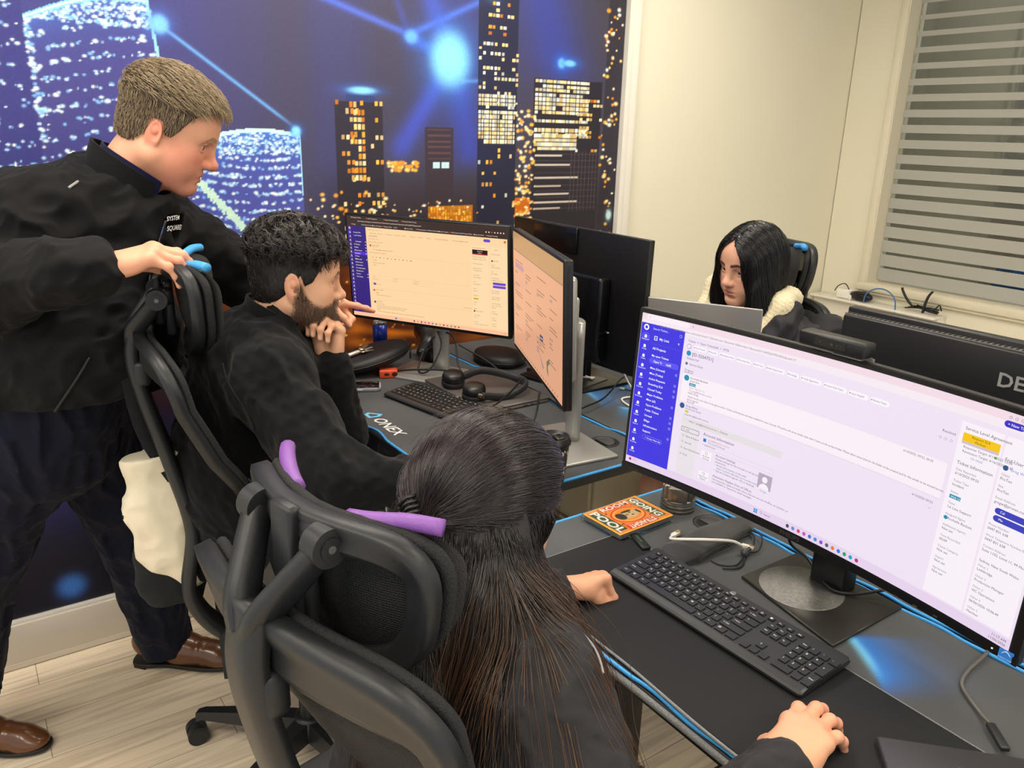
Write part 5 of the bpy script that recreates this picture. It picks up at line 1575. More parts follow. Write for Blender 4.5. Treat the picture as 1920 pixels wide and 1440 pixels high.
def keyboard(name, loc, rz, label, tilt=0.05, legends=True, kc=KEYC, body=KBB, leg=KLEG, hp=True, most=999):
    t = empty(name, loc, rz); tag(t, label, 'keyboard')
    P = 0.0186; Wd, Dp = 0.436, 0.140
    Tl = rotm(tilt, 0, 0)
    m = MB()
    prof = [(-Dp / 2, 0.004), (-Dp / 2 + 0.004, 0.0005), (Dp / 2 - 0.006, 0.0005), (Dp / 2, 0.004), (Dp / 2 - 0.004, 0.012), (-Dp / 2 + 0.016, 0.0125), (-Dp / 2 + 0.005, 0.0105), (-Dp / 2 + 0.001, 0.0075)]
    V = []; xs = [-Wd / 2, -Wd / 2 + 0.004, Wd / 2 - 0.004, Wd / 2]; n = len(prof)
    for i, x in enumerate(xs):
        k = 0.94 if i in (0, 3) else 1.0
        V += [(x, y * k, z if i in (1, 2) else z * 0.8 + 0.001) for y, z in prof]
    F = []
    for i in range(3):
        for k in range(n): F.append((i * n + k, i * n + (k + 1) % n, (i + 1) * n + (k + 1) % n, (i + 1) * n + k))
    F.append(tuple(range(n))); F.append(tuple(range(3 * n, 4 * n))[::-1])
    m.add(V, F, 0, False)
    for sx in (-1, 1): m.box((sx * 0.17, Dp / 2 - 0.02, -0.0015), (0.02, 0.008, 0.010))
    ML_ = Matrix(Tl.tolist()).to_4x4() @ Matrix.Translation((0, 0, 0.004))
    b = m.build('case', [body], t); b.matrix_local = ML_
    cnt = 0
    rows = [(R1, 0.049, 0.0105), (R2, 0.0315, 0.0158), (R3, 0.0129, 0.0158), (R4, -0.0057, 0.0158), (R5, -0.0243, 0.0158), (R6, -0.0429, 0.0158)]
    rest = MB()
    shapes = {}
    def cap(txt, w, h):
        key = (txt, w, h)
        if key in shapes: return shapes[key]
        m = MB()
        a, b2 = w / 2, h / 2; tp = 0.0012; zt = 0.0042
        V = [(-a, -b2, 0), (a, -b2, 0), (a, b2, 0), (-a, b2, 0), (-a + tp, -b2 + tp, zt), (a - tp, -b2 + tp, zt), (a - tp, b2 - tp, zt), (-a + tp, b2 - tp, zt)]
        m.add(V, [(0, 1, 5, 4), (1, 2, 6, 5), (2, 3, 7, 6), (3, 0, 4, 7), (4, 5, 6, 7), (3, 2, 1, 0)])
        if legends and txt:
            s = 0.0062 if len(txt) == 1 else 0.0040
            m.text(txt, s, np.eye(3), (-a + 0.0030, 0.0006 if h > 0.012 else -0.0015, zt + 0.00015), 1, bold=0.02)
        shapes[key] = m
        return m
    for row, y, h in rows:
        x = -0.2045; sec = 0
        for k in row:
            if k is None:
                sec += 1; x = (-0.2045 + 15 * P + 0.0075) if sec == 1 else (-0.2045 + 18 * P + 0.0150); continue
            if isinstance(k, (int, float)): x += k * P; continue
            span = k[2] if len(k) > 2 else 1
            w = k[1] * P * (0.985 if row is not R1 else 0.82)
            yy = y - (span - 1) * P / 2; hh = h + (span - 1) * P
            if row is R1:
                i = R1.index(k); x = -0.2045 + i * P * 1.04
            c = cap(k[0], w - 0.0026, hh - (0.0002 if row is R1 else 0.0))
            if cnt < most:
                o = link_mesh('keycap', c.v, c.f, [kc, leg], t, c.s, c.m)
                o.matrix_local = ML_ @ Matrix.Translation((x + k[1] * P / 2, yy, 0.0105))
            else: rest.add(c.v, c.f, 0, False, None, (x + k[1] * P / 2, yy, 0.0105))
            cnt += 1
            x += k[1] * P
    if rest.v: r = rest.build('keycap', [kc], t); r.matrix_local = ML_; r['kind'] = 'stuff'
    if hp:
        m = MB(); m.lathe([(0, 0.0004), (0.0055, 0.0004), (0.0058, 0)], 20); m.text('hp', 0.0085, np.eye(3), (0, -0.0022, 0.0006), 1, align='CENTER', shear=0.25)
        l = m.build('logo', [mat('logo_disc', '#9a9b9c', 0.35, 0.4), mat('logo_dark', '#2a2a2c', 0.4)], t); l.matrix_local = ML_ @ Matrix.Translation((-0.018, 0.0600, 0.0121))
    return t
K1 = keyboard('keyboard', (-0.803, 1.030, ZB + MT + 0.0065), 0.030, 'full-size black keyboard beside the hands of the long-haired woman', 0.06, most=100)
_kd = np.array([math.cos(0.27), math.sin(0.27)])
K2 = keyboard('keyboard', (-1.965, 1.135, ZA + MT + 0.003), 0.20, 'black keyboard on the grey mat, between the printed logo and the headphones', 0.06, most=100)
K3 = keyboard('keyboard', (-1.93, 1.925, ZA + MT + 0.003), 0.06, 'black keyboard with light grey keys on the far desk', 0.05, legends=False, kc=mat('keycap_light', '#8e8d86', 0.5), hp=False, most=70)

# ================================================================== SMALL THINGS ON THE NEAR DESK
z1 = ZB + MT
# clear disc case
t = empty('disc_case', (-1.178, 1.152, z1 + 0.001), 0.045); tag(t, 'clear plastic disc case with an orange and green printed cover, on the near desk', 'disc case')
w, d, h = 0.124, 0.170, 0.017
m = MB(); m.box((0, 0, h / 2), (w, d, h), bevel=0.0012)
m.build('clear_shell', mat('clear_acrylic', '#f0f4f4', 0.04, trans=1.0, ior=1.46, var=0, alpha=0.55), t)
m = MB(); m.box((0, 0, h * 0.33), (w - 0.006, d - 0.006, 0.0012)).box((0, 0, h * 0.60), (w - 0.004, d - 0.004, 0.0006))
m.build('tray', mat('grey_tray', '#8d9294', 0.35, var=0.02), t)
m = MB()
OR_, GR_, RD_, WT_, YL_, INK = 0, 1, 2, 3, 4, 5
zc = h - 0.0016
cw, cd = w - 0.004, d - 0.004
def rc(x0, y0, x1, y1, mi, k): m.add([(x0, y0, zc + k), (x1, y0, zc + k), (x1, y1, zc + k), (x0, y1, zc + k)], [(0, 1, 2, 3)], mi)
m.box((0, 0, zc - 0.0004), (cw, cd, 0.0006), YL_)
e = 0.0001
rc(-cw / 2 + .004, -cd / 2 + .004, cw / 2 - .004, cd / 2 - .004, OR_, e)
rc(-cw / 2 + .012, -cd / 2 + .006, cw / 2 - .012, -cd / 2 + .034, GR_, 2 * e)
rc(-cw / 2 + .006, cd / 2 - .036, cw / 2 - .012, cd / 2 - .010, GR_, 2 * e)
rc(-cw / 2 + .004, -cd / 2 + .038, -cw / 2 + .024, cd / 2 - .040, RD_, 2 * e)
rc(cw / 2 - .024, -cd / 2 + .038, cw / 2 - .004, cd / 2 - .040, RD_, 2 * e)
def oval(cx, cy, rx, ry, mi, k): m.add([(cx + rx * math.cos(a), cy + ry * math.sin(a), zc + k) for a in np.linspace(0, 2 * PI, 28, endpoint=False)], [tuple(range(28))], mi)
oval(0, 0, 0.034, 0.046, RD_, 3 * e); oval(0, 0, 0.030, 0.041, YL_, 4 * e); oval(0, 0, 0.0265, 0.0365, OR_, 5 * e)
# a plain bearded face, lying sideways like the print
oval(0.0, 0.004, 0.0165, 0.027, 6, 6 * e); oval(0.0, -0.022, 0.0150, 0.0125, INK, 7 * e); oval(-0.013, 0.004, 0.004, 0.016, INK, 7 * e); oval(0.0, 0.031, 0.010, 0.004, INK, 7 * e)
oval(-0.006, 0.009, 0.0024, 0.0034, INK, 8 * e); oval(0.006, 0.009, 0.0024, 0.0034, INK, 8 * e); oval(0, -0.004, 0.0024, 0.005, 7, 8 * e)
for sx in (-1, 1):
    for sy in (-1, 1): oval(sx * 0.030, sy * 0.040, 0.004, 0.002, RD_, 6 * e); oval(sx * 0.027, sy * 0.043, 0.002, 0.004, GR_, 7 * e)
def RZ(a): return rotm(0, 0, a)
m.text('POOL', 0.030, RZ(0), (0, -cd / 2 + 0.0095, zc + 3 * e), WT_, align='CENTER', xs=1.30, bold=0.03)
m.text('GOING', 0.026, RZ(0), (-0.004, cd / 2 - 0.0325, zc + 3 * e), WT_, align='CENTER', xs=1.15, bold=0.03)
m.text('ROOM', 0.022, RZ(PI / 2), (-cw / 2 + 0.0215, 0, zc + 3 * e), WT_, align='CENTER', xs=1.25, bold=0.03)
m.text('STRAIGHT', 0.021, RZ(-PI / 2), (cw / 2 - 0.0215, 0, zc + 3 * e), WT_, align='CENTER', xs=0.80, bold=0.03)
m.build('printed_cover', [mat('print_orange', '#ee8a2e', 0.4), mat('print_green', '#35543c', 0.4), mat('print_red', '#cf4526', 0.4), mat('print_white', '#f3efe6', 0.4), mat('print_yellow', '#f3b73f', 0.4), mat('print_ink', '#2c2620', 0.4), mat('print_skin', '#c9b183', 0.4), mat('print_brown', '#7a5b3c', 0.4)], t)

# engine piston used as an ornament
t = empty('engine_piston', (-1.168, 1.300, z1), -0.9); tag(t, 'worn metal engine piston standing behind the disc case', 'piston')
PM = mat('worn_aluminium', '#8b877e', 0.34, 0.85, noise=60, var=0.35, bump=(160, 0.4))
m = MB(); m.lathe([(0.030, 0.060), (0.030, 0.030), (0.0395, 0.030), (0.0405, 0.026), (0.0395, 0.0245), (0.0405, 0.0235), (0.0395, 0.019), (0.0395, 0.0175), (0.0405, 0.016), (0.0405, 0.010), (0.0390, 0.009), (0.0405, 0.0075), (0.0405, 0.0), (0, 0.0)][::-1], 40)
m.build('crown', PM, t)
m = MB()
for s in (-1, 1):
    m.box((0, s * 0.026, 0.044), (0.050, 0.016, 0.036), bevel=0.004)
    m.cyl((0, s * 0.019, 0.044), (0, s * 0.0362, 0.044), 0.0145, n=26); m.cyl((0, s * 0.0360, 0.044), (0, s * 0.0370, 0.044), 0.0105, n=26, mi=1)
    m.box((s * 0.036, 0, 0.046), (0.008, 0.046, 0.034), bevel=0.003)
m.build('pin_boss', [PM, mat('piston_bore', '#101010', 0.4, 0.5)], t)

# drawstring pouch, cord lock, short white patch lead
t = empty('drawstring_pouch', (-1.005, 1.215, z1)); tag(t, 'flat black drawstring pouch on the near desk behind the keyboard', 'pouch')
S_ = SDF()
a_, b_ = np.array([-1.000, 1.125, z1 + 0.008]), np.array([-1.015, 1.335, z1 + 0.010])
ax_ = b_ - a_
for k in np.linspace(0, 1, 7):
    c_ = a_ + ax_ * k; wd = 0.035 - 0.010 * k ** 3
    S_.ell(c_ + np.array([0, 0, 0.002 * math.sin(k * PI)]), (wd, 0.036, 0.0085 - 0.002 * k), 0.02)
V_, Q_ = S_.mesh(0.0028, folds(10, 0.0022, 3, (0.5, 1, 1)))
V_[:, 2] = np.maximum(V_[:, 2], z1 + 0.0006)
np_mesh('pouch_cloth', V_ - np.array(t.location), Q_, mat('pouch_black', '#141416', 0.55, sheen=0.3), t)
m = MB(); L0 = np.array(t.location)
def rel(*p): return np.array(p) - L0
m.tube(catmull([rel(-1.000, 1.335, z1 + .012), rel(-0.965, 1.325, z1 + .010), rel(-0.938, 1.285, z1 + .006), rel(-0.932, 1.258, z1 + .008)], 8), 0.0017, 6)
m.tube(catmull([rel(-1.01, 1.33, z1 + .014), rel(-0.955, 1.335, z1 + .014), rel(-0.925, 1.29, z1 + .006), rel(-0.929, 1.258, z1 + .008)], 8), 0.0017, 6)
m.tube(catmull([rel(-0.930, 1.25, z1 + .007), rel(-0.918, 1.225, z1 + .003), rel(-0.912, 1.200, z1 + .004), rel(-0.930, 1.180, z1 + .003), rel(-0.952, 1.176, z1 + .003)], 8), 0.0017, 6)
m.tube(catmull([rel(-0.928, 1.25, z1 + .006), rel(-0.908, 1.222, z1 + .003), rel(-0.903, 1.196, z1 + .003), rel(-0.918, 1.172, z1 + .003)], 8), 0.0017, 6)
m.build('cord', mat('cable_black'), t)
m = MB(); m.ball(rel(-0.929, 1.252, z1 + 0.009), 0.0088, 14).cyl(rel(-0.929, 1.252, z1 + .012), rel(-0.924, 1.262, z1 + .020), 0.004, n=12)
m.build('cord_lock', mat('lock_smoke', '#3c3c40', 0.2), t)
t = empty('network_lead', (-1.0, 1.2, z1)); tag(t, 'short white network lead with two clear plugs lying across the black pouch', 'cable')
L0 = np.array(t.location)
MB().tube(catmull([rel(-1.064, 1.178, z1 + .008), rel(-1.052, 1.160, z1 + .012), rel(-1.02, 1.158, z1 + .026), rel(-0.98, 1.185, z1 + .036), rel(-0.955, 1.235, z1 + .030), rel(-0.945, 1.262, z1 + .016)], 10), 0.0031, 9).build('lead', mat('lead_white', '#e4e2dc', 0.4), t)
for p, q in (((-1.064, 1.178, z1 + .008), (-1.069, 1.200, z1 + .007)), ((-0.945, 1.262, z1 + .016), (-0.935, 1.282, z1 + .009))):
    p = rel(*p); q = rel(*q); F = frame_from(q - p)
    MB().box((p + q) / 2, (0.0115, 0.008, 0.024), bevel=0.0015, rot=F).box(q - (q - p) * .1 + np.array([0, 0, .004]), (0.006, 0.003, 0.012), rot=F, mi=1).build('plug', [mat('plug_clear_white', '#dcd9cf', 0.2), mat('plug_pins', '#b9a06a', 0.3, 0.5)], t)
# black dongle sleeve with faint lettering
t = empty('usb_stick', (-1.085, 1.102, z1 + 0.0005), -0.32); tag(t, 'small black usb stick with green lettering lying in front of the disc case', 'usb stick')
m = MB(); m.box((0, 0, 0.0055), (0.066, 0.021, 0.010), bevel=0.003); m.text('transcend', 0.0072, np.eye(3), (-0.020, -0.002, 0.0108), 1)
m.build('stick', [mat('stick_black', '#151716', 0.45), mat('stick_green', '#5a8a62', 0.5)], t)
# cable grommets
def grommet(name, loc, label):
    t = empty(name, loc); tag(t, label, 'grommet')
    MB().lathe([(0.040, 0.0), (0.0405, 0.0012), (0.038, 0.0020), (0.030, 0.0020), (0.029, 0.0004)], 40).build('rim', mat('grommet_black', '#1b1c1d', 0.45), t)
    m = MB(); m.slab([(0.028 * math.cos(a), 0.028 * math.sin(a)) for a in np.linspace(-0.35, PI + 0.35, 22)], 0.0004, 0.0022, 0, 0.0005); m.build('flap', mat('grommet_lid', '#3a3b3c', 0.5), t)
    m = MB(); m.slab([(0.0285 * math.cos(a), 0.0285 * math.sin(a)) for a in np.linspace(PI + 0.4, 2 * PI - 0.4, 14)], 0.0003, 0.0006); m.build('opening', mat('piston_bore'), t)
grommet('cable_grommet', (-1.070, 1.306, z1), 'round black cable grommet in the near desk beside the pouch')
grommet('cable_grommet', (-1.515, 1.372, ZA + MT), 'round black cable grommet beside the silver foot of the right monitor')
# open laptop at the front right
t = empty('laptop', (-0.262, 0.945, z1 + 0.001), -0.80); tag(t, 'dark grey open laptop at the front corner of the near desk', 'laptop')
lm_ = mat('laptop_graphite', '#4c4b4d', 0.34, 0.45, var=0.03)
m = MB(); m.box((0, 0, 0.0085), (0.345, 0.24, 0.015), bevel=0.004); m.build('base', lm_, t)
m = MB(); m.box((0.012, 0.030, 0.0163), (0.285, 0.108, 0.0012), bevel=0.0005); m.build('key_well', mat('well_grey', '#67655f', 0.5), t)
kb_names = [['Esc', 'F1', 'F2', 'F3', 'F4', 'F5', 'F6', 'F7', 'F8', 'F9', 'F10', 'F11', 'F12', 'Del'], ['`', '1', '2', '3', '4', '5', '6', '7', '8', '9', '0', '-', '=', 'Back'], ['Tab', 'Q', 'W', 'E', 'R', 'T', 'Y', 'U', 'I', 'O', 'P', '[', ']', 'Home'], ['Caps', 'A', 'S', 'D', 'F', 'G', 'H', 'J', 'K', 'L', ';', "'", 'Ent', 'PgUp'], ['Shift', 'Z', 'X', 'C', 'V', 'B', 'N', 'M', ',', '.', '/', 'Shift', '\u2191', 'PgDn'], ['Ctrl', 'Fn', '\u229e', 'Alt', '', '', '', '', 'Alt', 'Ctrl', '\u2190', '\u2193', '\u2192', 'End']]
for r_, row in enumerate(kb_names):
    for c_, nm in enumerate(row):
        m = MB(); m.box((0, 0, 0.0014), (0.0178, 0.0152, 0.0022), bevel=0.001)
        if nm: m.text(nm, 0.0058 if len(nm) == 1 else 0.0038, RZ(0), (-0.0055, -0.002, 0.00265), 1)
        k = m.build('keycap', [mat('laptop_key', '#232326', 0.45), KLEG], t); k.location = (-0.119 + 0.0202 * c_, 0.0735 - 0.0174 * r_, 0.0166)
m = MB(); m.box((0, 0, 0.0), (0.345, 0.010, 0.225), bevel=0.003, rot=rotm(0.42, 0, 0))
l = m.build('lid', lm_, t); l.location = (0, 0.168, 0.112); l.rotation_euler = (-0.85, 0, 0)
MB().cyl((-0.13, 0.121, 0.0155), (0.13, 0.121, 0.0155), 0.006, n=14).build('hinge', lm_, t)
t = empty('usb_cable', (-0.40, 1.18, z1)); tag(t, 'grey usb cable running from under the ultrawide monitor to the open laptop', 'cable')
L0 = np.array(t.location)
MB().tube(catmull([rel(-0.50, 1.42, z1 + .012), rel(-0.482, 1.335, z1 + .008), rel(-0.476, 1.262, z1 + .006), rel(-0.462, 1.218, z1 + .005), rel(-0.418, 1.180, z1 + .006), rel(-0.392, 1.160, z1 + .010)], 10), 0.0030, 9).build('lead', mat('lead_grey', '#5c5a56', 0.4), t)
p, q = rel(-0.392, 1.160, z1 + .010), rel(-0.352, 1.122, z1 + .011); F = frame_from(q - p)
MB().box((p + q) / 2, (0.014, 0.008, 0.055), bevel=0.003, rot=F).build('plug', mat('plug_black', '#222224', 0.45), t)

# ================================================================== THINGS ON THE BEARDED MAN'S DESK
z2 = ZA + MT
t = empty('phone', (-2.282, 0.985, z2 + 0.001), math.atan2(0.139, 0.068)); tag(t, 'phone in a clear case lying on the grey mat', 'phone')
m = MB(); m.slab([(x, y) for x, y in [(-.079 + .012, -.038), (.079 - .012, -.038), (.079, -.026), (.079, .026), (.067, .038), (-.067, .038), (-.079, .026), (-.079, -.026)]], 0.0, 0.011, 0, 0.002)
m.build('clear_case', mat('case_clear_grey', '#8f97a6', 0.2, var=0.05), t)
m = MB(); m.box((0, 0, 0.0112), (0.146, 0.068, 0.0016), bevel=0.0006)
r_ = np.random.default_rng(3)
for k in range(16): m.box((r_.uniform(-.06, .06), r_.uniform(-.026, .026), 0.0121), (r_.uniform(.002, .008), .0016, .0002), 1)
m.build('screen', [mat('phone_glass', '#160d10', 0.08), mat('phone_text', '#8a8088', 0.3)], t)
m = MB()
for x in (-.03, .012): m.box((x, -.0385, 0.006), (0.020, 0.002, 0.005), bevel=0.0008)
m.build('side_button', mat('button_pale', '#b8c0c8', 0.3), t)
# closed laptop with headphones on it
t = empty('laptop', (-2.035, 1.318, z2 + 0.0005), 0.02); tag(t, 'closed grey laptop lying under the headphones', 'laptop')
gl = mat('laptop_silver_grey', '#777371', 0.34, 0.6, var=0.02)
MB().box((0, 0, 0.0055), (0.355, 0.240, 0.009), bevel=0.003).build('base', gl, t)
MB().box((0, 0, 0.0145), (0.355, 0.240, 0.0075), bevel=0.0025).build('lid', gl, t)
m = MB()
for k, (y, wd) in enumerate(((0.03, .014), (0.055, .010), (0.08, .008), (-.03, .012))): m.box((0.1776, y, 0.006), (0.0008, wd, 0.003))
m.build('ports', mat('port_dark'), t)
t = empty('headphones', (-1.99, 1.285, z2 + 0.019)); tag(t, 'black over-ear headphones lying on the closed laptop', 'headphones')
HB = mat('headphone_black', '#17171a', 0.36, bump=(700, 0.05)); HP_ = mat('headphone_pad', '#1f1f22', 0.6)
ha, hb_ = np.array([-0.105, -0.05, 0.028]), np.array([0.03, -0.055, 0.025])
for c_, rz_ in ((ha, 0.5), (hb_, 0.35)):
    m = MB(); m.lathe([(0, 0.026), (0.026, 0.025), (0.033, 0.020), (0.036, 0.010), (0.036, 0.0)][::-1], 30, 0)
    e_ = m.build('ear_cup', HB, t); e_.location = c_ + np.array([0, 0, -0.004]); e_.rotation_euler = (0.12, 0.10, rz_)
    m = MB(); m.lathe([(0.020, -0.022), (0.032, -0.022), (0.0375, -0.015), (0.0375, -0.005), (0.034, 0.0)], 30, 0)
    pd = m.build('ear_pad', HP_, e_)
band = catmull([ha + np.array([0.01, 0.03, 0.004]), ha + np.array([0.045, 0.085, 0.025]), (-0.005, 0.125, 0.030), (0.055, 0.120, 0.028), (0.088, 0.075, 0.022), (0.085, 0.020, 0.010), hb_ + np.array([0.045, -0.002, -0.004])], 10)
MB().tube(band, 0.0085, 12, flat=1.5).build('headband', HP_, t)
MB().cyl(hb_ + np.array([0.052, 0.005, -0.004]), hb_ + np.array([0.034, -0.004, -0.004]), 0.007, n=16).build('joint', mat('rose_gold', '#b89a86', 0.25, 0.9), t)
# energy drink can
t = empty('drink_can', (-2.590, 1.218, z2), 0.0); tag(t, 'slim blue and silver drink can by the mural', 'can')
m = MB(); R_ = 0.0265
m.lathe([(0.020, 0.0), (0.0225, 0.001), (R_, 0.006), (R_, 0.042)], 36, 1); m.lathe([(R_, 0.042), (R_, 0.122)], 36, 0); m.lathe([(R_, 0.122), (0.0235, 0.130), (0.0240, 0.1325), (0.0225, 0.1325), (0.0215, 0.130), (0, 0.130)], 36, 1)
m.build('body', [mat('can_blue', '#1b2f86', 0.25, 0.4, var=0.03), mat('can_silver', '#b8bcc2', 0.25, 0.8, var=0.05)], t)
m = MB()
V, F = text_mesh('Red Bull', 'LEFT', 0.0, 0.02); V = V * 0.019; an = -0.95 + (V[:, 0] - 0.028) / R_
m.add(np.stack([(R_ + .0004) * np.cos(an), (R_ + .0004) * np.sin(an), 0.050 + V[:, 1]], 1), F, 0)
m.build('lettering', mat('can_red', '#c02a3c', 0.35), t)
m = MB(); m.lathe([(0.006, 0.0), (0.0085, 0.0006), (0.006, 0.0014)], 16, 0, t=(0.003, 0, 0.1305)); m.build('pull_tab', mat('can_silver'), t)
# zip case with keys, resting on an orange box; dark flared gadget behind
t = empty('zip_case', (-2.435, 1.105, z2)); tag(t, 'black oval zip case leaning up on the desk with keys on it', 'case')
A_ = math.atan2(0.30, 0.03)
Tm = rotm(0, 0, A_) @ rotm(0, -0.22, 0)
cc = np.array([0, 0, 0.052])
m = MB(); m.lathe([(0, -0.024), (0.085, -0.024), (0.108, -0.018), (0.117, -0.004), (0.117, 0.004), (0.108, 0.017), (0.08, 0.023), (0, 0.024)], 44, 0, M=Tm @ np.diag([1.25, 0.78, 1.0]), t=cc)
m.build('shell', mat('case_black', '#131315', 0.5, bump=(500, 0.1)), t)
zt = [Tm @ (np.array([1.25 * 0.118 * math.cos(a), 0.78 * 0.118 * math.sin(a), 0])) + cc for a in np.linspace(0, 2 * PI, 50, endpoint=False)]
MB().tube(zt, 0.0028, 8, closed=True).build('zip', mat('zip_black', '#0c0c0d', 0.4), t)
pz_ = Tm @ np.array([0.13, -0.055, 0.0]) + cc
MB().tube([pz_, pz_ + np.array([.006, -.004, -.012]), pz_ + np.array([.007, -.004, -.032])], 0.0035, 8).build('zip_pull', mat('zip_black'), t)
t = empty('key_bunch', tuple(np.array((-2.435, 1.105, z2)) + Tm @ np.array([-0.035, -0.012, 0.026]) + cc)); tag(t, 'bunch of keys and a pale pocket tool on the black zip case', 'keys')
m = MB(); m.box((-0.028, 0.002, 0.0075), (0.062, 0.017, 0.011), bevel=0.004, rot=rotm(0, 0, 0.1)); o = m.build('pocket_tool', mat('tool_pale', '#d8cfc8', 0.28, 0.5), t); o.matrix_local = Matrix(Tm.tolist()).to_4x4()
for k in range(6):
    m = MB(); m.lathe([(0.0045, 0), (0.0095, 0), (0.0095, 0.0018), (0.0045, 0.0018)], 16, 0, M=np.diag([1.0, 1.0, 1])); m.box((0.022, 0, 0.0009), (0.030, 0.006, 0.0018))
    o = m.build('key', mat('key_nickel', '#b9b6ac', 0.25, 0.9), t)
    o.matrix_local = Matrix((Tm @ rotm(0.3 * (k % 3 - 1), 0.1 * (k % 2), -0.5 + 0.25 * k)).tolist()).to_4x4(); o.location = Tm @ np.array([0.012, -0.006 + 0.003 * k, 0.003 + 0.002 * k])
MB().tube([Tm @ np.array([0.010 + 0.011 * math.cos(a), 0.011 * math.sin(a), 0.008]) for a in np.linspace(0, 2 * PI, 20, endpoint=False)], 0.0009, 6, closed=True).build('ring', mat('key_nickel'), t)
t = MB().box((0, 0, 0.014), (0.060, 0.040, 0.028), bevel=0.004).ball((0.020, -0.0195, 0.015), (0.010, 0.0015, 0.009), 10, 1).ball((-0.006, -0.0195, 0.015), (0.010, 0.0015, 0.006), 10, 1).build('snack_box', [mat('box_orange', '#cf4f2c', 0.45), mat('box_dark', '#3a1a10', 0.5)], None, (-2.345, 1.130, z2)); t.rotation_euler = (0, 0, 1.15); tag(t, 'small orange box propping up the black zip case', 'box')
t = empty('barcode_scanner', (-2.475, 1.335, z2)); tag(t, 'black flared handheld scanner standing behind the zip case', 'scanner')
GD = mat('gadget_black', '#18191a', 0.3)
S_ = SDF(); S_.cone((0.085, -0.055, 0.055), (0.03, 0.0, 0.075), 0.018, 0.024, 0.02); S_.cone((0.03, 0, 0.075), (-0.035, 0.035, 0.095), 0.026, 0.050, 0.02); S_.ell((-0.065, 0.050, 0.105), (0.035, 0.06, 0.05), 0.006, 's', rotm(0, 0, -0.6)); S_.cone((0.03, 0.02, 0.012), (0.02, 0.01, 0.07), 0.030, 0.018, 0.02)
V_, Q_ = S_.mesh(0.0035); V_[:, 2] = np.maximum(V_[:, 2], 0.0); np_mesh('shell', V_, Q_, GD, t)
m = MB(); m.ball((-0.046, 0.042, 0.100), (0.010, 0.034, 0.034), 18, 0, rotm(0, 0.2, -0.6)); m.build('lens', mat('lens_window_blue', '#24304e', 0.08), t)
# silver folding stand by the mural
t = empty('phone_stand', (-2.475, 1.005, z2), 0.45); tag(t, 'grey metal two-post stand by the bearded man\'s raised hand', 'stand')
ST = mat('stand_grey', '#6f6d69', 0.35, 0.6)
MB().box((0, 0, 0.005), (0.13, 0.16, 0.010), bevel=0.004).build('base', ST, t)
for s in (-1, 1): MB().box((-0.045, s * 0.035, 0.10), (0.014, 0.014, 0.19), bevel=0.004, rot=None).build('post', ST, t)
MB().box((-0.045, 0, 0.20), (0.016, 0.12, 0.10), bevel=0.004).build('cradle', ST, t)
# take-away coffee cup
t = empty('coffee_cup', (-1.392, 1.098, z2)); tag(t, 'black lidded coffee cup with a cream pattern beside the right monitor foot', 'cup')
m = MB(); m.lathe([(0.0, 0.0), (0.028, 0.0), (0.0295, 0.002), (0.0385, 0.098), (0.0400, 0.100)], 36)
r_ = np.random.default_rng(9)
for k in range(140):
    a = r_.uniform(0, 2 * PI); zz = r_.uniform(0.02, 0.092); R_ = 0.0293 + 0.0094 * zz / 0.098 + 0.0006; s = r_.uniform(.0012, .003)
    F = frame_from((math.cos(a), math.sin(a), 0.0))
    m.add([F @ np.array([s * math.cos(b), s * 1.6 * math.sin(b), 0]) + np.array([R_ * math.cos(a), R_ * math.sin(a), zz]) for b in np.linspace(0, 2 * PI, 6, endpoint=False)], [tuple(range(6))], 1)
m.build('cup', [mat('cup_black', '#1a1918', 0.45), mat('cup_cream', '#c8b99a', 0.5)], t)
m = MB(); m.lathe([(0.0415, 0.097), (0.0425, 0.101), (0.0415, 0.106), (0.0385, 0.108), (0.0375, 0.116), (0.0355, 0.117), (0.034, 0.111), (0, 0.111)], 36); m.box((0.020, 0.0, 0.117), (0.026, 0.022, 0.008), bevel=0.003, rot=rotm(0, 0.15, 0))
m.build('lid', mat('lid_black', '#151516', 0.35), t)
# cable tangle behind the left monitor's foot
def cable(name, pts, r, label, col='cable_black', ends=None):
    P = catmull(pts, 10); o = MB().tube(P - P[0], r, 8).build(name, mat(col), None, tuple(P[0])); return tag(o, label, 'cable')
cable('scanner_cable', [(-2.40, 1.30, z2 + .06), (-2.36, 1.32, z2 + .10), (-2.31, 1.30, z2 + .145), (-2.27, 1.29, z2 + .10), (-2.26, 1.24, z2 + .03), (-2.30, 1.22, z2 + .02), (-2.33, 1.26, z2 + .08), (-2.31, 1.31, z2 + .14), (-2.25, 1.33, z2 + .13), (-2.19, 1.31, z2 + .06), (-2.15, 1.31, z2 + .028)], 0.0030, 'looped black cable hanging in front of the left monitor column')
cable('power_cable', [(-2.36, 1.16, z2 + .012), (-2.30, 1.21, z2 + .025), (-2.22, 1.27, z2 + .035), (-2.16, 1.29, z2 + .030), (-2.14, 1.255, z2 + .0225), (-2.12, 1.235, z2 + .0225)], 0.0034, 'black cable running from the zip case to the closed laptop')
cable('power_cable', [(-2.27, 1.36, z2 + .10), (-2.20, 1.43, z2 + .05), (-2.10, 1.455, z2 + .012), (-1.98, 1.46, z2 + .008), (-1.86, 1.45, z2 + .006), (-1.76, 1.43, z2 + .006)], 0.0030, 'black cable along the seam between the bearded man\'s desk and the far desk')
cable('power_cable', [(-1.80, 1.30, z2 + .12), (-1.83, 1.26, z2 + .06), (-1.86, 1.22, z2 + .022), (-1.90, 1.20, z2 + .0225)], 0.0028, 'black cable dropping from the right monitor onto the closed laptop')
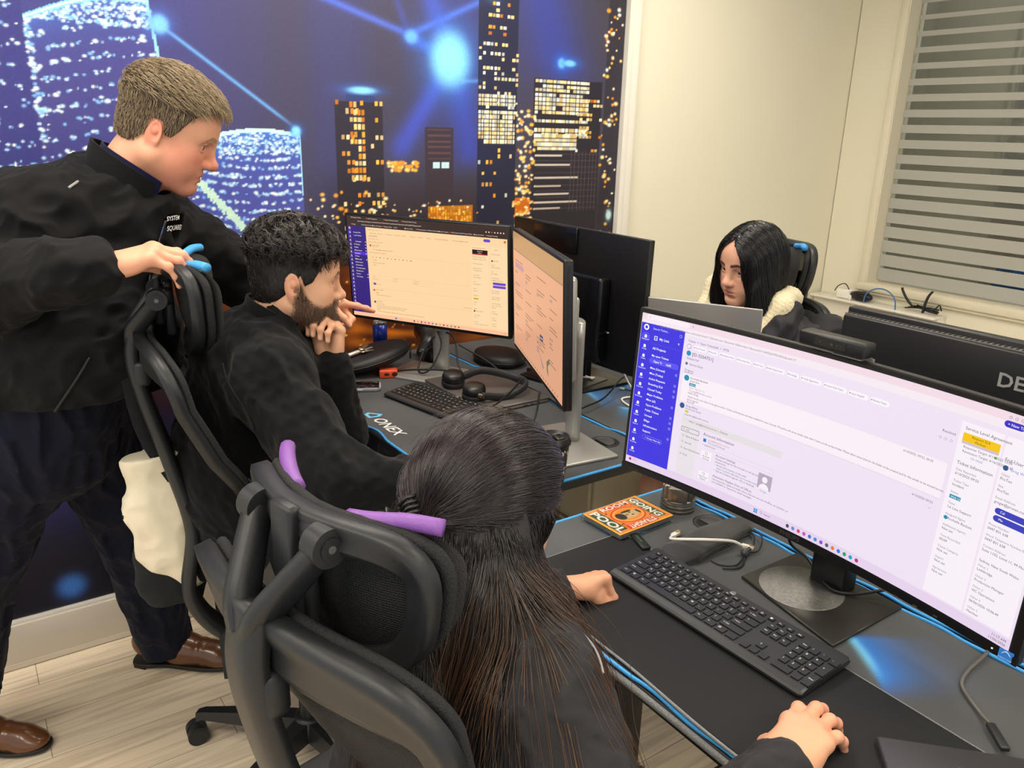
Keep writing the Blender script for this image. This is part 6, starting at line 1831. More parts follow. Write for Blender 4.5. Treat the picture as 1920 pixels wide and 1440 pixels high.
cable('power_cable', [(-1.72, 1.30, z2 + .10), (-1.70, 1.27, z2 + .03), (-1.66, 1.20, z2 + .012), (-1.58, 1.16, z2 + .006), (-1.50, 1.13, z2 + .005)], 0.0030, 'black cable from the right monitor towards the coffee cup')
# ================================================================== THINGS ON THE FAR DESK
t = empty('headset_case', (-2.31, 1.555, z2)); tag(t, 'round black headset case on the far desk behind the headphones', 'case')
m = MB(); m.lathe([(0, 0.0), (0.085, 0.0), (0.098, 0.010), (0.100, 0.022), (0.094, 0.036), (0.06, 0.042), (0, 0.043)], 40, 0, M=np.diag([1.12, 0.85, 1])); m.build('shell', mat('case_black'), t)
m = MB(); m.tube([(1.12 * 0.1005 * math.cos(a), 0.85 * 0.1005 * math.sin(a), 0.020) for a in np.linspace(0, 2 * PI, 44, endpoint=False)], 0.0025, 7, closed=True); m.build('zip', mat('zip_black'), t)
t = empty('tablet', (-2.02, 1.625, z2), 0.25); tag(t, 'black tablet with a white clip on it, on the far desk', 'tablet')
MB().box((0, 0, 0.007), (0.25, 0.17, 0.013), bevel=0.004).build('body', mat('tablet_black', '#101012', 0.3), t)
m = MB(); m.tube([(0.06, 0.03, 0.017), (0.095, 0.045, 0.019)], 0.004, 8).tube([(0.06, 0.045, 0.017), (0.095, 0.032, 0.019)], 0.004, 8); m.build('clip', mat('lead_white'), t)
S_ = SDF(); S_.ell((0, 0, 0.014), (0.032, 0.055, 0.022), 0.01)
V_, Q_ = S_.mesh(0.003); V_[:, 2] = np.maximum(V_[:, 2], 0); o = np_mesh('computer_mouse', V_, Q_, mat('gloss_black_plastic'), loc=(-2.30, 1.90, z2)); tag(o, 'black computer mouse on the far desk beside the light-keyed keyboard', 'mouse')
cp = [(-1.842, 1.655, 1.075), (-1.832, 1.652, 1.074), (-1.80, 1.66, 1.05), (-1.79, 1.67, 0.98), (-1.77, 1.69, 0.92), (-1.72, 1.70, z2 + .006), (-1.66, 1.70, z2 + .004), (-1.64, 1.66, z2 + .004), (-1.69, 1.63, z2 + .004), (-1.76, 1.655, z2 + .004), (-1.74, 1.71, z2 + .006), (-1.66, 1.74, z2 + .004), (-1.58, 1.72, z2 + .004)]
t = empty('usb_cable', cp[0]); tag(t, 'white usb cable looping from the side of the large black monitor to the far desk', 'cable')
P_ = catmull(cp[1:], 10) - np.array(cp[0]); MB().tube(P_, 0.0030, 8).build('lead', mat('lead_white'), t)
MB().box((0.002, 0, 0), (0.020, 0.012, 0.008), bevel=0.002).build('plug', mat('lead_white'), t)
cable('power_cable', [(-1.72, 1.46, z2 + .02), (-1.76, 1.58, z2 + .02), (-1.82, 1.70, z2 + .045), (-1.88, 1.80, z2 + .03), (-1.90, 1.90, z2 + .024)], 0.0028, 'black cable crossing the far desk mat to the light-keyed keyboard')
t = empty('usb_lead', (-1.83, 1.73, z2)); tag(t, 'thin grey lead with a white plug lying on the far desk mat', 'cable')
MB().tube(catmull([(0, 0, .004), (0.06, 0.03, .003), (0.12, 0.05, .003)], 8), 0.0022, 7).build('lead', mat('lead_grey'), t); MB().box((-0.008, -0.004, 0.004), (0.018, 0.008, 0.006), bevel=0.002, rot=rotm(0, 0, 0.45)).build('plug', mat('lead_white'), t)
# silver laptop of the woman at the far desk, on a riser
t = empty('laptop', (-1.570, 1.800, ZA + MT), math.radians(29.1)); tag(t, 'silver open laptop on a riser in front of the woman in the fleece-lined jacket', 'laptop')
SL = mat('laptop_silver', '#9b9a99', 0.33, 0.5, var=0.015)
hz = 0.128
m = MB(); m.box((0, 0, 0.0), (0.330, 0.007, 0.218), bevel=0.003); l = m.build('lid', SL, t); l.location = (0.0, -0.052, hz + 0.112); l.rotation_euler = (0.20, 0, 0)
MB().box((0, 0.10, hz - 0.004), (0.330, 0.225, 0.014), bevel=0.004).build('base', SL, t)
t2 = empty('laptop_riser', (-1.570, 1.800, ZA + MT), math.radians(29.1)); tag(t2, 'black riser under the silver open laptop', 'stand')
m = MB(); m.box((0, 0.10, 0.113), (0.26, 0.20, 0.006), bevel=0.002).box((0, 0.10, 0.003), (0.24, 0.20, 0.006), bevel=0.002)
for s in (-1, 1): m.box((s * 0.10, 0.10, 0.058), (0.012, 0.12, 0.11), bevel=0.003)
m.build('stand_frame', BLK, t2)
# ================================================================== LEDGE UNDER THE WINDOW
t = MB().box((0, 0, 0.05), (0.70, 0.12, 0.012), bevel=0.003).box((0, 0.02, 0.0), (0.70, 0.075, 0.09), bevel=0.004).build('cable_trunking', WHITE, None, (-2.30, 3.910, 0.80)); tag(t, 'white cable trunking with a shelf on the wall under the window', 'trunking')
zl = 0.857
t = empty('power_adapter', (-2.47, 3.90, zl)); tag(t, 'white plug adapter on the trunking under the window', 'adapter')
MB().box((0, 0, 0.025), (0.075, 0.05, 0.048), bevel=0.006).build('body', mat('adapter_white', '#e6e4de', 0.4), t)
MB().box((0.045, -0.02, 0.013), (0.014, 0.014, 0.026), bevel=0.003).build('plug', mat('adapter_white'), t)
t = empty('adapter_bundle', (-2.385, 3.90, zl)); tag(t, 'black power brick wound with its cable beside the white adapter', 'adapter')
m = MB(); m.ball((0.01, 0, 0.026), (0.065, 0.028, 0.026), 18); m.build('brick', mat('brick_black', '#17181a', 0.4), t)
m = MB()
for k in range(5): m.tube([(0.01 + (0.062 + .004 * (k % 2)) * math.cos(a) * 0.6, 0.029 * math.sin(a), 0.032 + 0.024 * math.sin(a + k) * 0.6) for a in np.linspace(0, 2 * PI, 24, endpoint=False)], 0.0028, 6, closed=True)
m.tube(catmull([(-0.05, 0, 0.03), (-0.09, 0.0, 0.075), (-0.13, 0, 0.06), (-0.15, 0, 0.03)], 8), 0.0026, 6)
m.build('cord', mat('cable_black'), t)
P_ = catmull([(-2.34, 3.87, zl + .003), (-2.33, 3.87, zl + .05), (-2.28, 3.87, zl + .085), (-2.22, 3.87, zl + .085), (-2.17, 3.865, zl + .05), (-2.155, 3.86, zl - .02), (-2.15, 3.85, zl - .10)], 10); o = MB().tube(P_ - P_[0], 0.0034, 8).build('network_cable', mat('network_blue', '#3f6fa8', 0.4), None, tuple(P_[0])); tag(o, 'blue network cable arching up behind the vented monitor', 'cable')
t = empty('cable_bundle', (-2.035, 3.90, zl)); tag(t, 'black cable bundle tied with a strap on the trunking', 'cable bundle')
m = MB()
for k in range(6): m.tube(catmull([(-0.09 + .01 * k, .01 * (k % 3 - 1), .015 + .004 * k), (-0.03, .02, .02 + .005 * (k % 3)), (0.03, -.01, .018 + .006 * k % .02), (0.075, .01 * (k % 2), .012 + .006 * (k % 4))], 6), 0.0036, 6)
m.tube(catmull([(-0.05, 0, .02), (-0.09, 0, .055), (-0.12, 0, .095), (-0.125, 0, .11)], 6), 0.006, 8)
m.tube(catmull([(0.05, 0, .02), (0.075, 0, .055), (0.09, 0, .03)], 6), 0.0035, 7)
m.build('cord', mat('cable_black'), t)
MB().tube(catmull([(0.0, 0, .005), (0.005, 0, .05), (0.015, 0, .09), (0.03, 0, .115)], 6), 0.012, 10, flat=0.4).build('strap', mat('strap_dark', '#2a2a30', 0.7), t)
# ================================================================== OFFICE CHAIRS
CHB = mat('chair_plastic', '#1e2023', 0.42, bump=(900, 0.12), var=0.03)
CHM = mat('chair_metal_black', '#1c1d1f', 0.4)
def mesh_fabric():
    m = bpy.data.materials.new('chair_mesh'); m.use_nodes = True
    N, L = m.node_tree.nodes, m.node_tree.links; b = N['Principled BSDF']
    b.inputs['Base Color'].default_value = (*srgb('#151618'), 1); b.inputs['Roughness'].default_value = 0.7
    tc = N.new('ShaderNodeTexCoord'); wv = []
    for rot in (0.0, PI / 2):
        mp = N.new('ShaderNodeMapping'); mp.inputs['Rotation'].default_value = (0, rot, 0); L.new(tc.outputs['Object'], mp.inputs[0])
        w = N.new('ShaderNodeTexWave'); w.inputs['Scale'].default_value = 95; w.inputs['Distortion'].default_value = 0.3; L.new(mp.outputs[0], w.inputs[0]); wv.append(w)
    mx = N.new('ShaderNodeMath'); mx.operation = 'MAXIMUM'; L.new(wv[0].outputs['Fac'], mx.inputs[0]); L.new(wv[1].outputs['Fac'], mx.inputs[1])
    mr = N.new('ShaderNodeMapRange'); mr.inputs[1].default_value = 0.35; mr.inputs[2].default_value = 0.7; mr.inputs[3].default_value = 0.62; mr.inputs[4].default_value = 1.0
    L.new(mx.outputs[0], mr.inputs[0]); L.new(mr.outputs[0], b.inputs['Alpha'])
    bp = N.new('ShaderNodeBump'); bp.inputs['Strength'].default_value = 0.7; bp.inputs['Distance'].default_value = 0.002; L.new(mx.outputs[0], bp.inputs['Height']); L.new(bp.outputs[0], b.inputs['Normal'])
    return m
CMESH = mesh_fabric()
PIPE = mat('chair_piping', '#1a1b1d', 0.75, bump=(420, 1.2))
SEATF = mat('seat_fabric', '#18191b', 0.8, bump=(700, 0.4))

def sring(hw, hh, n, e=3.0, taper=0.0):
    out = []
    for a in np.linspace(0, 2 * PI, n, endpoint=False):
        c, s = math.cos(a), math.sin(a)
        u = hw * math.copysign(abs(c) ** (2 / e), c); v = hh * math.copysign(abs(s) ** (2 / e), s)
        out.append((u * (1 + taper * v / hh), v))
    return np.array(out)

def office_chair(loc, rz, up, accent, label, legrot=0.0, seat=True, hd=(0.0, 0.0), pv=0.0):
    hv = np.array([0, hd[0], hd[1]]); pvv = np.array([0, 0.030, pv])
    t = empty('office_chair', loc, rz); tag(t, label, 'chair')
    AC = mat('accent_' + accent.strip('#'), accent, 0.45, var=0.05, bump=(500, 0.3))
    # five-star base with casters
    m = MB(); m.lathe([(0.0, 0.075), (0.045, 0.075), (0.048, 0.09), (0.040, 0.135), (0.030, 0.14), (0, 0.14)], 28); m.build('hub', CHM, t)
    for k in range(5):
        a = legrot + 2 * PI * k / 5; d = np.array([math.cos(a), math.sin(a), 0]); s = np.array([-math.sin(a), math.cos(a), 0])
        m = MB(); V = []
        for r, w, z0_, z1_ in ((0.03, 0.030, 0.078, 0.132), (0.20, 0.022, 0.082, 0.118), (0.315, 0.018, 0.078, 0.100), (0.335, 0.014, 0.064, 0.092)):
            V += [d * r + s * w + [0, 0, z0_], d * r - s * w + [0, 0, z0_], d * r - s * w * 0.7 + [0, 0, z1_], d * r + s * w * 0.7 + [0, 0, z1_]]
        F = [(3, 2, 1, 0), (12, 13, 14, 15)]
        for i in range(3):
            for j in range(4): F.append((i * 4 + j, i * 4 + (j + 1) % 4, i * 4 + 4 + (j + 1) % 4, i * 4 + 4 + j))
        m.add(V, F); l = m.build('leg', CHM, t)
        p = d * 0.325; m = MB(); m.cyl(p + [0, 0, 0.045], p + [0, 0, 0.078], 0.009, n=12)
        w_ = (a * 1.7 + 0.6); ax = np.array([math.cos(w_), math.sin(w_), 0]); c0 = p + np.cross([0, 0, 1], ax) * 0.014
        for sg in (-1, 1):
            m.cyl(c0 + ax * 0.006 * sg + [0, 0, 0.0285], c0 + ax * 0.026 * sg + [0, 0, 0.0285], 0.0280, n=26)
            m.cyl(c0 + ax * 0.026 * sg + [0, 0, 0.0285], c0 + ax * 0.0275 * sg + [0, 0, 0.0285], 0.0235, n=26)
        m.cyl(c0 - ax * 0.008 + [0, 0, 0.036], c0 + ax * 0.008 + [0, 0, 0.036], 0.020, n=20)
        m.build('caster', mat('caster_black', '#202123', 0.5), l)
    u = np.array([0, 0, up])
    MB().cyl((0, 0, 0.12), (0, 0, 0.30 + up), 0.026, n=20).cyl((0, 0, 0.28 + up), (0, 0, 0.42 + up), 0.016, n=18).build('gas_lift', CHM, t)
    MB().box((0, -0.02, 0.42 + up), (0.20, 0.28, 0.05), bevel=0.012).build('tilt_mechanism', CHM, t)
    if seat:
        m = MB()
        def sf(a, b):
            x = (a - 0.5) * 0.50; y = (b - 0.5) * 0.48 + 0.03
            e = (2 * abs(a - .5)) ** 6 + (2 * abs(b - .5)) ** 6
            return (x * (1 - .04 * e), y, 0.505 + up - 0.045 * min(1, e) - 0.02 * max(0, (b - .75) / .25) ** 2 + 0.015 * (2 * abs(a - .5)) ** 3)
        m.grid(sf, 24, 24); m.box((0, 0.03, 0.462 + up), (0.48, 0.46, 0.035), bevel=0.015); m.build('seat', SEATF, t)
    # back
    def yb(z):
        return np.interp(z, [0.60, 0.69, 0.80, 0.90, 1.0, 1.12, 1.22], [-0.20, -0.165, -0.105, -0.15, -0.225, -0.285, -0.305])
    def bp(uu, z, off=0.0, k=0.95): return np.array([uu, yb(z) + k * uu * uu + off, z]) + u
    def ring_part(name, pts, sc, prof, matl, off=0.0):
        P = np.array([bp(a, z, off) for a, z in pts]); n = len(P)
        c = P.mean(0)
        ups = np.array([[0.0, 1.0, 0.18]] * n)
        m = MB(); m.sweep(P, prof, 0, closed=True, ups=ups, scale=sc); return m.build(name, matl, t)
    n = 64
    pu = sring(0.215, 0.165, n, 3.6, 0.14); zc = 1.045
    pts = [(a, zc + v + 0.20 * a * a * (v > 0)) for a, v in pu]
    prof = [(0.5, -0.5), (0.5, 0.3), (0.32, 0.5), (-0.32, 0.5), (-0.5, 0.3), (-0.5, -0.5), (-0.3, -0.62), (0.0, -0.42), (0.3, -0.62)]
    sc = [(0.036 + 0.038 * smooth01(np.array(v), 0.06, 0.15), 0.026) for a, v in pu]
    ring_part('back_frame', pts, sc, prof, CHB)
    m = MB(); m.tube([bp(a * 1.03, z + 0.028 * (z > zc + .1), 0.016) for a, z in pts], 0.0075, 8, closed=True); m.build('back_piping', PIPE, t)
    m = MB(); m.disc(lambda a, b: bp(a, zc + b, 0.010), pu * 0.97, 12); m.build('back_mesh', CMESH, t)
    pl = sring(0.175, 0.115, n, 3.0, -0.12); zl_ = 0.775
    pts = [(a, zl_ + v) for a, v in pl]
    ring_part('lumbar_frame', pts, [(0.040, 0.026)] * n, prof, CHB)
    m = MB(); m.disc(lambda a, b: bp(a, zl_ + b, 0.012), pl * 0.95, 10); m.build('lumbar_mesh', CMESH, t)
    m = MB(); m.tube([bp(a * 1.04, z, 0.014) for a, z in pts], 0.0070, 8, closed=True); m.build('lumbar_piping', PIPE, t)
    for sg in (-1, 1):
        m = MB(); m.sweep([bp(sg * (0.110 + 0.062 * k), zl_ + 0.118 - 0.045 * k ** 2.2, 0.018) for k in np.linspace(0, 1, 12)], [(0.012, -0.008), (0.012, 0.006), (-0.012, 0.006), (-0.012, -0.008)], 0, ups=(0, 1, 0.2)); m.build('accent_strip', AC, t)
        m = MB(); m.sweep([bp(sg * (0.175 - 0.02 * k), 0.905 - 0.045 * k, -0.004) for k in np.linspace(0, 1, 6)], [(0.018, -0.012), (0.018, 0.010), (-0.018, 0.010), (-0.018, -0.012)], 0, ups=(0, 1, 0.2)); m.build('side_link', CHB, t)
    # spine and Y bracket
    m = MB(); rp = [(0.5, -0.35), (0.5, 0.2), (0.3, 0.5), (-0.3, 0.5), (-0.5, 0.2), (-0.5, -0.35), (-0.3, -0.5), (0.3, -0.5)]
    sp = catmull([(0, -0.10, 0.43), (0, -0.20, 0.46), (0, -0.265, 0.58), (0, -0.245, 0.75), (0, -0.275, 0.92), (0, -0.312, 1.08), (0, -0.328, 1.18), (0, -0.318, 1.255)], 8) + u
    m.sweep(sp, rp, 0, ups=(0, -1, 0.2), scale=[(0.085 - 0.025 * k, 0.036 - 0.008 * k) for k in np.linspace(0, 1, len(sp))])
    m.box(np.array([0, -0.312, 1.150]) + u, (0.072, 0.036, 0.060), bevel=0.012)
    m.build('spine', CHB, t)
    for sg in (-1, 1):
        m = MB(); ar = catmull([(sg * 0.006, -0.318, 1.222), (sg * 0.022, -0.314, 1.250), (sg * 0.044, -0.290, 1.285 + pv * .6), (sg * 0.064, -0.266, 1.318 + pv)], 8) + u
        m.sweep(ar, rp, 0, ups=(sg * -1.0, 0, 0), scale=[(0.044 - 0.012 * k, 0.024) for k in np.linspace(0, 1, len(ar))])
        m.cyl(np.array([sg * 0.052, -0.296, 1.320]) + u + pvv, np.array([sg * 0.077, -0.296, 1.320]) + u + pvv, 0.0215, n=26)
        m.build('bracket_arm', CHB, t)
        m = MB(); m.cyl(np.array([sg * 0.0765, -0.296, 1.320]) + u + pvv, np.array([sg * 0.0790, -0.296, 1.320]) + u + pvv, 0.0125, n=22).cyl(np.array([sg * 0.0785, -0.296, 1.320]) + u + pvv, np.array([sg * 0.0800, -0.296, 1.320]) + u + pvv, 0.0045, n=12, mi=1); m.build('pivot_bolt', [CHM, mat('bolt_grey', '#6a6b6c', 0.35, 0.6)], t)
    # headrest
    def hp(uu, v, off=0.0): return np.array([uu, -0.262 + 2.0 * uu * uu - 0.9 * abs(uu) ** 3 + 0.55 * v * v * (v < 0) * 4 + off - 0.10 * v, 1.330 + v + 0.9 * uu * uu]) + u + hv
    hr = sring(0.150, 0.088, 60, 2.8, 0.10)
    m = MB(); P = [hp(a, v) for a, v in hr]
    m.sweep(P, prof, 0, closed=True, ups=np.array([[0, 1.0, 0.0]] * 60), scale=[(0.034, 0.024)] * 60)
    m.box(np.array([0, -0.272, 1.325]) + u + hv, (0.050, 0.020, 0.120), bevel=0.006).box(np.array([0, -0.280, 1.320]) + u + pvv, (0.100, 0.036, 0.036), bevel=0.010).box(np.array([0, -0.278 + hd[0] * .5, 1.325 + pv * .5 + hd[1] * .5]) + u, (0.042, 0.018, 0.085 + abs(hd[1]) * .6), bevel=0.006)
    m.build('headrest_frame', CHB, t)
    m = MB(); m.disc(lambda a, b: hp(a, b, 0.008), hr * 0.95, 10); m.build('headrest_mesh', CMESH, t)
    m = MB(); m.tube([hp(a * 1.05, v * 1.06, 0.020) for a, v in hr], 0.0085, 8, closed=True); m.build('headrest_piping', PIPE, t)
    m = MB(); m.disc(lambda a, b: hp(a, b, 0.036 + 0.25 * a * a * 1.5 - 0.012 * (b / 0.09) ** 4), hr * 1.05, 12); m.build('headrest_pad', mat('headrest_mesh_grey', '#3a3a3b', 0.8, bump=(500, 0.8)), t)
    for sg in (-1, 1):
        m = MB(); m.tube([hp(sg * (0.050 + 0.098 * k), 0.0915 - 0.010 * max(0, k - .6) ** 1.5 * 4, 0.026 + 0.010 * k) for k in np.linspace(0, 1, 16)], 0.0098, 10, flat=0.95); m.build('accent_strip', AC, t)
    for sg in (-1, 1):
        m = MB(); m.tube(catmull([(sg * 0.12, 0.0, 0.44), (sg * 0.27, -0.01, 0.45), (sg * 0.295, -0.02, 0.52), (sg * 0.295, -0.02, 0.64)], 8) + u, 0.020, 12, flat=0.7); a_ = m.build('armrest', CHB, t)
        MB().box(np.array([sg * 0.295, 0.0, 0.655]) + u, (0.085, 0.24, 0.028), bevel=0.012).build('arm_pad', mat('arm_pad_black', '#1d1e20', 0.6), a_)
    return t
CH_F = office_chair((-0.814, 0.508, 0), 0.20, -0.055, '#7d4f9f', 'black mesh office chair with purple headrest strips, nearest the camera', 0.3, hd=(0.015, -0.084), pv=0.008)
CH_B = office_chair((-1.790, 0.600, 0), -0.20, 0.0, '#3f9bd8', 'black mesh office chair with blue headrest strip, under the standing man\'s hand', -2.13, hd=(0.03, -0.035))
CH_W = office_chair((-1.765, 2.075, 0), PI - 0.25, -0.09, '#2f8fd8', 'black office chair with blue headrest strip, behind the woman facing the camera', 0.7)
# ================================================================== PEOPLE
SKIN = mat('skin', '#d6a084', 0.48, attr='Col', sss=0.12, bump=(900, 0.10), spec=0.4)
def V3(*a): return np.array(a, float)
def cloth_mat(name, col, rough=0.85, scale=500, sheen=0.25, st=0.25):
    return mat(name, col, rough, noise=25, var=0.10, bump=(scale, st), sheen=sheen * 0.2, spec=0.2)
def hair_mat(name, root, tip, rough=0.30, var=0.30):
    if name in _MATS: return _MATS[name]
    m = bpy.data.materials.new(name); m.use_nodes = True
    N, L = m.node_tree.nodes, m.node_tree.links; b = N['Principled BSDF']
    hi = N.new('ShaderNodeHairInfo'); mx = N.new('ShaderNodeMix'); mx.data_type = 'RGBA'
    mx.inputs[6].default_value = (*srgb(root), 1); mx.inputs[7].default_value = (*srgb(tip), 1)
    L.new(hi.outputs['Intercept'], mx.inputs[0])
    hv = N.new('ShaderNodeHueSaturation'); mr = N.new('ShaderNodeMapRange'); mr.inputs[3].default_value = 1 - var; mr.inputs[4].default_value = 1 + var
    L.new(hi.outputs['Random'], mr.inputs[0]); L.new(mr.outputs[0], hv.inputs['Value']); L.new(mx.outputs[2], hv.inputs['Color'])
    L.new(hv.outputs[0], b.inputs['Base Color']); b.inputs['Roughness'].default_value = rough; b.inputs['Specular IOR Level'].default_value = 0.6
    _MATS[name] = m; return m
RED = srgb('#c8705a'); NAIL = srgb('#e2b09a')

def make_head(S, M, t, scale, skin, lips, brow, red, blush, iris, look, vox=0.0021, extra=None, paint=None):
    T = S.xf(M, t, scale)
    if extra: T.join(extra)
    V, Q = T.mesh(vox)
    L = (V - t) @ M / scale
    C = paint_head(L, skin, lips, brow, red, blush)
    if paint: C = paint(L, C)
    Ve, Qe, Ce = eyeballs(iris, look)
    return T, (V, Q, C), ((Ve * scale) @ M.T + t, Qe, Ce)

def garment(name, S, vox, disp, m, root, cols=None, clip=None):
    V, Q = S.mesh(vox, disp, clip)
    return np_mesh(name, V - np.array(root.location), Q, m, root, cols), V, Q
def tube_part(name, pts, r, m, root, n=8, flat=1.0):
    return MB().tube(np.asarray(pts) - np.array(root.location), r, n, flat=flat).build(name, m, root)

# ------------------------------------------------------------------ 1: standing man
p1 = empty('person', (-2.28, 0.10, 0)); tag(p1, 'person standing in black jacket and navy trousers, pointing at a monitor', 'person')
L1 = np.array(p1.location)
hM = rot_to((0.330, 0.840, -0.43), (0.02, 0.0, 1)); hT = V3(-2.045, 0.446, 1.660)
sk1 = srgb('#d9a183')
def pt1(L, C):
    w = smooth01(L[:, 1], -0.02, 0.05) * (1 - smooth01(L[:, 2], -0.02, 0.01)) * 0.45
    return C * (1 - w[:, None]) + np.array(srgb('#d07c66')) * w[:, None]
S = head_sdf(True, 0.98, 1.06, 0.9, 0.9)
S.ell((0, 0.035, -0.100), (0.040, 0.042, 0.022), 0.03)
nk = SDF(); nk.cone(hT + hM @ V3(0, -0.030, -0.055), V3(-2.09, 0.315, 1.50), 0.064, 0.074, 0.03); nk.cone(V3(-2.09, 0.315, 1.50), V3(-2.11, 0.25, 1.30), 0.074, 0.12, 0.03)
T1, hd, ey = make_head(S, hM, hT, 1.03, sk1, srgb('#b86a5c'), srgb('#9a7a5e'), srgb('#cf7a66'), 0.9, srgb('#4a4c50'), (0.05, 1, -0.10), extra=nk, paint=pt1)
# hands: right rests on the headrest, left points
hR = rot_to((0.10, 0.93, 0.05), (-0.12, 0.10, 1.0))
S = hand_sdf([(0.50, 0.55, 0.35), (0.55, 0.55, 0.35), (0.60, 0.6, 0.35), (0.65, 0.6, 0.35)], 0.07, (0.55, 0.55, 0.25), side=-1)
wr = V3(-1.775, 0.238, 1.398)
HR = hand_mesh(S, rot_to((0.22, 0.95, 0.24), (0.10, -0.20, 1.0)), wr, 1.12, sk1, srgb('#d58f78'), srgb('#e3b7a4'))
wl = V3(-2.150, 0.795, 1.190)
S = hand_sdf([(0.12, 0.10, 0.05), (1.0, 1.15, 0.7), (1.1, 1.2, 0.7), (1.15, 1.2, 0.7)], 0.03, (0.35, 0.75, 0.45), side=1)
HL = hand_mesh(S, rot_to((0.02, 1.0, -0.22), (-0.70, 0.10, 0.70)), wl, 1.06, sk1, srgb('#d58f78'), srgb('#e3b7a4'))
sh_r, sh_l = V3(-2.020, 0.150, 1.475), V3(-2.215, 0.430, 1.420)
el_r, el_l = V3(-1.935, 0.030, 1.345), V3(-2.190, 0.660, 1.255)
hip_r, hip_l = V3(-2.09, 0.045, 0.95), V3(-2.24, 0.185, 0.95)
kn_r, kn_l = V3(-2.205, -0.105, 0.53), V3(-2.315, 0.290, 0.53)
an_r, an_l = V3(-2.325, -0.205, 0.09), V3(-2.425, 0.345, 0.09)
B = SDF(); B.cone(V3(-2.12, 0.28, 1.40), V3(-2.15, 0.12, 1.0), 0.13, 0.14, 0.05)
B.chain([V3(-2.1, 0.26, 1.45), sh_r, el_r, wr], [0.06, 0.05, 0.040, 0.028]); B.chain([V3(-2.13, 0.32, 1.44), sh_l, el_l, wl], [0.06, 0.05, 0.040, 0.027])
for h_, k_, a_ in ((hip_r, kn_r, an_r), (hip_l, kn_l, an_l)): B.chain([h_, k_, a_], [0.085, 0.055, 0.040])
Vb, Qb = B.mesh(0.009)
V, Q, C = merge([hd, ey, HR, HL, (Vb, Qb, np.tile(sk1, (len(Vb), 1)))])
np_mesh('body', V - L1, Q, SKIN, p1, C)
# hair
def cap_from(T, M, t, sc, grow, keep, k=0.012, freq=70, amp=0.003, vox=0.0035, seed=1):
    freq *= 4.0
    """hair mass: the head grown outwards where keep(L) < 0"""
    G = SDF(); G.p = list(T.p)
    f = Waves(freq, 8, seed)
    def disp(P):
        Lq = (P - t) @ M / sc
        return -grow(Lq) + amp * f(P) * (0.15 + 0.85 * smooth01(Lq[:, 2], 0.03, 0.07))
    def clip(P): return keep((P - t) @ M / sc) * sc
    return G.mesh(vox, disp, clip)
H1 = SDF(); H1.ell((0, -0.014, 0.034), (0.077, 0.098, 0.086), 0.02).ell((0, 0.022, 0.005), (0.067, 0.068, 0.088), 0.03).ell((0, 0.052, 0.042), (0.056, 0.036, 0.044), 0.03).ell((0, -0.045, -0.030), (0.060, 0.055, 0.055), 0.03)
H1 = H1.xf(hM, hT, 1.03)
def keep1(L):
    x, y, z = L[:, 0], L[:, 1], L[:, 2]
    line = np.interp(y, [-0.12, -0.055, -0.036, -0.030, -0.006, 0.004, 0.018, 0.030, 0.045, 0.060, 0.075, 0.11], [-0.055, -0.058, -0.020, 0.012, 0.016, -0.010, -0.010, 0.012, 0.046, 0.064, 0.074, 0.078])
    return (line - z) * 0.8
grow1 = lambda L: 0.003 + 0.008 * smooth01(L[:, 2], 0.02, 0.10)
Vh, Qh = cap_from(H1, hM, hT, 1.03, grow1, keep1, amp=0.0022)
np_mesh('hair', Vh - L1, Qh, hair_mat('hair_greybrown_base', '#5e4d3a', '#5e4d3a', 0.6), p1)
rt = sample_surface(Vh, Qh, 6500, weight=lambda P: smooth01(-keep1((P - hT) @ hM), 0.002, 0.010), seed=2)
def fl1(P, i, t):
    L = (P - hT) @ hM; d = np.stack([0.15 * np.sign(L[:, 0]), 0.75 + 0 * L[:, 0], -0.35 - 1.6 * (L[:, 2] < 0.055)], 1)
    d[:, 1] += np.where(L[:, 2] < 0.05, -0.7, 0.5)
    return d @ hM.T
def lw1(P):
    L = (P - hT) @ hM; return 0.34 + 0.66 * smooth01(L[:, 2], 0.030, 0.075)
hs = strands('hair_strands', H1, rt, fl1, 6, 0.0052, [hair_mat('hair_greybrown', '#56473a', '#9a8869', 0.4, 0.5)], p1, L1, off=0.014, r0=0.0007, r1=0.00025, jit=0.6, lenw=lw1, lift=lambda t, P: 0.003 + 0.010 * smooth01(((P - hT) @ hM)[:, 2], 0.02, 0.10))
# black softshell jacket
J = SDF()
J.cone(V3(-2.105, 0.285, 1.435), V3(-2.085, 0.180, 1.20), 0.155, 0.180, 0.06); J.cone(V3(-2.085, 0.180, 1.20), V3(-2.105, 0.115, 1.02), 0.185, 0.175, 0.06)
J.ell(V3(-2.04, 0.255, 1.17), (0.15, 0.16, 0.15), 0.08)
J.chain([V3(-2.08, 0.22, 1.47), sh_r, el_r], [0.10, 0.102, 0.082], 0.05); J.chain([el_r, wr + V3(0.0, -0.075, -0.006)], [0.082, 0.060], 0.03); J.cone(wr + V3(0, -0.085, -0.008), wr + V3(0, -0.022, 0.0), 0.057, 0.054, 0.01)
J.chain([V3(-2.12, 0.33, 1.45), sh_l, el_l, wl + V3(0, -0.03, 0.004)], [0.10, 0.098, 0.072, 0.050], 0.05)
J.cone(V3(-2.10, 0.315, 1.53), V3(-2.07, 0.375, 1.495), 0.070, 0.074, 0.04)
J.cone(V3(-2.085, 0.150, 1.10), V3(-2.09, 0.14, 1.08), 0.186, 0.184, 0.02)
J.cone(hT + hM @ V3(0, -0.02, -0.06), V3(-2.07, 0.40, 1.44), 0.074, 0.066, 0.012, 's')
nc = SDF()
fd1 = folds(9.5, 0.011, 21); fd1b = folds(26, 0.0035, 31)
blk = cloth_mat('jacket_softshell', '#0e0e10', 0.78, 700, 0.15)
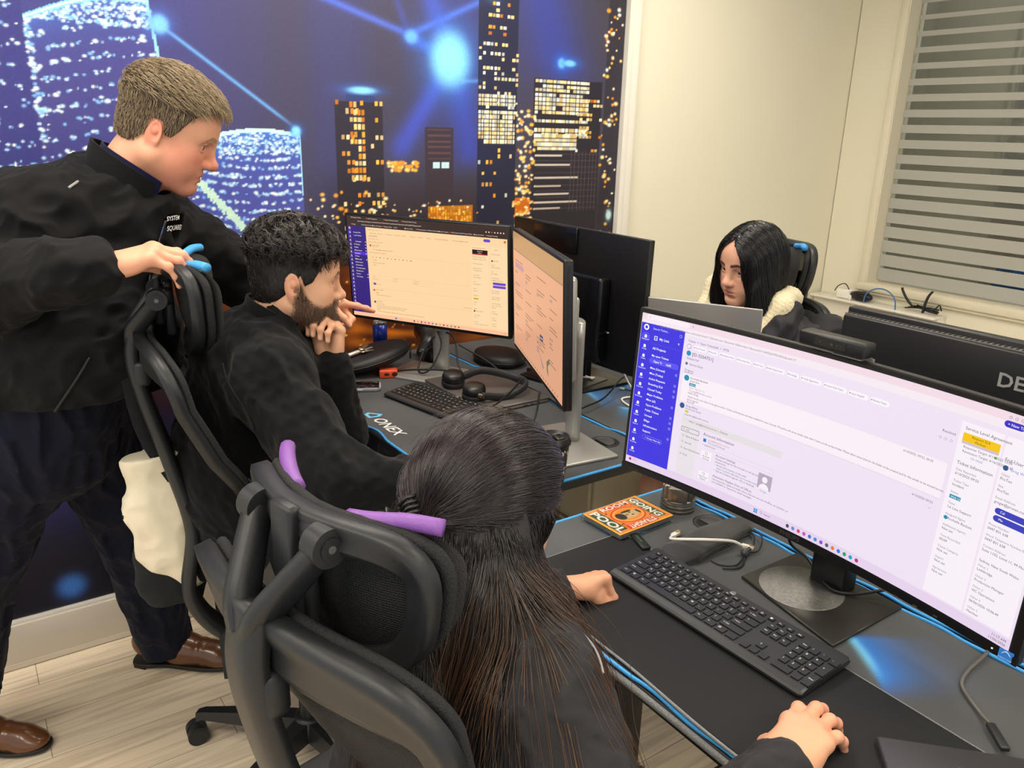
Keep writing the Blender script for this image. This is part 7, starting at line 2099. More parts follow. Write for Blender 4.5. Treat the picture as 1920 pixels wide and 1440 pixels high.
garment('jacket', J, 0.0055, lambda P: fd1(P) + fd1b(P), blk, p1, clip=lambda P: np.maximum(1.072 - P[:, 2], P[:, 1] - 0.77))
# stand-up collar, open zip front, navy polo collar
def collar(name, root, rad, h, m, cen, axis, a0, a1, flare, th=0.007, dip=0.0):
    F = frame_from(axis, (0, 1, 0)); mm = MB(); n = 40
    P = lambda k, v, o: cen + F @ V3((rad + flare * v + o) * math.cos(a0 + (a1 - a0) * k), (rad * 1.08 + flare * v + o) * math.sin(a0 + (a1 - a0) * k), h * v - dip * (2 * k - 1) ** 2) - np.array(root.location)
    mm.grid(lambda k, v: P(k, v, 0), n, 6); mm.grid(lambda k, v: P(k, v, th), n, 6); mm.grid(lambda k, v: P(k, 1.0, th * v), n, 1); mm.grid(lambda k, v: P(0.0, k, th * v), 6, 1); mm.grid(lambda k, v: P(1.0, k, th * v), 6, 1)
    return mm.build(name, m, root)
cax = V3(0.12, 0.42, 0.90)
collar('collar', p1, 0.088, 0.080, blk, V3(-2.082, 0.345, 1.520), cax, 1.95, 1.0 + 2 * PI - 0.75, 0.006, dip=0.030)
collar('polo_collar', p1, 0.079, 0.080, cloth_mat('polo_navy', '#14173a', 0.8), V3(-2.080, 0.350, 1.520), cax, 1.75, 1.0 + 2 * PI - 0.55, 0.000, 0.004, dip=0.026)
fr = frame_from(V3(0.72, 0.62, 0.30), (0, 0, 1))
Mlg = np.stack([V3(-0.62, 0.77, 0.0) / np.linalg.norm(V3(-0.62, 0.77, 0)), V3(-0.30, -0.16, 0.94), V3(0.72, 0.62, 0.3)], 1)
p_ = V3(-1.972, 0.412, 1.452)
mm = MB(); mm.text('SYSTEM', 0.0135, Mlg, p_ + V3(0, 0, 0.010) - L1, 0, bold=0.02); mm.text('SQUARED', 0.0145, Mlg, p_ + V3(0, 0, -0.012) - L1, 0, bold=0.02); mm.add([p_ + Mlg @ V3(*q) - L1 for q in ((-0.018, -0.016, 0), (-0.010, -0.014, 0), (-0.003, 0.004, 0), (-0.012, -0.002, 0))], [(0, 1, 2, 3)], 1)
JL = mm.build('embroidered_logo', [mat('thread_white', '#e6e6e4', 0.7), mat('thread_blue', '#3a6fd0', 0.7)], p1)
def drop_on(o, S, root, off, dirv):
    """lay a flat print on a garment"""
    me = o.data; n = len(me.vertices); co = np.empty(n * 3, np.float32); me.vertices.foreach_get('co', co); P = co.reshape(-1, 3).astype(float) + np.array(root.location)
    for _ in range(8): P = P - np.asarray(dirv) * (S.ev(P) - off)[:, None] * 0.9
    me.vertices.foreach_set('co', (P - np.array(root.location)).astype(np.float32).ravel()); me.update()
drop_on(JL, J, p1, 0.0125, V3(0.72, 0.62, 0.30) / np.linalg.norm(V3(0.72, 0.62, 0.30)))
def zip_line(name, pts, S, root, off, r, m, n=40):
    P = catmull(pts, n // max(1, len(pts) - 1))
    for _ in range(10): P = P - S.grad(P) * (S.ev(P) - off)[:, None] * 0.9
    return tube_part(name, P, r, m, root, 7)
zip_line('front_zip', [(-1.985, 0.400, 1.46), (-1.945, 0.370, 1.36), (-1.90, 0.32, 1.22), (-1.93, 0.26, 1.06)], J, p1, 0.010, 0.0035, mat('zip_black'))
zip_line('pocket_zip', [(-1.905, 0.20, 1.19), (-1.89, 0.165, 1.14), (-1.90, 0.12, 1.075)], J, p1, 0.010, 0.0040, mat('zip_black'))
zip_line('shoulder_flash', [(-1.965, 0.235, 1.555), (-1.935, 0.215, 1.545)], J, p1, 0.010, 0.0030, mat('flash_grey', '#8a8a88', 0.5))
# trousers
Tr = SDF(); Tr.cone(V3(-2.09, 0.13, 1.09), V3(-2.145, 0.11, 0.93), 0.150, 0.155, 0.05)
Tr.chain([hip_r, kn_r, an_r + V3(0.005, 0.01, 0.0)], [0.118, 0.088, 0.078], 0.05); Tr.chain([hip_l, kn_l, an_l + V3(0, 0.01, 0.0)], [0.118, 0.088, 0.078], 0.05)
fd2 = folds(13, 0.009, 41, (1, 1, 0.5)); fd2b = folds(38, 0.0025, 47, (1, 1, 0.6))
garment('trousers', Tr, 0.006, lambda P: fd2(P) + fd2b(P), cloth_mat('trousers_navy', '#0e1122', 0.8, 900, 0.2), p1, clip=lambda P: np.maximum(0.052 - P[:, 2], P[:, 2] - 1.12))
# shoes
SHO = mat('shoe_leather', '#5f3a1e', 0.26, noise=9, var=0.35, coat=0.3, bump=(30, 0.15)); SOLE = mat('shoe_sole', '#191614', 0.5)
def shoe(heel, toe):
    t_ = empty('shoe', tuple(heel - L1)); t_.parent = p1
    d = toe - heel; ln = np.linalg.norm(d); t_.rotation_euler = (0, 0, math.atan2(d[1], d[0]) - PI / 2); k = ln / 0.31
    S = SDF()
    S.cone((0, 0.045, 0.062), (0, 0.135, 0.056), 0.038, 0.040, 0.03); S.cone((0, 0.135, 0.050), (0.004, 0.235, 0.036), 0.043, 0.040, 0.03); S.ell((0.006, 0.258, 0.030), (0.040, 0.050, 0.024), 0.02); S.ell((0, 0.04, 0.075), (0.036, 0.045, 0.035), 0.02)
    S.box((0, 0.15, 0.0), (0.1, 0.3, 0.016), 0.0, 0.004, 's')
    V, Q = S.mesh(0.0035, lambda P: 0.0012 * np.sin(P[:, 1] * 210) * np.exp(-((P[:, 1] - 0.195) / 0.02) ** 2), clip=lambda P: P[:, 2] - 0.095)
    np_mesh('upper', V * k, Q, SHO, t_)
    pr = lambda w: [(w * x * k, y * k) for x, y in ((-0.030, 0.004), (-0.040, 0.04), (-0.036, 0.10), (-0.045, 0.19), (-0.040, 0.255), (-0.022, 0.300), (0.006, 0.312), (0.032, 0.298), (0.048, 0.25), (0.048, 0.19), (0.035, 0.10), (0.039, 0.04), (0.030, 0.004), (0.0, -0.006))]
    m = MB(); m.slab([tuple(q) for q in catmull([(x, y, 0) for x, y in pr(1.0)], 4, True)[:, :2]], 0.008, 0.020, 0, 0.003); m.slab([(x, y) for x, y in pr(0.97) if y < 0.095 * k], 0.0, 0.014, 0, 0.002); m.build('sole', SOLE, t_)
    m = MB()
    for q in range(4):
        y = (0.120 + 0.020 * q) * k; z = (0.099 - 0.006 * q) * k
        m.tube([(-0.022 * k, y, z - 0.012), (0, y + 0.004, z), (0.022 * k, y, z - 0.012)], 0.0018, 6)
    m.tube(catmull([(0.0, 0.118 * k, 0.100 * k), (0.028 * k, 0.110 * k, 0.098 * k), (0.034 * k, 0.125 * k, 0.082 * k)], 6), 0.0016, 6).tube(catmull([(0.0, 0.118 * k, 0.100 * k), (-0.028 * k, 0.108 * k, 0.098 * k), (-0.034 * k, 0.122 * k, 0.082 * k)], 6), 0.0016, 6)
    m.build('laces', mat('lace_dark', '#1c130c', 0.6), t_)
shoe(V3(-2.375, -0.262, 0), V3(-2.205, 0.004, 0)); shoe(V3(-2.478, 0.275, 0), V3(-2.280, 0.560, 0))

# ------------------------------------------------------------------ 2: seated bearded man
p2 = empty('person', (-1.93, 0.55, 0)); tag(p2, 'person with dark beard seated in black sweatshirt, chin on hand, looking at two monitors', 'person')
L2 = np.array(p2.location)
hM = rot_to((0.23, 0.955, -0.14), (0.0, 0.0, 1)); hT = V3(-1.850, 0.655, 1.333)
sk2 = srgb('#d8a888')
def beard_w(L):
    x, y, z = np.abs(L[:, 0]), L[:, 1], L[:, 2]
    top = np.interp(y, [-0.02, 0.005, 0.03, 0.06, 0.075, 0.10], [0.0, -0.010, -0.046, -0.058, -0.050, -0.046])
    w = smooth01(top - z, -0.006, 0.010) * smooth01(y, -0.016, 0.002)
    lip = (((x / 0.024) ** 2 + ((z + 0.0725) / 0.0125) ** 2) < 1.0) & (y > 0.07)
    w = np.where(lip, 0.0, w)
    return w * (1 - smooth01(-z, 0.112, 0.135))
def pt2(L, C):
    w = beard_w(L) * 0.72
    return C * (1 - w[:, None]) + np.array(srgb('#5a4333')) * w[:, None]
S = head_sdf(True, 1.02, 1.02, 0.1)
S.ell((0, 0.060, -0.098), (0.042, 0.040, 0.026), 0.03)
nk = SDF(); nk.cone(hT + hM @ V3(0, -0.032, -0.06), V3(-1.885, 0.585, 1.185), 0.056, 0.064, 0.03); nk.cone(V3(-1.885, 0.585, 1.185), V3(-1.91, 0.53, 1.05), 0.064, 0.11, 0.03)
T2, hd, ey = make_head(S, hM, hT, 1.0, sk2, srgb('#b9786a'), srgb('#231a15'), srgb('#d08a70'), 0.6, srgb('#2a1c12'), (0.1, 1, 0.0), extra=nk, paint=pt2)
wl = V3(-1.800, 0.715, 1.128)
S = hand_sdf([(1.05, 1.3, 0.7), (1.1, 1.3, 0.7), (1.15, 1.3, 0.7), (1.15, 1.3, 0.7)], 0.02, (0.30, 0.35, 0.35), side=1)
HL = hand_mesh(S, rot_to((-0.10, 0.10, 1.0), (-0.45, 0.85, 0.0)), wl, 1.0, sk2, srgb('#d08a70'), NAIL)
wr = V3(-1.390, 0.905, 0.905)
S = hand_sdf([(0.3, 0.4, 0.3)] * 4, 0.05, (0.5, 0.3, 0.2), side=-1)
HR = hand_mesh(S, rot_to((0.15, 1.0, -0.05), (0, 0, 1)), wr, 1.0, sk2, srgb('#d08a70'), NAIL)
sh_r, sh_l = V3(-1.705, 0.535, 1.125), V3(-2.03, 0.645, 1.125)
el_r, el_l = V3(-1.510, 0.590, 0.950), V3(-1.845, 0.745, 0.915)
B = SDF(); B.cone(V3(-1.90, 0.56, 1.08), V3(-1.93, 0.50, 0.66), 0.11, 0.13, 0.05)
B.chain([V3(-1.88, 0.57, 1.12), sh_r, el_r, wr], [0.06, 0.045, 0.036, 0.026]); B.chain([V3(-1.91, 0.6, 1.12), sh_l, el_l, wl], [0.06, 0.045, 0.036, 0.026])
B.chain([V3(-1.84, 0.52, 0.63), V3(-1.80, 0.90, 0.60), V3(-1.80, 0.92, 0.12)], [0.075, 0.055, 0.04]); B.chain([V3(-2.02, 0.52, 0.63), V3(-2.06, 0.90, 0.60), V3(-2.06, 0.92, 0.12)], [0.075, 0.055, 0.04])
Vb, Qb = B.mesh(0.009)
V, Q, C = merge([hd, ey, HL, HR, (Vb, Qb, np.tile(sk2, (len(Vb), 1)))])
np_mesh('body', V - L2, Q, SKIN, p2, C)
H2 = SDF(); H2.ell((0, -0.014, 0.034), (0.077, 0.098, 0.086), 0.02).ell((0, 0.022, 0.005), (0.067, 0.068, 0.088), 0.03).ell((0, 0.052, 0.042), (0.056, 0.036, 0.044), 0.03).ell((0, -0.045, -0.030), (0.060, 0.055, 0.055), 0.03)
H2 = H2.xf(hM, hT, 1.0)
def keep2(L):
    x, y, z = L[:, 0], L[:, 1], L[:, 2]
    line = np.interp(y, [-0.12, -0.06, -0.025, 0.000, 0.012, 0.03, 0.05, 0.075, 0.11], [-0.092, -0.092, -0.038, 0.014, -0.012, 0.000, 0.042, 0.058, 0.060])
    return (line - z) * 0.8
Vh, Qh = cap_from(H2, hM, hT, 1.0, lambda L: 0.0025 + 0.015 * smooth01(L[:, 2], 0.030, 0.085), keep2, amp=0.0035, freq=110, seed=5)
np_mesh('hair', Vh - L2, Qh, hair_mat('hair_black_base', '#141110', '#141110', 0.5), p2)
rt = sample_surface(Vh, Qh, 5200, weight=lambda P: (0.35 + smooth01(((P - hT) @ hM)[:, 2], 0.02, 0.06)) * smooth01(-keep2((P - hT) @ hM), 0.002, 0.012), seed=3)
def fl2(P, i, t):
    L = (P - hT) @ hM; c1, c2 = Waves(220, 6, 3)(L), Waves(220, 6, 9)(L)
    d = np.stack([0.9 * c1 + 0.15 * np.sign(L[:, 0]), 0.55 + 0.9 * c2, -0.35 - 1.3 * (L[:, 2] < 0.05)], 1)
    return d @ hM.T
def lw2(P):
    L = (P - hT) @ hM; return 0.22 + 0.78 * smooth01(L[:, 2], 0.030, 0.062)
strands('hair_strands', H2, rt, fl2, 9, 0.0046, [hair_mat('hair_black', '#0f0d0c', '#2a221d', 0.28, 0.4)], p2, L2, off=0.016, r0=0.0006, r1=0.00025, jit=0.5, lenw=lw2, lift=lambda t, P: 0.001 + 0.017 * smooth01(((P - hT) @ hM)[:, 2], 0.03, 0.085))
rt = sample_surface(hd[0], hd[1], 3800, weight=lambda P: beard_w((P - hT) @ hM), seed=8)
strands('beard', T2, rt, lambda P, i, t: np.tile(hM @ V3(0, 0.30, -1.0), (len(P), 1)), 4, 0.0026, [hair_mat('beard_brown', '#3a2b20', '#6e523d', 0.45, 0.4)], p2, L2, off=0.003, r0=0.00042, r1=0.00018, jit=0.5, lift=lambda t, P: 0.005 * t)
# eyebrow and lashes are painted; sweatshirt
Sw = SDF()
Sw.cone(V3(-1.885, 0.555, 1.10), V3(-1.905, 0.500, 0.84), 0.150, 0.165, 0.06); Sw.cone(V3(-1.905, 0.50, 0.84), V3(-1.93, 0.50, 0.66), 0.165, 0.165, 0.05)
Sw.cone(V3(-1.80, 0.53, 1.13), V3(-1.98, 0.60, 1.13), 0.085, 0.085, 0.06)
Sw.chain([V3(-1.83, 0.545, 1.125), sh_r, el_r], [0.095, 0.090, 0.070], 0.05); Sw.cone(el_r, wr + V3(-0.02, -0.05, 0.0), 0.070, 0.046, 0.04); Sw.cone(wr + V3(-0.02, -0.05, 0), wr + V3(0, -0.02, 0), 0.042, 0.040, 0.01)
Sw.chain([V3(-1.93, 0.60, 1.13), sh_l, el_l], [0.09, 0.085, 0.066], 0.05); Sw.cone(el_l, wl + V3(0, 0, -0.035), 0.064, 0.044, 0.03); Sw.cone(wl + V3(0, 0, -0.05), wl + V3(0, 0, -0.012), 0.046, 0.043, 0.01)
Sw.cone(V3(-1.888, 0.580, 1.19), V3(-1.868, 0.610, 1.235), 0.076, 0.066, 0.03)
Sw.cone(hT + hM @ V3(0, -0.03, -0.05), V3(-1.872, 0.605, 1.19), 0.060, 0.060, 0.008, 's')
fd3 = folds(11, 0.009, 61); fd3b = folds(30, 0.0028, 67)
swm = cloth_mat('sweatshirt_black', '#0c0d10', 0.9, 800, 0.3)
garment('sweatshirt', Sw, 0.0055, lambda P: fd3(P) + fd3b(P), swm, p2, clip=lambda P: np.maximum(0.60 - P[:, 2], P[:, 1] - 0.915))
collar('collar', p2, 0.069, 0.062, swm, V3(-1.876, 0.602, 1.203), V3(0.08, 0.33, 0.94), 1.95, 1.0 + 2 * PI - 0.75, 0.004, dip=0.018)
zip_line('sleeve_seam', [(-1.735, 0.440, 1.175), (-1.665, 0.440, 1.130), (-1.630, 0.500, 1.060)], Sw, p2, 0.0105, 0.0018, mat('seam_black', '#08080a', 0.8))
Tj = SDF()
for sx, x_ in ((1, -1.84), (-1, -2.02)): Tj.chain([V3(x_, 0.50, 0.63), V3(x_ + sx * 0.03, 0.90, 0.615), V3(x_ + sx * 0.03, 0.93, 0.10)], [0.100, 0.078, 0.060], 0.04)
garment('jeans', Tj, 0.008, folds(16, 0.005, 71), cloth_mat('jeans_grey', '#6f6d68', 0.85, 600), p2, clip=lambda P: 0.07 - P[:, 2])
for x_ in (-1.80, -2.06):
    t_ = empty('shoe', tuple(V3(x_, 0.86, 0) - L2)); t_.parent = p2
    S = SDF(); S.cone((0, 0.04, 0.055), (0, 0.2, 0.04), 0.042, 0.040, 0.03); S.box((0, 0.12, -0.02), (0.1, 0.3, 0.02), 0.0, 0.004, 's'); V, Q = S.mesh(0.006); np_mesh('upper', V, Q, mat('trainer_dark', '#1c1c1e', 0.5), t_)
# ------------------------------------------------------------------ 3: long-haired woman seen from behind
p3 = empty('person', (-0.83, 0.50, 0)); tag(p3, 'person with very long dark hair seen from behind in dark jacket, at the near desk', 'person')
L3 = np.array(p3.location)
hM = rot_to((-0.16, 0.96, -0.18), (0.0, 0.0, 1)); hT = V3(-0.842, 0.553, 1.186)
sk3 = srgb('#dba583')
S = head_sdf(False, 0.9, 0.92, 0.2)
nk = SDF(); nk.cone(hT + hM @ V3(0, -0.030, -0.06), V3(-0.835, 0.510, 1.08), 0.048, 0.052, 0.03); nk.cone(V3(-0.835, 0.51, 1.08), V3(-0.83, 0.50, 0.95), 0.052, 0.09, 0.03)
T3, hd, ey = make_head(S, hM, hT, 0.96, sk3, srgb('#bb6e66'), srgb('#2a1c16'), srgb('#d58a74'), 0.5, srgb('#2a1c12'), (0, 1, -0.2), vox=0.0028, extra=nk)
wl = V3(-1.000, 0.832, 0.872)
S = hand_sdf([(1.25, 1.5, 1.0), (1.3, 1.5, 1.0), (1.3, 1.5, 1.0), (1.25, 1.5, 1.0)], 0.01, (0.05, 0.62, 0.10), side=1)
S.ell((0.006, 0.066, -0.022), (0.024, 0.022, 0.016), 0.01)
HL = hand_mesh(S, rot_to((0.10, 1.0, -0.02), (-0.35, 0.05, 0.95)), wl, 0.90, sk3, srgb('#d98d75'), NAIL)
wr = V3(-0.492, 0.795, 0.884)
S = hand_sdf([(0.16, 0.55, 0.35), (0.10, 0.50, 0.35), (0.14, 0.55, 0.35), (0.22, 0.60, 0.40)], 0.085, (0.62, 0.45, 0.30), side=-1)
HR = hand_mesh(S, rot_to((-0.22, 0.97, 0.02), (-0.08, -0.05, 1.0)), wr, 1.04, sk3, srgb('#d98d75'), NAIL)
sh_r, sh_l = V3(-0.650, 0.505, 1.020), V3(-1.000, 0.610, 1.030)
el_r, el_l = V3(-0.465, 0.515, 0.835), V3(-1.030, 0.665, 0.855)
B = SDF(); B.cone(V3(-0.83, 0.51, 1.0), V3(-0.80, 0.42, 0.56), 0.10, 0.12, 0.05); B.chain([V3(-0.8, 0.52, 1.03), sh_r, el_r, wr], [0.05, 0.038, 0.032, 0.022]); B.chain([V3(-0.85, 0.53, 1.03), sh_l, el_l, wl], [0.05, 0.038, 0.032, 0.022])
for x_ in (-0.72, -0.88): B.chain([V3(x_, 0.46, 0.54), V3(x_, 0.82, 0.53), V3(x_, 0.86, 0.08)], [0.07, 0.05, 0.036])
Vb, Qb = B.mesh(0.009)
V, Q, C = merge([hd, ey, HL, HR, (Vb, Qb, np.tile(sk3, (len(Vb), 1)))])
np_mesh('body', V - L3, Q, SKIN, p3, C)
J3 = SDF(); J3.cone(V3(-0.835, 0.515, 1.00), V3(-0.815, 0.44, 0.76), 0.125, 0.130, 0.06); J3.cone(V3(-0.815, 0.44, 0.76), V3(-0.80, 0.43, 0.54), 0.135, 0.155, 0.05)
J3.cone(V3(-0.72, 0.525, 1.035), V3(-0.93, 0.575, 1.035), 0.072, 0.072, 0.06)
J3.chain([V3(-0.74, 0.52, 1.03), sh_r, el_r], [0.082, 0.080, 0.066], 0.04); J3.cone(el_r, wr + V3(0.01, -0.06, 0), 0.066, 0.044, 0.03); J3.cone(wr + V3(0.012, -0.068, 0), wr + V3(0.004, -0.012, 0.0), 0.043, 0.0385, 0.01)
J3.chain([V3(-0.90, 0.56, 1.03), sh_l, el_l], [0.082, 0.080, 0.062], 0.04); J3.cone(el_l, wl + V3(0, -0.07, 0), 0.060, 0.044, 0.03); J3.cone(wl + V3(-0.002, -0.078, 0), wl + V3(0, -0.010, 0.0), 0.044, 0.0395, 0.01)
J3.cone(V3(-0.835, 0.515, 1.05), V3(-0.832, 0.522, 1.105), 0.070, 0.058, 0.03)
fd = folds(12, 0.007, 81); fdb = folds(34, 0.0025, 87)
jm3 = cloth_mat('jacket_charcoal', '#2c2b2d', 0.72, 700, 0.15)
garment('jacket', J3, 0.0045, lambda P: fd(P) + fdb(P), jm3, p3, clip=lambda P: np.maximum(0.50 - P[:, 2], P[:, 1] - 0.822))
zip_line('reflective_piping', [(-0.640, 0.560, 1.105), (-0.615, 0.570, 1.090), (-0.590, 0.555, 1.065)], J3, p3, 0.006, 0.0016, mat('piping_silver', '#8f8f92', 0.4))
zip_line('sleeve_seam', [(-0.640, 0.430, 1.04), (-0.590, 0.440, 0.99), (-0.555, 0.500, 0.95), (-0.560, 0.57, 0.93)], J3, p3, 0.005, 0.0020, mat('seam_black'))
S = SDF()
for x_ in (-0.72, -0.88): S.chain([V3(x_, 0.45, 0.54), V3(x_, 0.82, 0.535), V3(x_, 0.86, 0.09)], [0.095, 0.07, 0.055], 0.04)
garment('trousers', S, 0.008, folds(16, 0.005, 91), cloth_mat('trousers_black', '#131316', 0.85), p3, clip=lambda P: 0.07 - P[:, 2])
# hair: skull cap, half-up gather at a clip, long fall over the back and right shoulder
clipP = V3(-0.808, 0.436, 1.208)
Hs = SDF(); Hs.ell((0, -0.014, 0.034), (0.077, 0.098, 0.086), 0.02).ell((0, 0.018, 0.002), (0.068, 0.070, 0.090), 0.03).ell((0, 0.050, 0.040), (0.057, 0.038, 0.044), 0.03)
Hs = Hs.xf(hM, hT, 0.99)
def grow(S_, g):
    n = SDF()
    for q in S_.p: n.p.append(('e', q[1], q[2] + g, q[3], q[4], q[5]))
    return n
Hb = grow(Hs, 0.010)
Hb.ell(hT + hM @ V3(0, -0.085, 0.010), (0.052, 0.030, 0.045), 0.03, 'u', hM)
fall = [(V3(-0.850, 0.465, 1.130), (0.088, 0.050, 0.08)), (V3(-0.840, 0.440, 1.07), (0.100, 0.048, 0.08)), (V3(-0.815, 0.415, 1.01), (0.112, 0.048, 0.08)), (V3(-0.790, 0.395, 0.95), (0.118, 0.046, 0.08)), (V3(-0.770, 0.378, 0.88), (0.120, 0.044, 0.08)), (V3(-0.755, 0.365, 0.80), (0.115, 0.040, 0.08)),
        (V3(-0.765, 0.515, 1.115), (0.044, 0.052, 0.07)), (V3(-0.712, 0.494, 1.065), (0.052, 0.052, 0.07)), (V3(-0.645, 0.455, 1.00), (0.060, 0.058, 0.07)), (V3(-0.612, 0.425, 0.93), (0.058, 0.056, 0.07)), (V3(-0.600, 0.405, 0.86), (0.054, 0.052, 0.07)), (V3(-0.935, 0.510, 1.09), (0.035, 0.050, 0.08))]
Mf = rot_to((0.25, 0.97, 0.0), (0, 0, 1))
for c, r in fall: Hb.ell(c, r, 0.045, 'u', Mf)
def keep3(P):
    L = (P - hT) @ hM
    face = 0.060 - np.abs(L[:, 0]) * 0.35 - np.maximum(0, L[:, 2] - 0.02) * 0.2
    return np.where(L[:, 2] < 0.085, np.minimum((L[:, 1] - np.interp(L[:, 2], [-0.12, -0.03, 0.02, 0.06, 0.085], [0.012, 0.016, 0.030, 0.062, 0.11])), (L[:, 2] + 0.135) * 0.6), -1.0)
wv = Waves(110, 6, 4, (1, 1, 0.10)); wv2 = Waves(300, 6, 7, (1, 1, 0.06))
Vh, Qh = Hb.mesh(0.0042, lambda P: 0.0030 * wv(P) + 0.0016 * wv2(P), keep3)
HBM = bpy.data.materials.new('long_hair_base'); HBM.use_nodes = True
_N, _Lk = HBM.node_tree.nodes, HBM.node_tree.links
_tc = _N.new('ShaderNodeTexCoord'); _sx = _N.new('ShaderNodeSeparateXYZ'); _Lk.new(_tc.outputs['Object'], _sx.inputs[0])
_mr = _N.new('ShaderNodeMapRange'); _mr.inputs[1].default_value = 0.80; _mr.inputs[2].default_value = 1.05; _Lk.new(_sx.outputs['Z'], _mr.inputs[0])
_mx = _N.new('ShaderNodeMix'); _mx.data_type = 'RGBA'; _mx.inputs[6].default_value = (*srgb('#24180f'), 1); _mx.inputs[7].default_value = (*srgb('#1a1413'), 1); _Lk.new(_mr.outputs[0], _mx.inputs[0])
_Lk.new(_mx.outputs[2], _N['Principled BSDF'].inputs['Base Color']); _N['Principled BSDF'].inputs['Roughness'].default_value = 0.5
np_mesh('hair', Vh - L3, Qh, HBM, p3)
# strands above the gather line run back to the clip, the rest fall
def top_w(P):
    L = (P - hT) @ hM; return smooth01(L[:, 2] - np.interp(L[:, 1], [-0.11, 0.0, 0.06], [-0.012, 0.010, 0.02]), -0.006, 0.008)
cut = Qh[(Vh[Qh[:, 0], 2] > 1.06)]
Hb.p = [q for q in Hb.p]
rtT = sample_surface(Vh, cut, 5200, weight=lambda P: top_w(P) * (0.4 + 0.6 * (((P - hT) @ hM)[:, 1] > -0.03)), seed=12)
def flT(P, i, t):
    d = clipP - P; n = np.linalg.norm(d, axis=1)[:, None]; d = d / (n + 1e-6)
    dn = np.tile(V3(0.05, -0.1, -1.0), (len(P), 1)); w = smooth01(n[:, 0], 0.015, 0.04)[:, None]
    back = np.tile(hM @ V3(0, -0.5, 0.25), (len(P), 1)) * smooth01(n, 0.08, 0.16)
    return d * w + back + dn * (1 - w)
hmT = hair_mat('long_hair_top', '#1c1716', '#30262a', 0.26, 0.4)
strands('hair_strands', Hb, rtT, flT, 26, 0.0078, [hmT], p3, L3, off=0.005, r0=0.00042, r1=0.00022, jit=0.13, fuzz=0.006, seed=21)
rtB = sample_surface(Vh, cut, 12000, weight=lambda P: (1 - top_w(P)) * 1.0 + 0.0001, seed=13)
wf = Waves(9, 5, 31)
def flB(P, i, t):
    w = wf(P * np.array([1, 1, 0.3]))
    return np.stack([0.10 * w + 0.10 * t, -0.12 + 0.08 * wf(P + 2.0), np.full(len(P), -1.0)], 1)
hmB = hair_mat('long_hair_fall', '#151110', '#2b1e17', 0.28, 0.4)
strands('hair_strands', Hb, rtB, flB, 34, 0.0125, [hmB], p3, L3, off=0.007, r0=0.00042, r1=0.0002, jit=0.06, lenvar=0.40, fuzz=0.016, seed=22)
# a few loose copper-tipped locks over the right shoulder
hl = Qh[(Vh[Qh[:, 0], 2] > 1.10) & (Vh[Qh[:, 0], 2] < 1.20)]
rtC = sample_surface(Vh, hl, 500, weight=lambda P: (P[:, 0] > -0.775) * 1.0 + 0.0001, seed=14)
Hc = SDF(); Hc.p = list(Hb.p) + list(grow(SDF(), 0).p)
for q in J3.p[:7]: Hc.p.append(q)
def flC(P, i, t): return np.stack([0.16 + 0.10 * wf(P), 0.04 + 0.14 * wf(P * 1.3 + 1.0), np.full(len(P), -1.0)], 1)
strands('hair_strands', Hc, rtC, flC, 30, 0.0125, [hair_mat('long_hair_copper', '#1a1413', '#6a4522', 0.32, 0.4)], p3, L3, off=0.006, r0=0.00045, r1=0.0002, jit=0.08, lenvar=0.5, fuzz=0.04, seed=23)
# claw clip
t = empty('hair_clip', tuple(clipP)); tag(t, 'black hair clip holding the long dark hair half up', 'hair clip')
Tm = np.stack([V3(0.80, -0.30, -0.30) / np.linalg.norm(V3(0.80, -0.30, -0.30)), V3(0.25, 0.95, 0.05), V3(0.30, -0.10, 0.95)], 1)
m = MB()
for s in (-1, 1):
    for k in range(5):
        a = (k - 2) * 0.008
        m.tube([Tm @ V3(a, -0.026, s * 0.003), Tm @ V3(a, -0.034, s * 0.011), Tm @ V3(a * 1.1, -0.024, s * 0.022), Tm @ V3(a * 1.1, -0.010, s * 0.024)], 0.0024, 7)
    m.tube([Tm @ V3(-0.020, -0.033, s * 0.010), Tm @ V3(0.020, -0.033, s * 0.010)], 0.0036, 8)
m.build('jaw', mat('clip_black', '#141414', 0.35), t)
for s in (-1, 1): MB().box(Tm @ V3(0.0, -0.044, s * 0.014), (0.020, 0.022, 0.005), bevel=0.002, rot=Tm @ rotm(-s * 0.7, 0, 0)).build('lever', mat('clip_black'), t)
MB().tube([Tm @ V3(-0.012, -0.036, 0), Tm @ V3(0.012, -0.036, 0)], 0.0032, 10).build('spring', mat('key_nickel'), t)
# mouse under her right hand
S_ = SDF(); S_.ell((0, 0, 0.012), (0.031, 0.055, 0.021), 0.01); V_, Q_ = S_.mesh(0.003); V_[:, 2] = np.maximum(V_[:, 2], 0)
o = np_mesh('computer_mouse', V_, Q_, mat('gloss_black_plastic'), loc=(-0.512, 0.890, ZB + MT + 0.004)); o.rotation_euler = (0, 0, 0.2); tag(o, 'black computer mouse hidden beneath the long-haired woman\'s right hand', 'mouse')

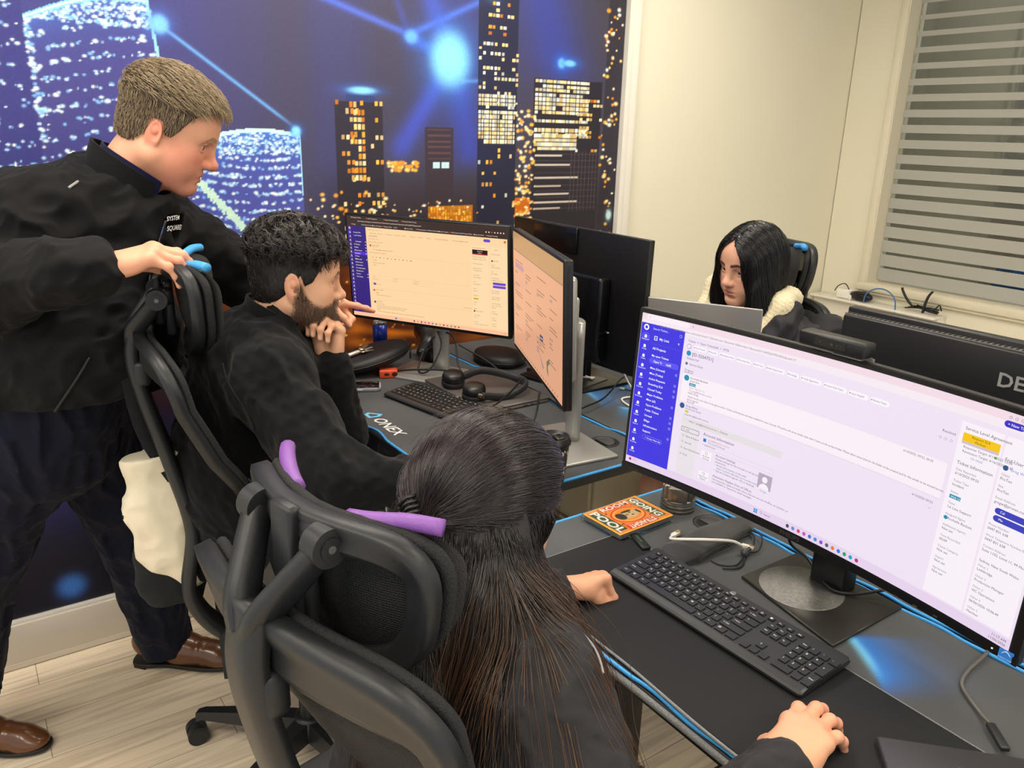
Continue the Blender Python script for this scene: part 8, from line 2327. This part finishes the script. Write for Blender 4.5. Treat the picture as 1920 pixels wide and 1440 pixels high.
# ------------------------------------------------------------------ 4: woman facing the camera
p4 = empty('person', (-1.66, 2.10, 0)); tag(p4, 'person with straight black hair in a dark fleece-lined jacket, behind a silver laptop', 'person')
L4 = np.array(p4.location)
hM = rot_to((-0.08, -0.97, -0.20), (0.06, 0.0, 1)); hT = V3(-1.655, 2.072, 1.292)
sk4 = srgb('#d9a68c')
S = head_sdf(False, 0.92, 0.92, 0.25)
nk = SDF(); nk.cone(hT + hM @ V3(0, -0.028, -0.06), V3(-1.665, 2.125, 1.14), 0.047, 0.052, 0.03); nk.cone(V3(-1.665, 2.125, 1.14), V3(-1.66, 2.15, 1.02), 0.052, 0.10, 0.03)
T4, hd, ey = make_head(S, hM, hT, 1.0, sk4, srgb('#b9716c'), srgb('#1c1412'), srgb('#d58a78'), 0.5, srgb('#20140e'), (0.05, 1, -0.22), extra=nk)
B = SDF(); B.cone(V3(-1.66, 2.15, 1.02), V3(-1.66, 2.18, 0.62), 0.10, 0.12, 0.05)
h_l, h_r = V3(-1.60, 1.86, 1.01), V3(-1.76, 1.86, 1.01)
B.chain([V3(-1.66, 2.14, 1.06), V3(-1.49, 2.14, 1.04), V3(-1.44, 2.02, 0.92), V3(-1.56, 1.92, 0.99)], [0.05, 0.04, 0.033, 0.023]); B.chain([V3(-1.66, 2.14, 1.06), V3(-1.83, 2.14, 1.04), V3(-1.88, 2.02, 0.92), V3(-1.77, 1.95, 0.99)], [0.05, 0.04, 0.033, 0.023])
for s in (-1, 1): B.chain([V3(-1.66 + s * .09, 2.15, 0.58), V3(-1.66 + s * .09, 1.80, 0.56), V3(-1.66 + s * .09, 1.78, 0.10)], [0.07, 0.05, 0.036])
Vb, Qb = B.mesh(0.010)
pts_ = [hd, ey, (Vb, Qb, np.tile(sk4, (len(Vb), 1)))]
for s, w_ in ((-1, V3(-1.56, 1.92, 0.99)), (1, V3(-1.77, 1.95, 0.99))):
    S = hand_sdf([(0.35, 0.5, 0.3)] * 4, 0.05, (0.5, 0.3, 0.2), side=-s)
    pts_.append(hand_mesh(S, rot_to((0.05 * s, -1.0, 0.05), (0, 0, 1)), w_, 0.9, sk4, srgb('#d08a74'), NAIL, vox=0.003))
V, Q, C = merge(pts_); np_mesh('body', V - L4, Q, SKIN, p4, C)
J4 = SDF(); J4.cone(V3(-1.66, 2.15, 1.03), V3(-1.66, 2.17, 0.62), 0.130, 0.150, 0.06); J4.cone(V3(-1.56, 2.145, 1.065), V3(-1.76, 2.145, 1.065), 0.078, 0.078, 0.06)
J4.chain([V3(-1.56, 2.14, 1.05), V3(-1.485, 2.14, 1.035), V3(-1.435, 2.02, 0.91), V3(-1.555, 1.95, 0.98)], [0.09, 0.088, 0.068, 0.046], 0.04); J4.chain([V3(-1.76, 2.14, 1.05), V3(-1.835, 2.14, 1.035), V3(-1.885, 2.02, 0.91), V3(-1.775, 1.98, 0.98)], [0.09, 0.088, 0.068, 0.046], 0.04)
fd = folds(15, 0.007, 101)
garment('jacket', J4, 0.006, fd, cloth_mat('jacket_padded_black', '#26262b', 0.6, 500, 0.1), p4, clip=lambda P: 0.56 - P[:, 2])
FL = SDF()      # fleece lapels
FL.chain([V3(-1.575, 2.165, 1.190), V3(-1.545, 2.095, 1.170), V3(-1.565, 2.030, 1.085), V3(-1.600, 2.010, 1.00)], [0.034, 0.042, 0.040, 0.026], 0.03)
FL.chain([V3(-1.750, 2.155, 1.200), V3(-1.785, 2.075, 1.195), V3(-1.768, 2.015, 1.125), V3(-1.72, 2.005, 1.02)], [0.034, 0.038, 0.034, 0.024], 0.03)
FL.cone(V3(-1.575, 2.20, 1.18), V3(-1.755, 2.20, 1.18), 0.032, 0.032, 0.03)
ff = Waves(800, 8, 3)
garment('fleece_collar', FL, 0.0032, lambda P: 0.0016 * ff(P), mat('fleece_cream', '#d9cfae', 0.95, noise=120, var=0.12, bump=(260, 0.9), sheen=0.3), p4)
S = SDF(); S.chain([V3(-1.520, 2.13, 1.155), V3(-1.500, 2.055, 1.105), V3(-1.525, 1.995, 1.03)], [0.030, 0.040, 0.036], 0.02); garment('collar_shell', S, 0.005, fd, cloth_mat('jacket_padded_black', '#26262b'), p4)
m = MB()
for p in ((-1.497, 2.015, 1.098), (-1.478, 2.035, 1.118), (-1.815, 2.045, 1.150)):
    F = frame_from(V3(0.35, -0.9, 0.2)); m.lathe([(0.0022, 0.0015), (0.0035, 0.0022), (0.0062, 0.0015), (0.0066, 0.0)], 16, 0, M=F, t=V3(*p) - L4)
m.build('snap_button', mat('snap_white', '#d9d7d0', 0.3, 0.4), p4)
Hs = SDF(); Hs.ell((0, -0.014, 0.034), (0.077, 0.098, 0.086), 0.02).ell((0, 0.018, 0.002), (0.068, 0.070, 0.090), 0.03).ell((0, 0.048, 0.040), (0.057, 0.038, 0.044), 0.03)
Hb = grow(Hs.xf(hM, hT, 1.0), 0.009)
for sx in (-1, 1):
    for y_, z_, rx, ry, rz_ in ((0.012, -0.02, 0.020, 0.056, 0.06), (0.016, -0.09, 0.024, 0.058, 0.06), (0.018, -0.155, 0.027, 0.054, 0.06), (0.020, -0.215, 0.026, 0.045, 0.055)):
        Hb.ell(hT + V3(0, 0, 0) + hM @ V3(sx * (0.070 + 0.008 * (z_ < -.05)), y_, 0) + V3(0, 0, z_), (rx, ry, rz_), 0.035)
Hb.ell(hT + hM @ V3(0, -0.075, 0) + V3(0, 0, -0.06), (0.075, 0.040, 0.12), 0.04)
def keep4(P):
    L = (P - hT) @ hM; x, y, z = np.abs(L[:, 0]), L[:, 1], L[:, 2]
    w = np.interp(z, [-0.30, -0.12, -0.05, 0.0, 0.04, 0.075, 0.092], [0.062, 0.062, 0.061, 0.058, 0.046, 0.026, 0.004])
    return np.where(y > 0.0, np.minimum(np.minimum(w - x, (y - 0.0) * 0.8), 0.100 - z), -1.0)
Vh, Qh = Hb.mesh(0.0036, lambda P: 0.0018 * wv2(P), keep4)
np_mesh('hair', Vh - L4, Qh, hair_mat('black_hair_base', '#0e0d10', '#0e0d10', 0.35), p4)
rt = sample_surface(Vh, Qh[Vh[Qh[:, 0], 2] > 1.20], 5000, seed=15)
def fl4(P, i, t):
    L = (P - hT) @ hM; up = smooth01(L[:, 2], 0.02, 0.10)
    d = np.stack([np.sign(L[:, 0] + 0.004) * up * 1.2, -0.25 * up, -1.0 + 0.3 * up], 1)
    return d @ hM.T
strands('hair_strands', Hb, rt, fl4, 22, 0.0125, [hair_mat('black_hair', '#0d0c0f', '#18151a', 0.22, 0.4)], p4, L4, off=0.004, r0=0.0005, r1=0.00025, jit=0.06, lenvar=0.35, fuzz=0.012, seed=25)

# ------------------------------------------------------------------ tote bag hung on the bearded man's chair
bag = empty('tote_bag', (-1.885, 0.315, 0.54)); tag(bag, 'cream canvas tote bag with black base hanging from the chair by black straps', 'bag')
LB = np.array(bag.location)
vw = V3(-0.97, 0.20, 0.0); vw /= np.linalg.norm(vw); rt_ = V3(0.20, 0.97, 0)      # away from the room / along the wall
def bp_(a, z, d=0.0): return V3(-1.885, 0.315, 0) + rt_ * a * 0.92 + vw * d + V3(0, 0, z - 0.105)
Bg = SDF()
Bg.chain([bp_(-0.008, 1.02), bp_(-0.012, 0.90), bp_(0.004, 0.80), bp_(0.038, 0.705)], [0.058, 0.066, 0.064, 0.030], 0.04, ((vw), 0.55))
Bg.cone(bp_(-0.045, 0.93, -0.012), bp_(0.045, 0.715, -0.016), 0.020, 0.016, 0.03); Bg.cone(bp_(-0.04, 1.03), bp_(0.045, 1.045), 0.030, 0.030, 0.03, 'u', (vw, 0.6))
fb = folds(5, 0.006, 111); fbb = folds(16, 0.002, 117)
garment('canvas', Bg, 0.0045, lambda P: fb(P) + fbb(P), cloth_mat('canvas_cream', '#ddd5bd', 0.9, 900, 0.1), bag, clip=lambda P: P[:, 2] - 0.940 - 0.1 * ((P - LB) @ rt_))
Bk = SDF(); Bk.chain([bp_(-0.015, 0.80, 0.012), bp_(-0.005, 0.70, 0.012), bp_(0.004, 0.655, 0.012)], [0.062, 0.060, 0.050], 0.03, (vw, 0.5)); Bk.box(bp_(0.0, 0.61), (0.2, 0.2, 0.03), 0, 0.005, 's')
garment('dark_base', Bk, 0.0045, lambda P: fb(P) + fbb(P), cloth_mat('canvas_black', '#1c1e20', 0.85, 900), bag)
stm = cloth_mat('strap_black', '#121316', 0.8, 900)
for a0, a1, d in ((-0.018, 0.030, -0.030), (0.000, 0.060, 0.020)):
    P_ = catmull([bp_(a0 - 0.03, 1.24, d * .3), bp_(a0 - 0.02, 1.16, d), bp_(a0, 1.08, d), bp_(a1, 0.985, d)], 8) - LB
    m = MB(); m.sweep(P_, [(0.017, -0.0015), (0.017, 0.0015), (-0.017, 0.0015), (-0.017, -0.0015)], 0, ups=vw); m.build('strap', stm, bag)

# ------------------------------------------------------------------ jacket over the far chair
jc = empty('hanging_jacket', (-1.63, 2.40, 0.75)); tag(jc, 'dark jacket hung over the back of the chair behind the seated woman', 'jacket')
c_, s_ = math.cos(PI - 0.25), math.sin(PI - 0.25)
def cw(u, y, z): return V3(-1.765 + c_ * u - s_ * y, 2.075 + s_ * u + c_ * y, z - 0.09)
Jk = SDF()
Jk.cone(cw(-0.235, -0.255, 1.165), cw(0.235, -0.255, 1.165), 0.050, 0.050, 0.04); Jk.cone(cw(-0.215, -0.285, 1.16), cw(-0.20, -0.255, 0.80), 0.052, 0.050, 0.04); Jk.cone(cw(0.215, -0.285, 1.16), cw(0.20, -0.255, 0.80), 0.052, 0.050, 0.04)
Jk.box(cw(0.0, -0.335, 0.98), (0.20, 0.022, 0.20), 0.02, 0.04, 'u', rotm(0, 0, PI - 0.25))
garment('cloth', Jk, 0.006, folds(14, 0.008, 121), cloth_mat('hung_jacket_cloth', '#29292c', 0.7, 700, 0.15), jc)
PZ = cw(-0.262, -0.225, 1.06)
MB().box(PZ - np.array(jc.location), (0.010, 0.004, 0.022), bevel=0.002).build('zip_pull', mat('key_nickel'), jc)
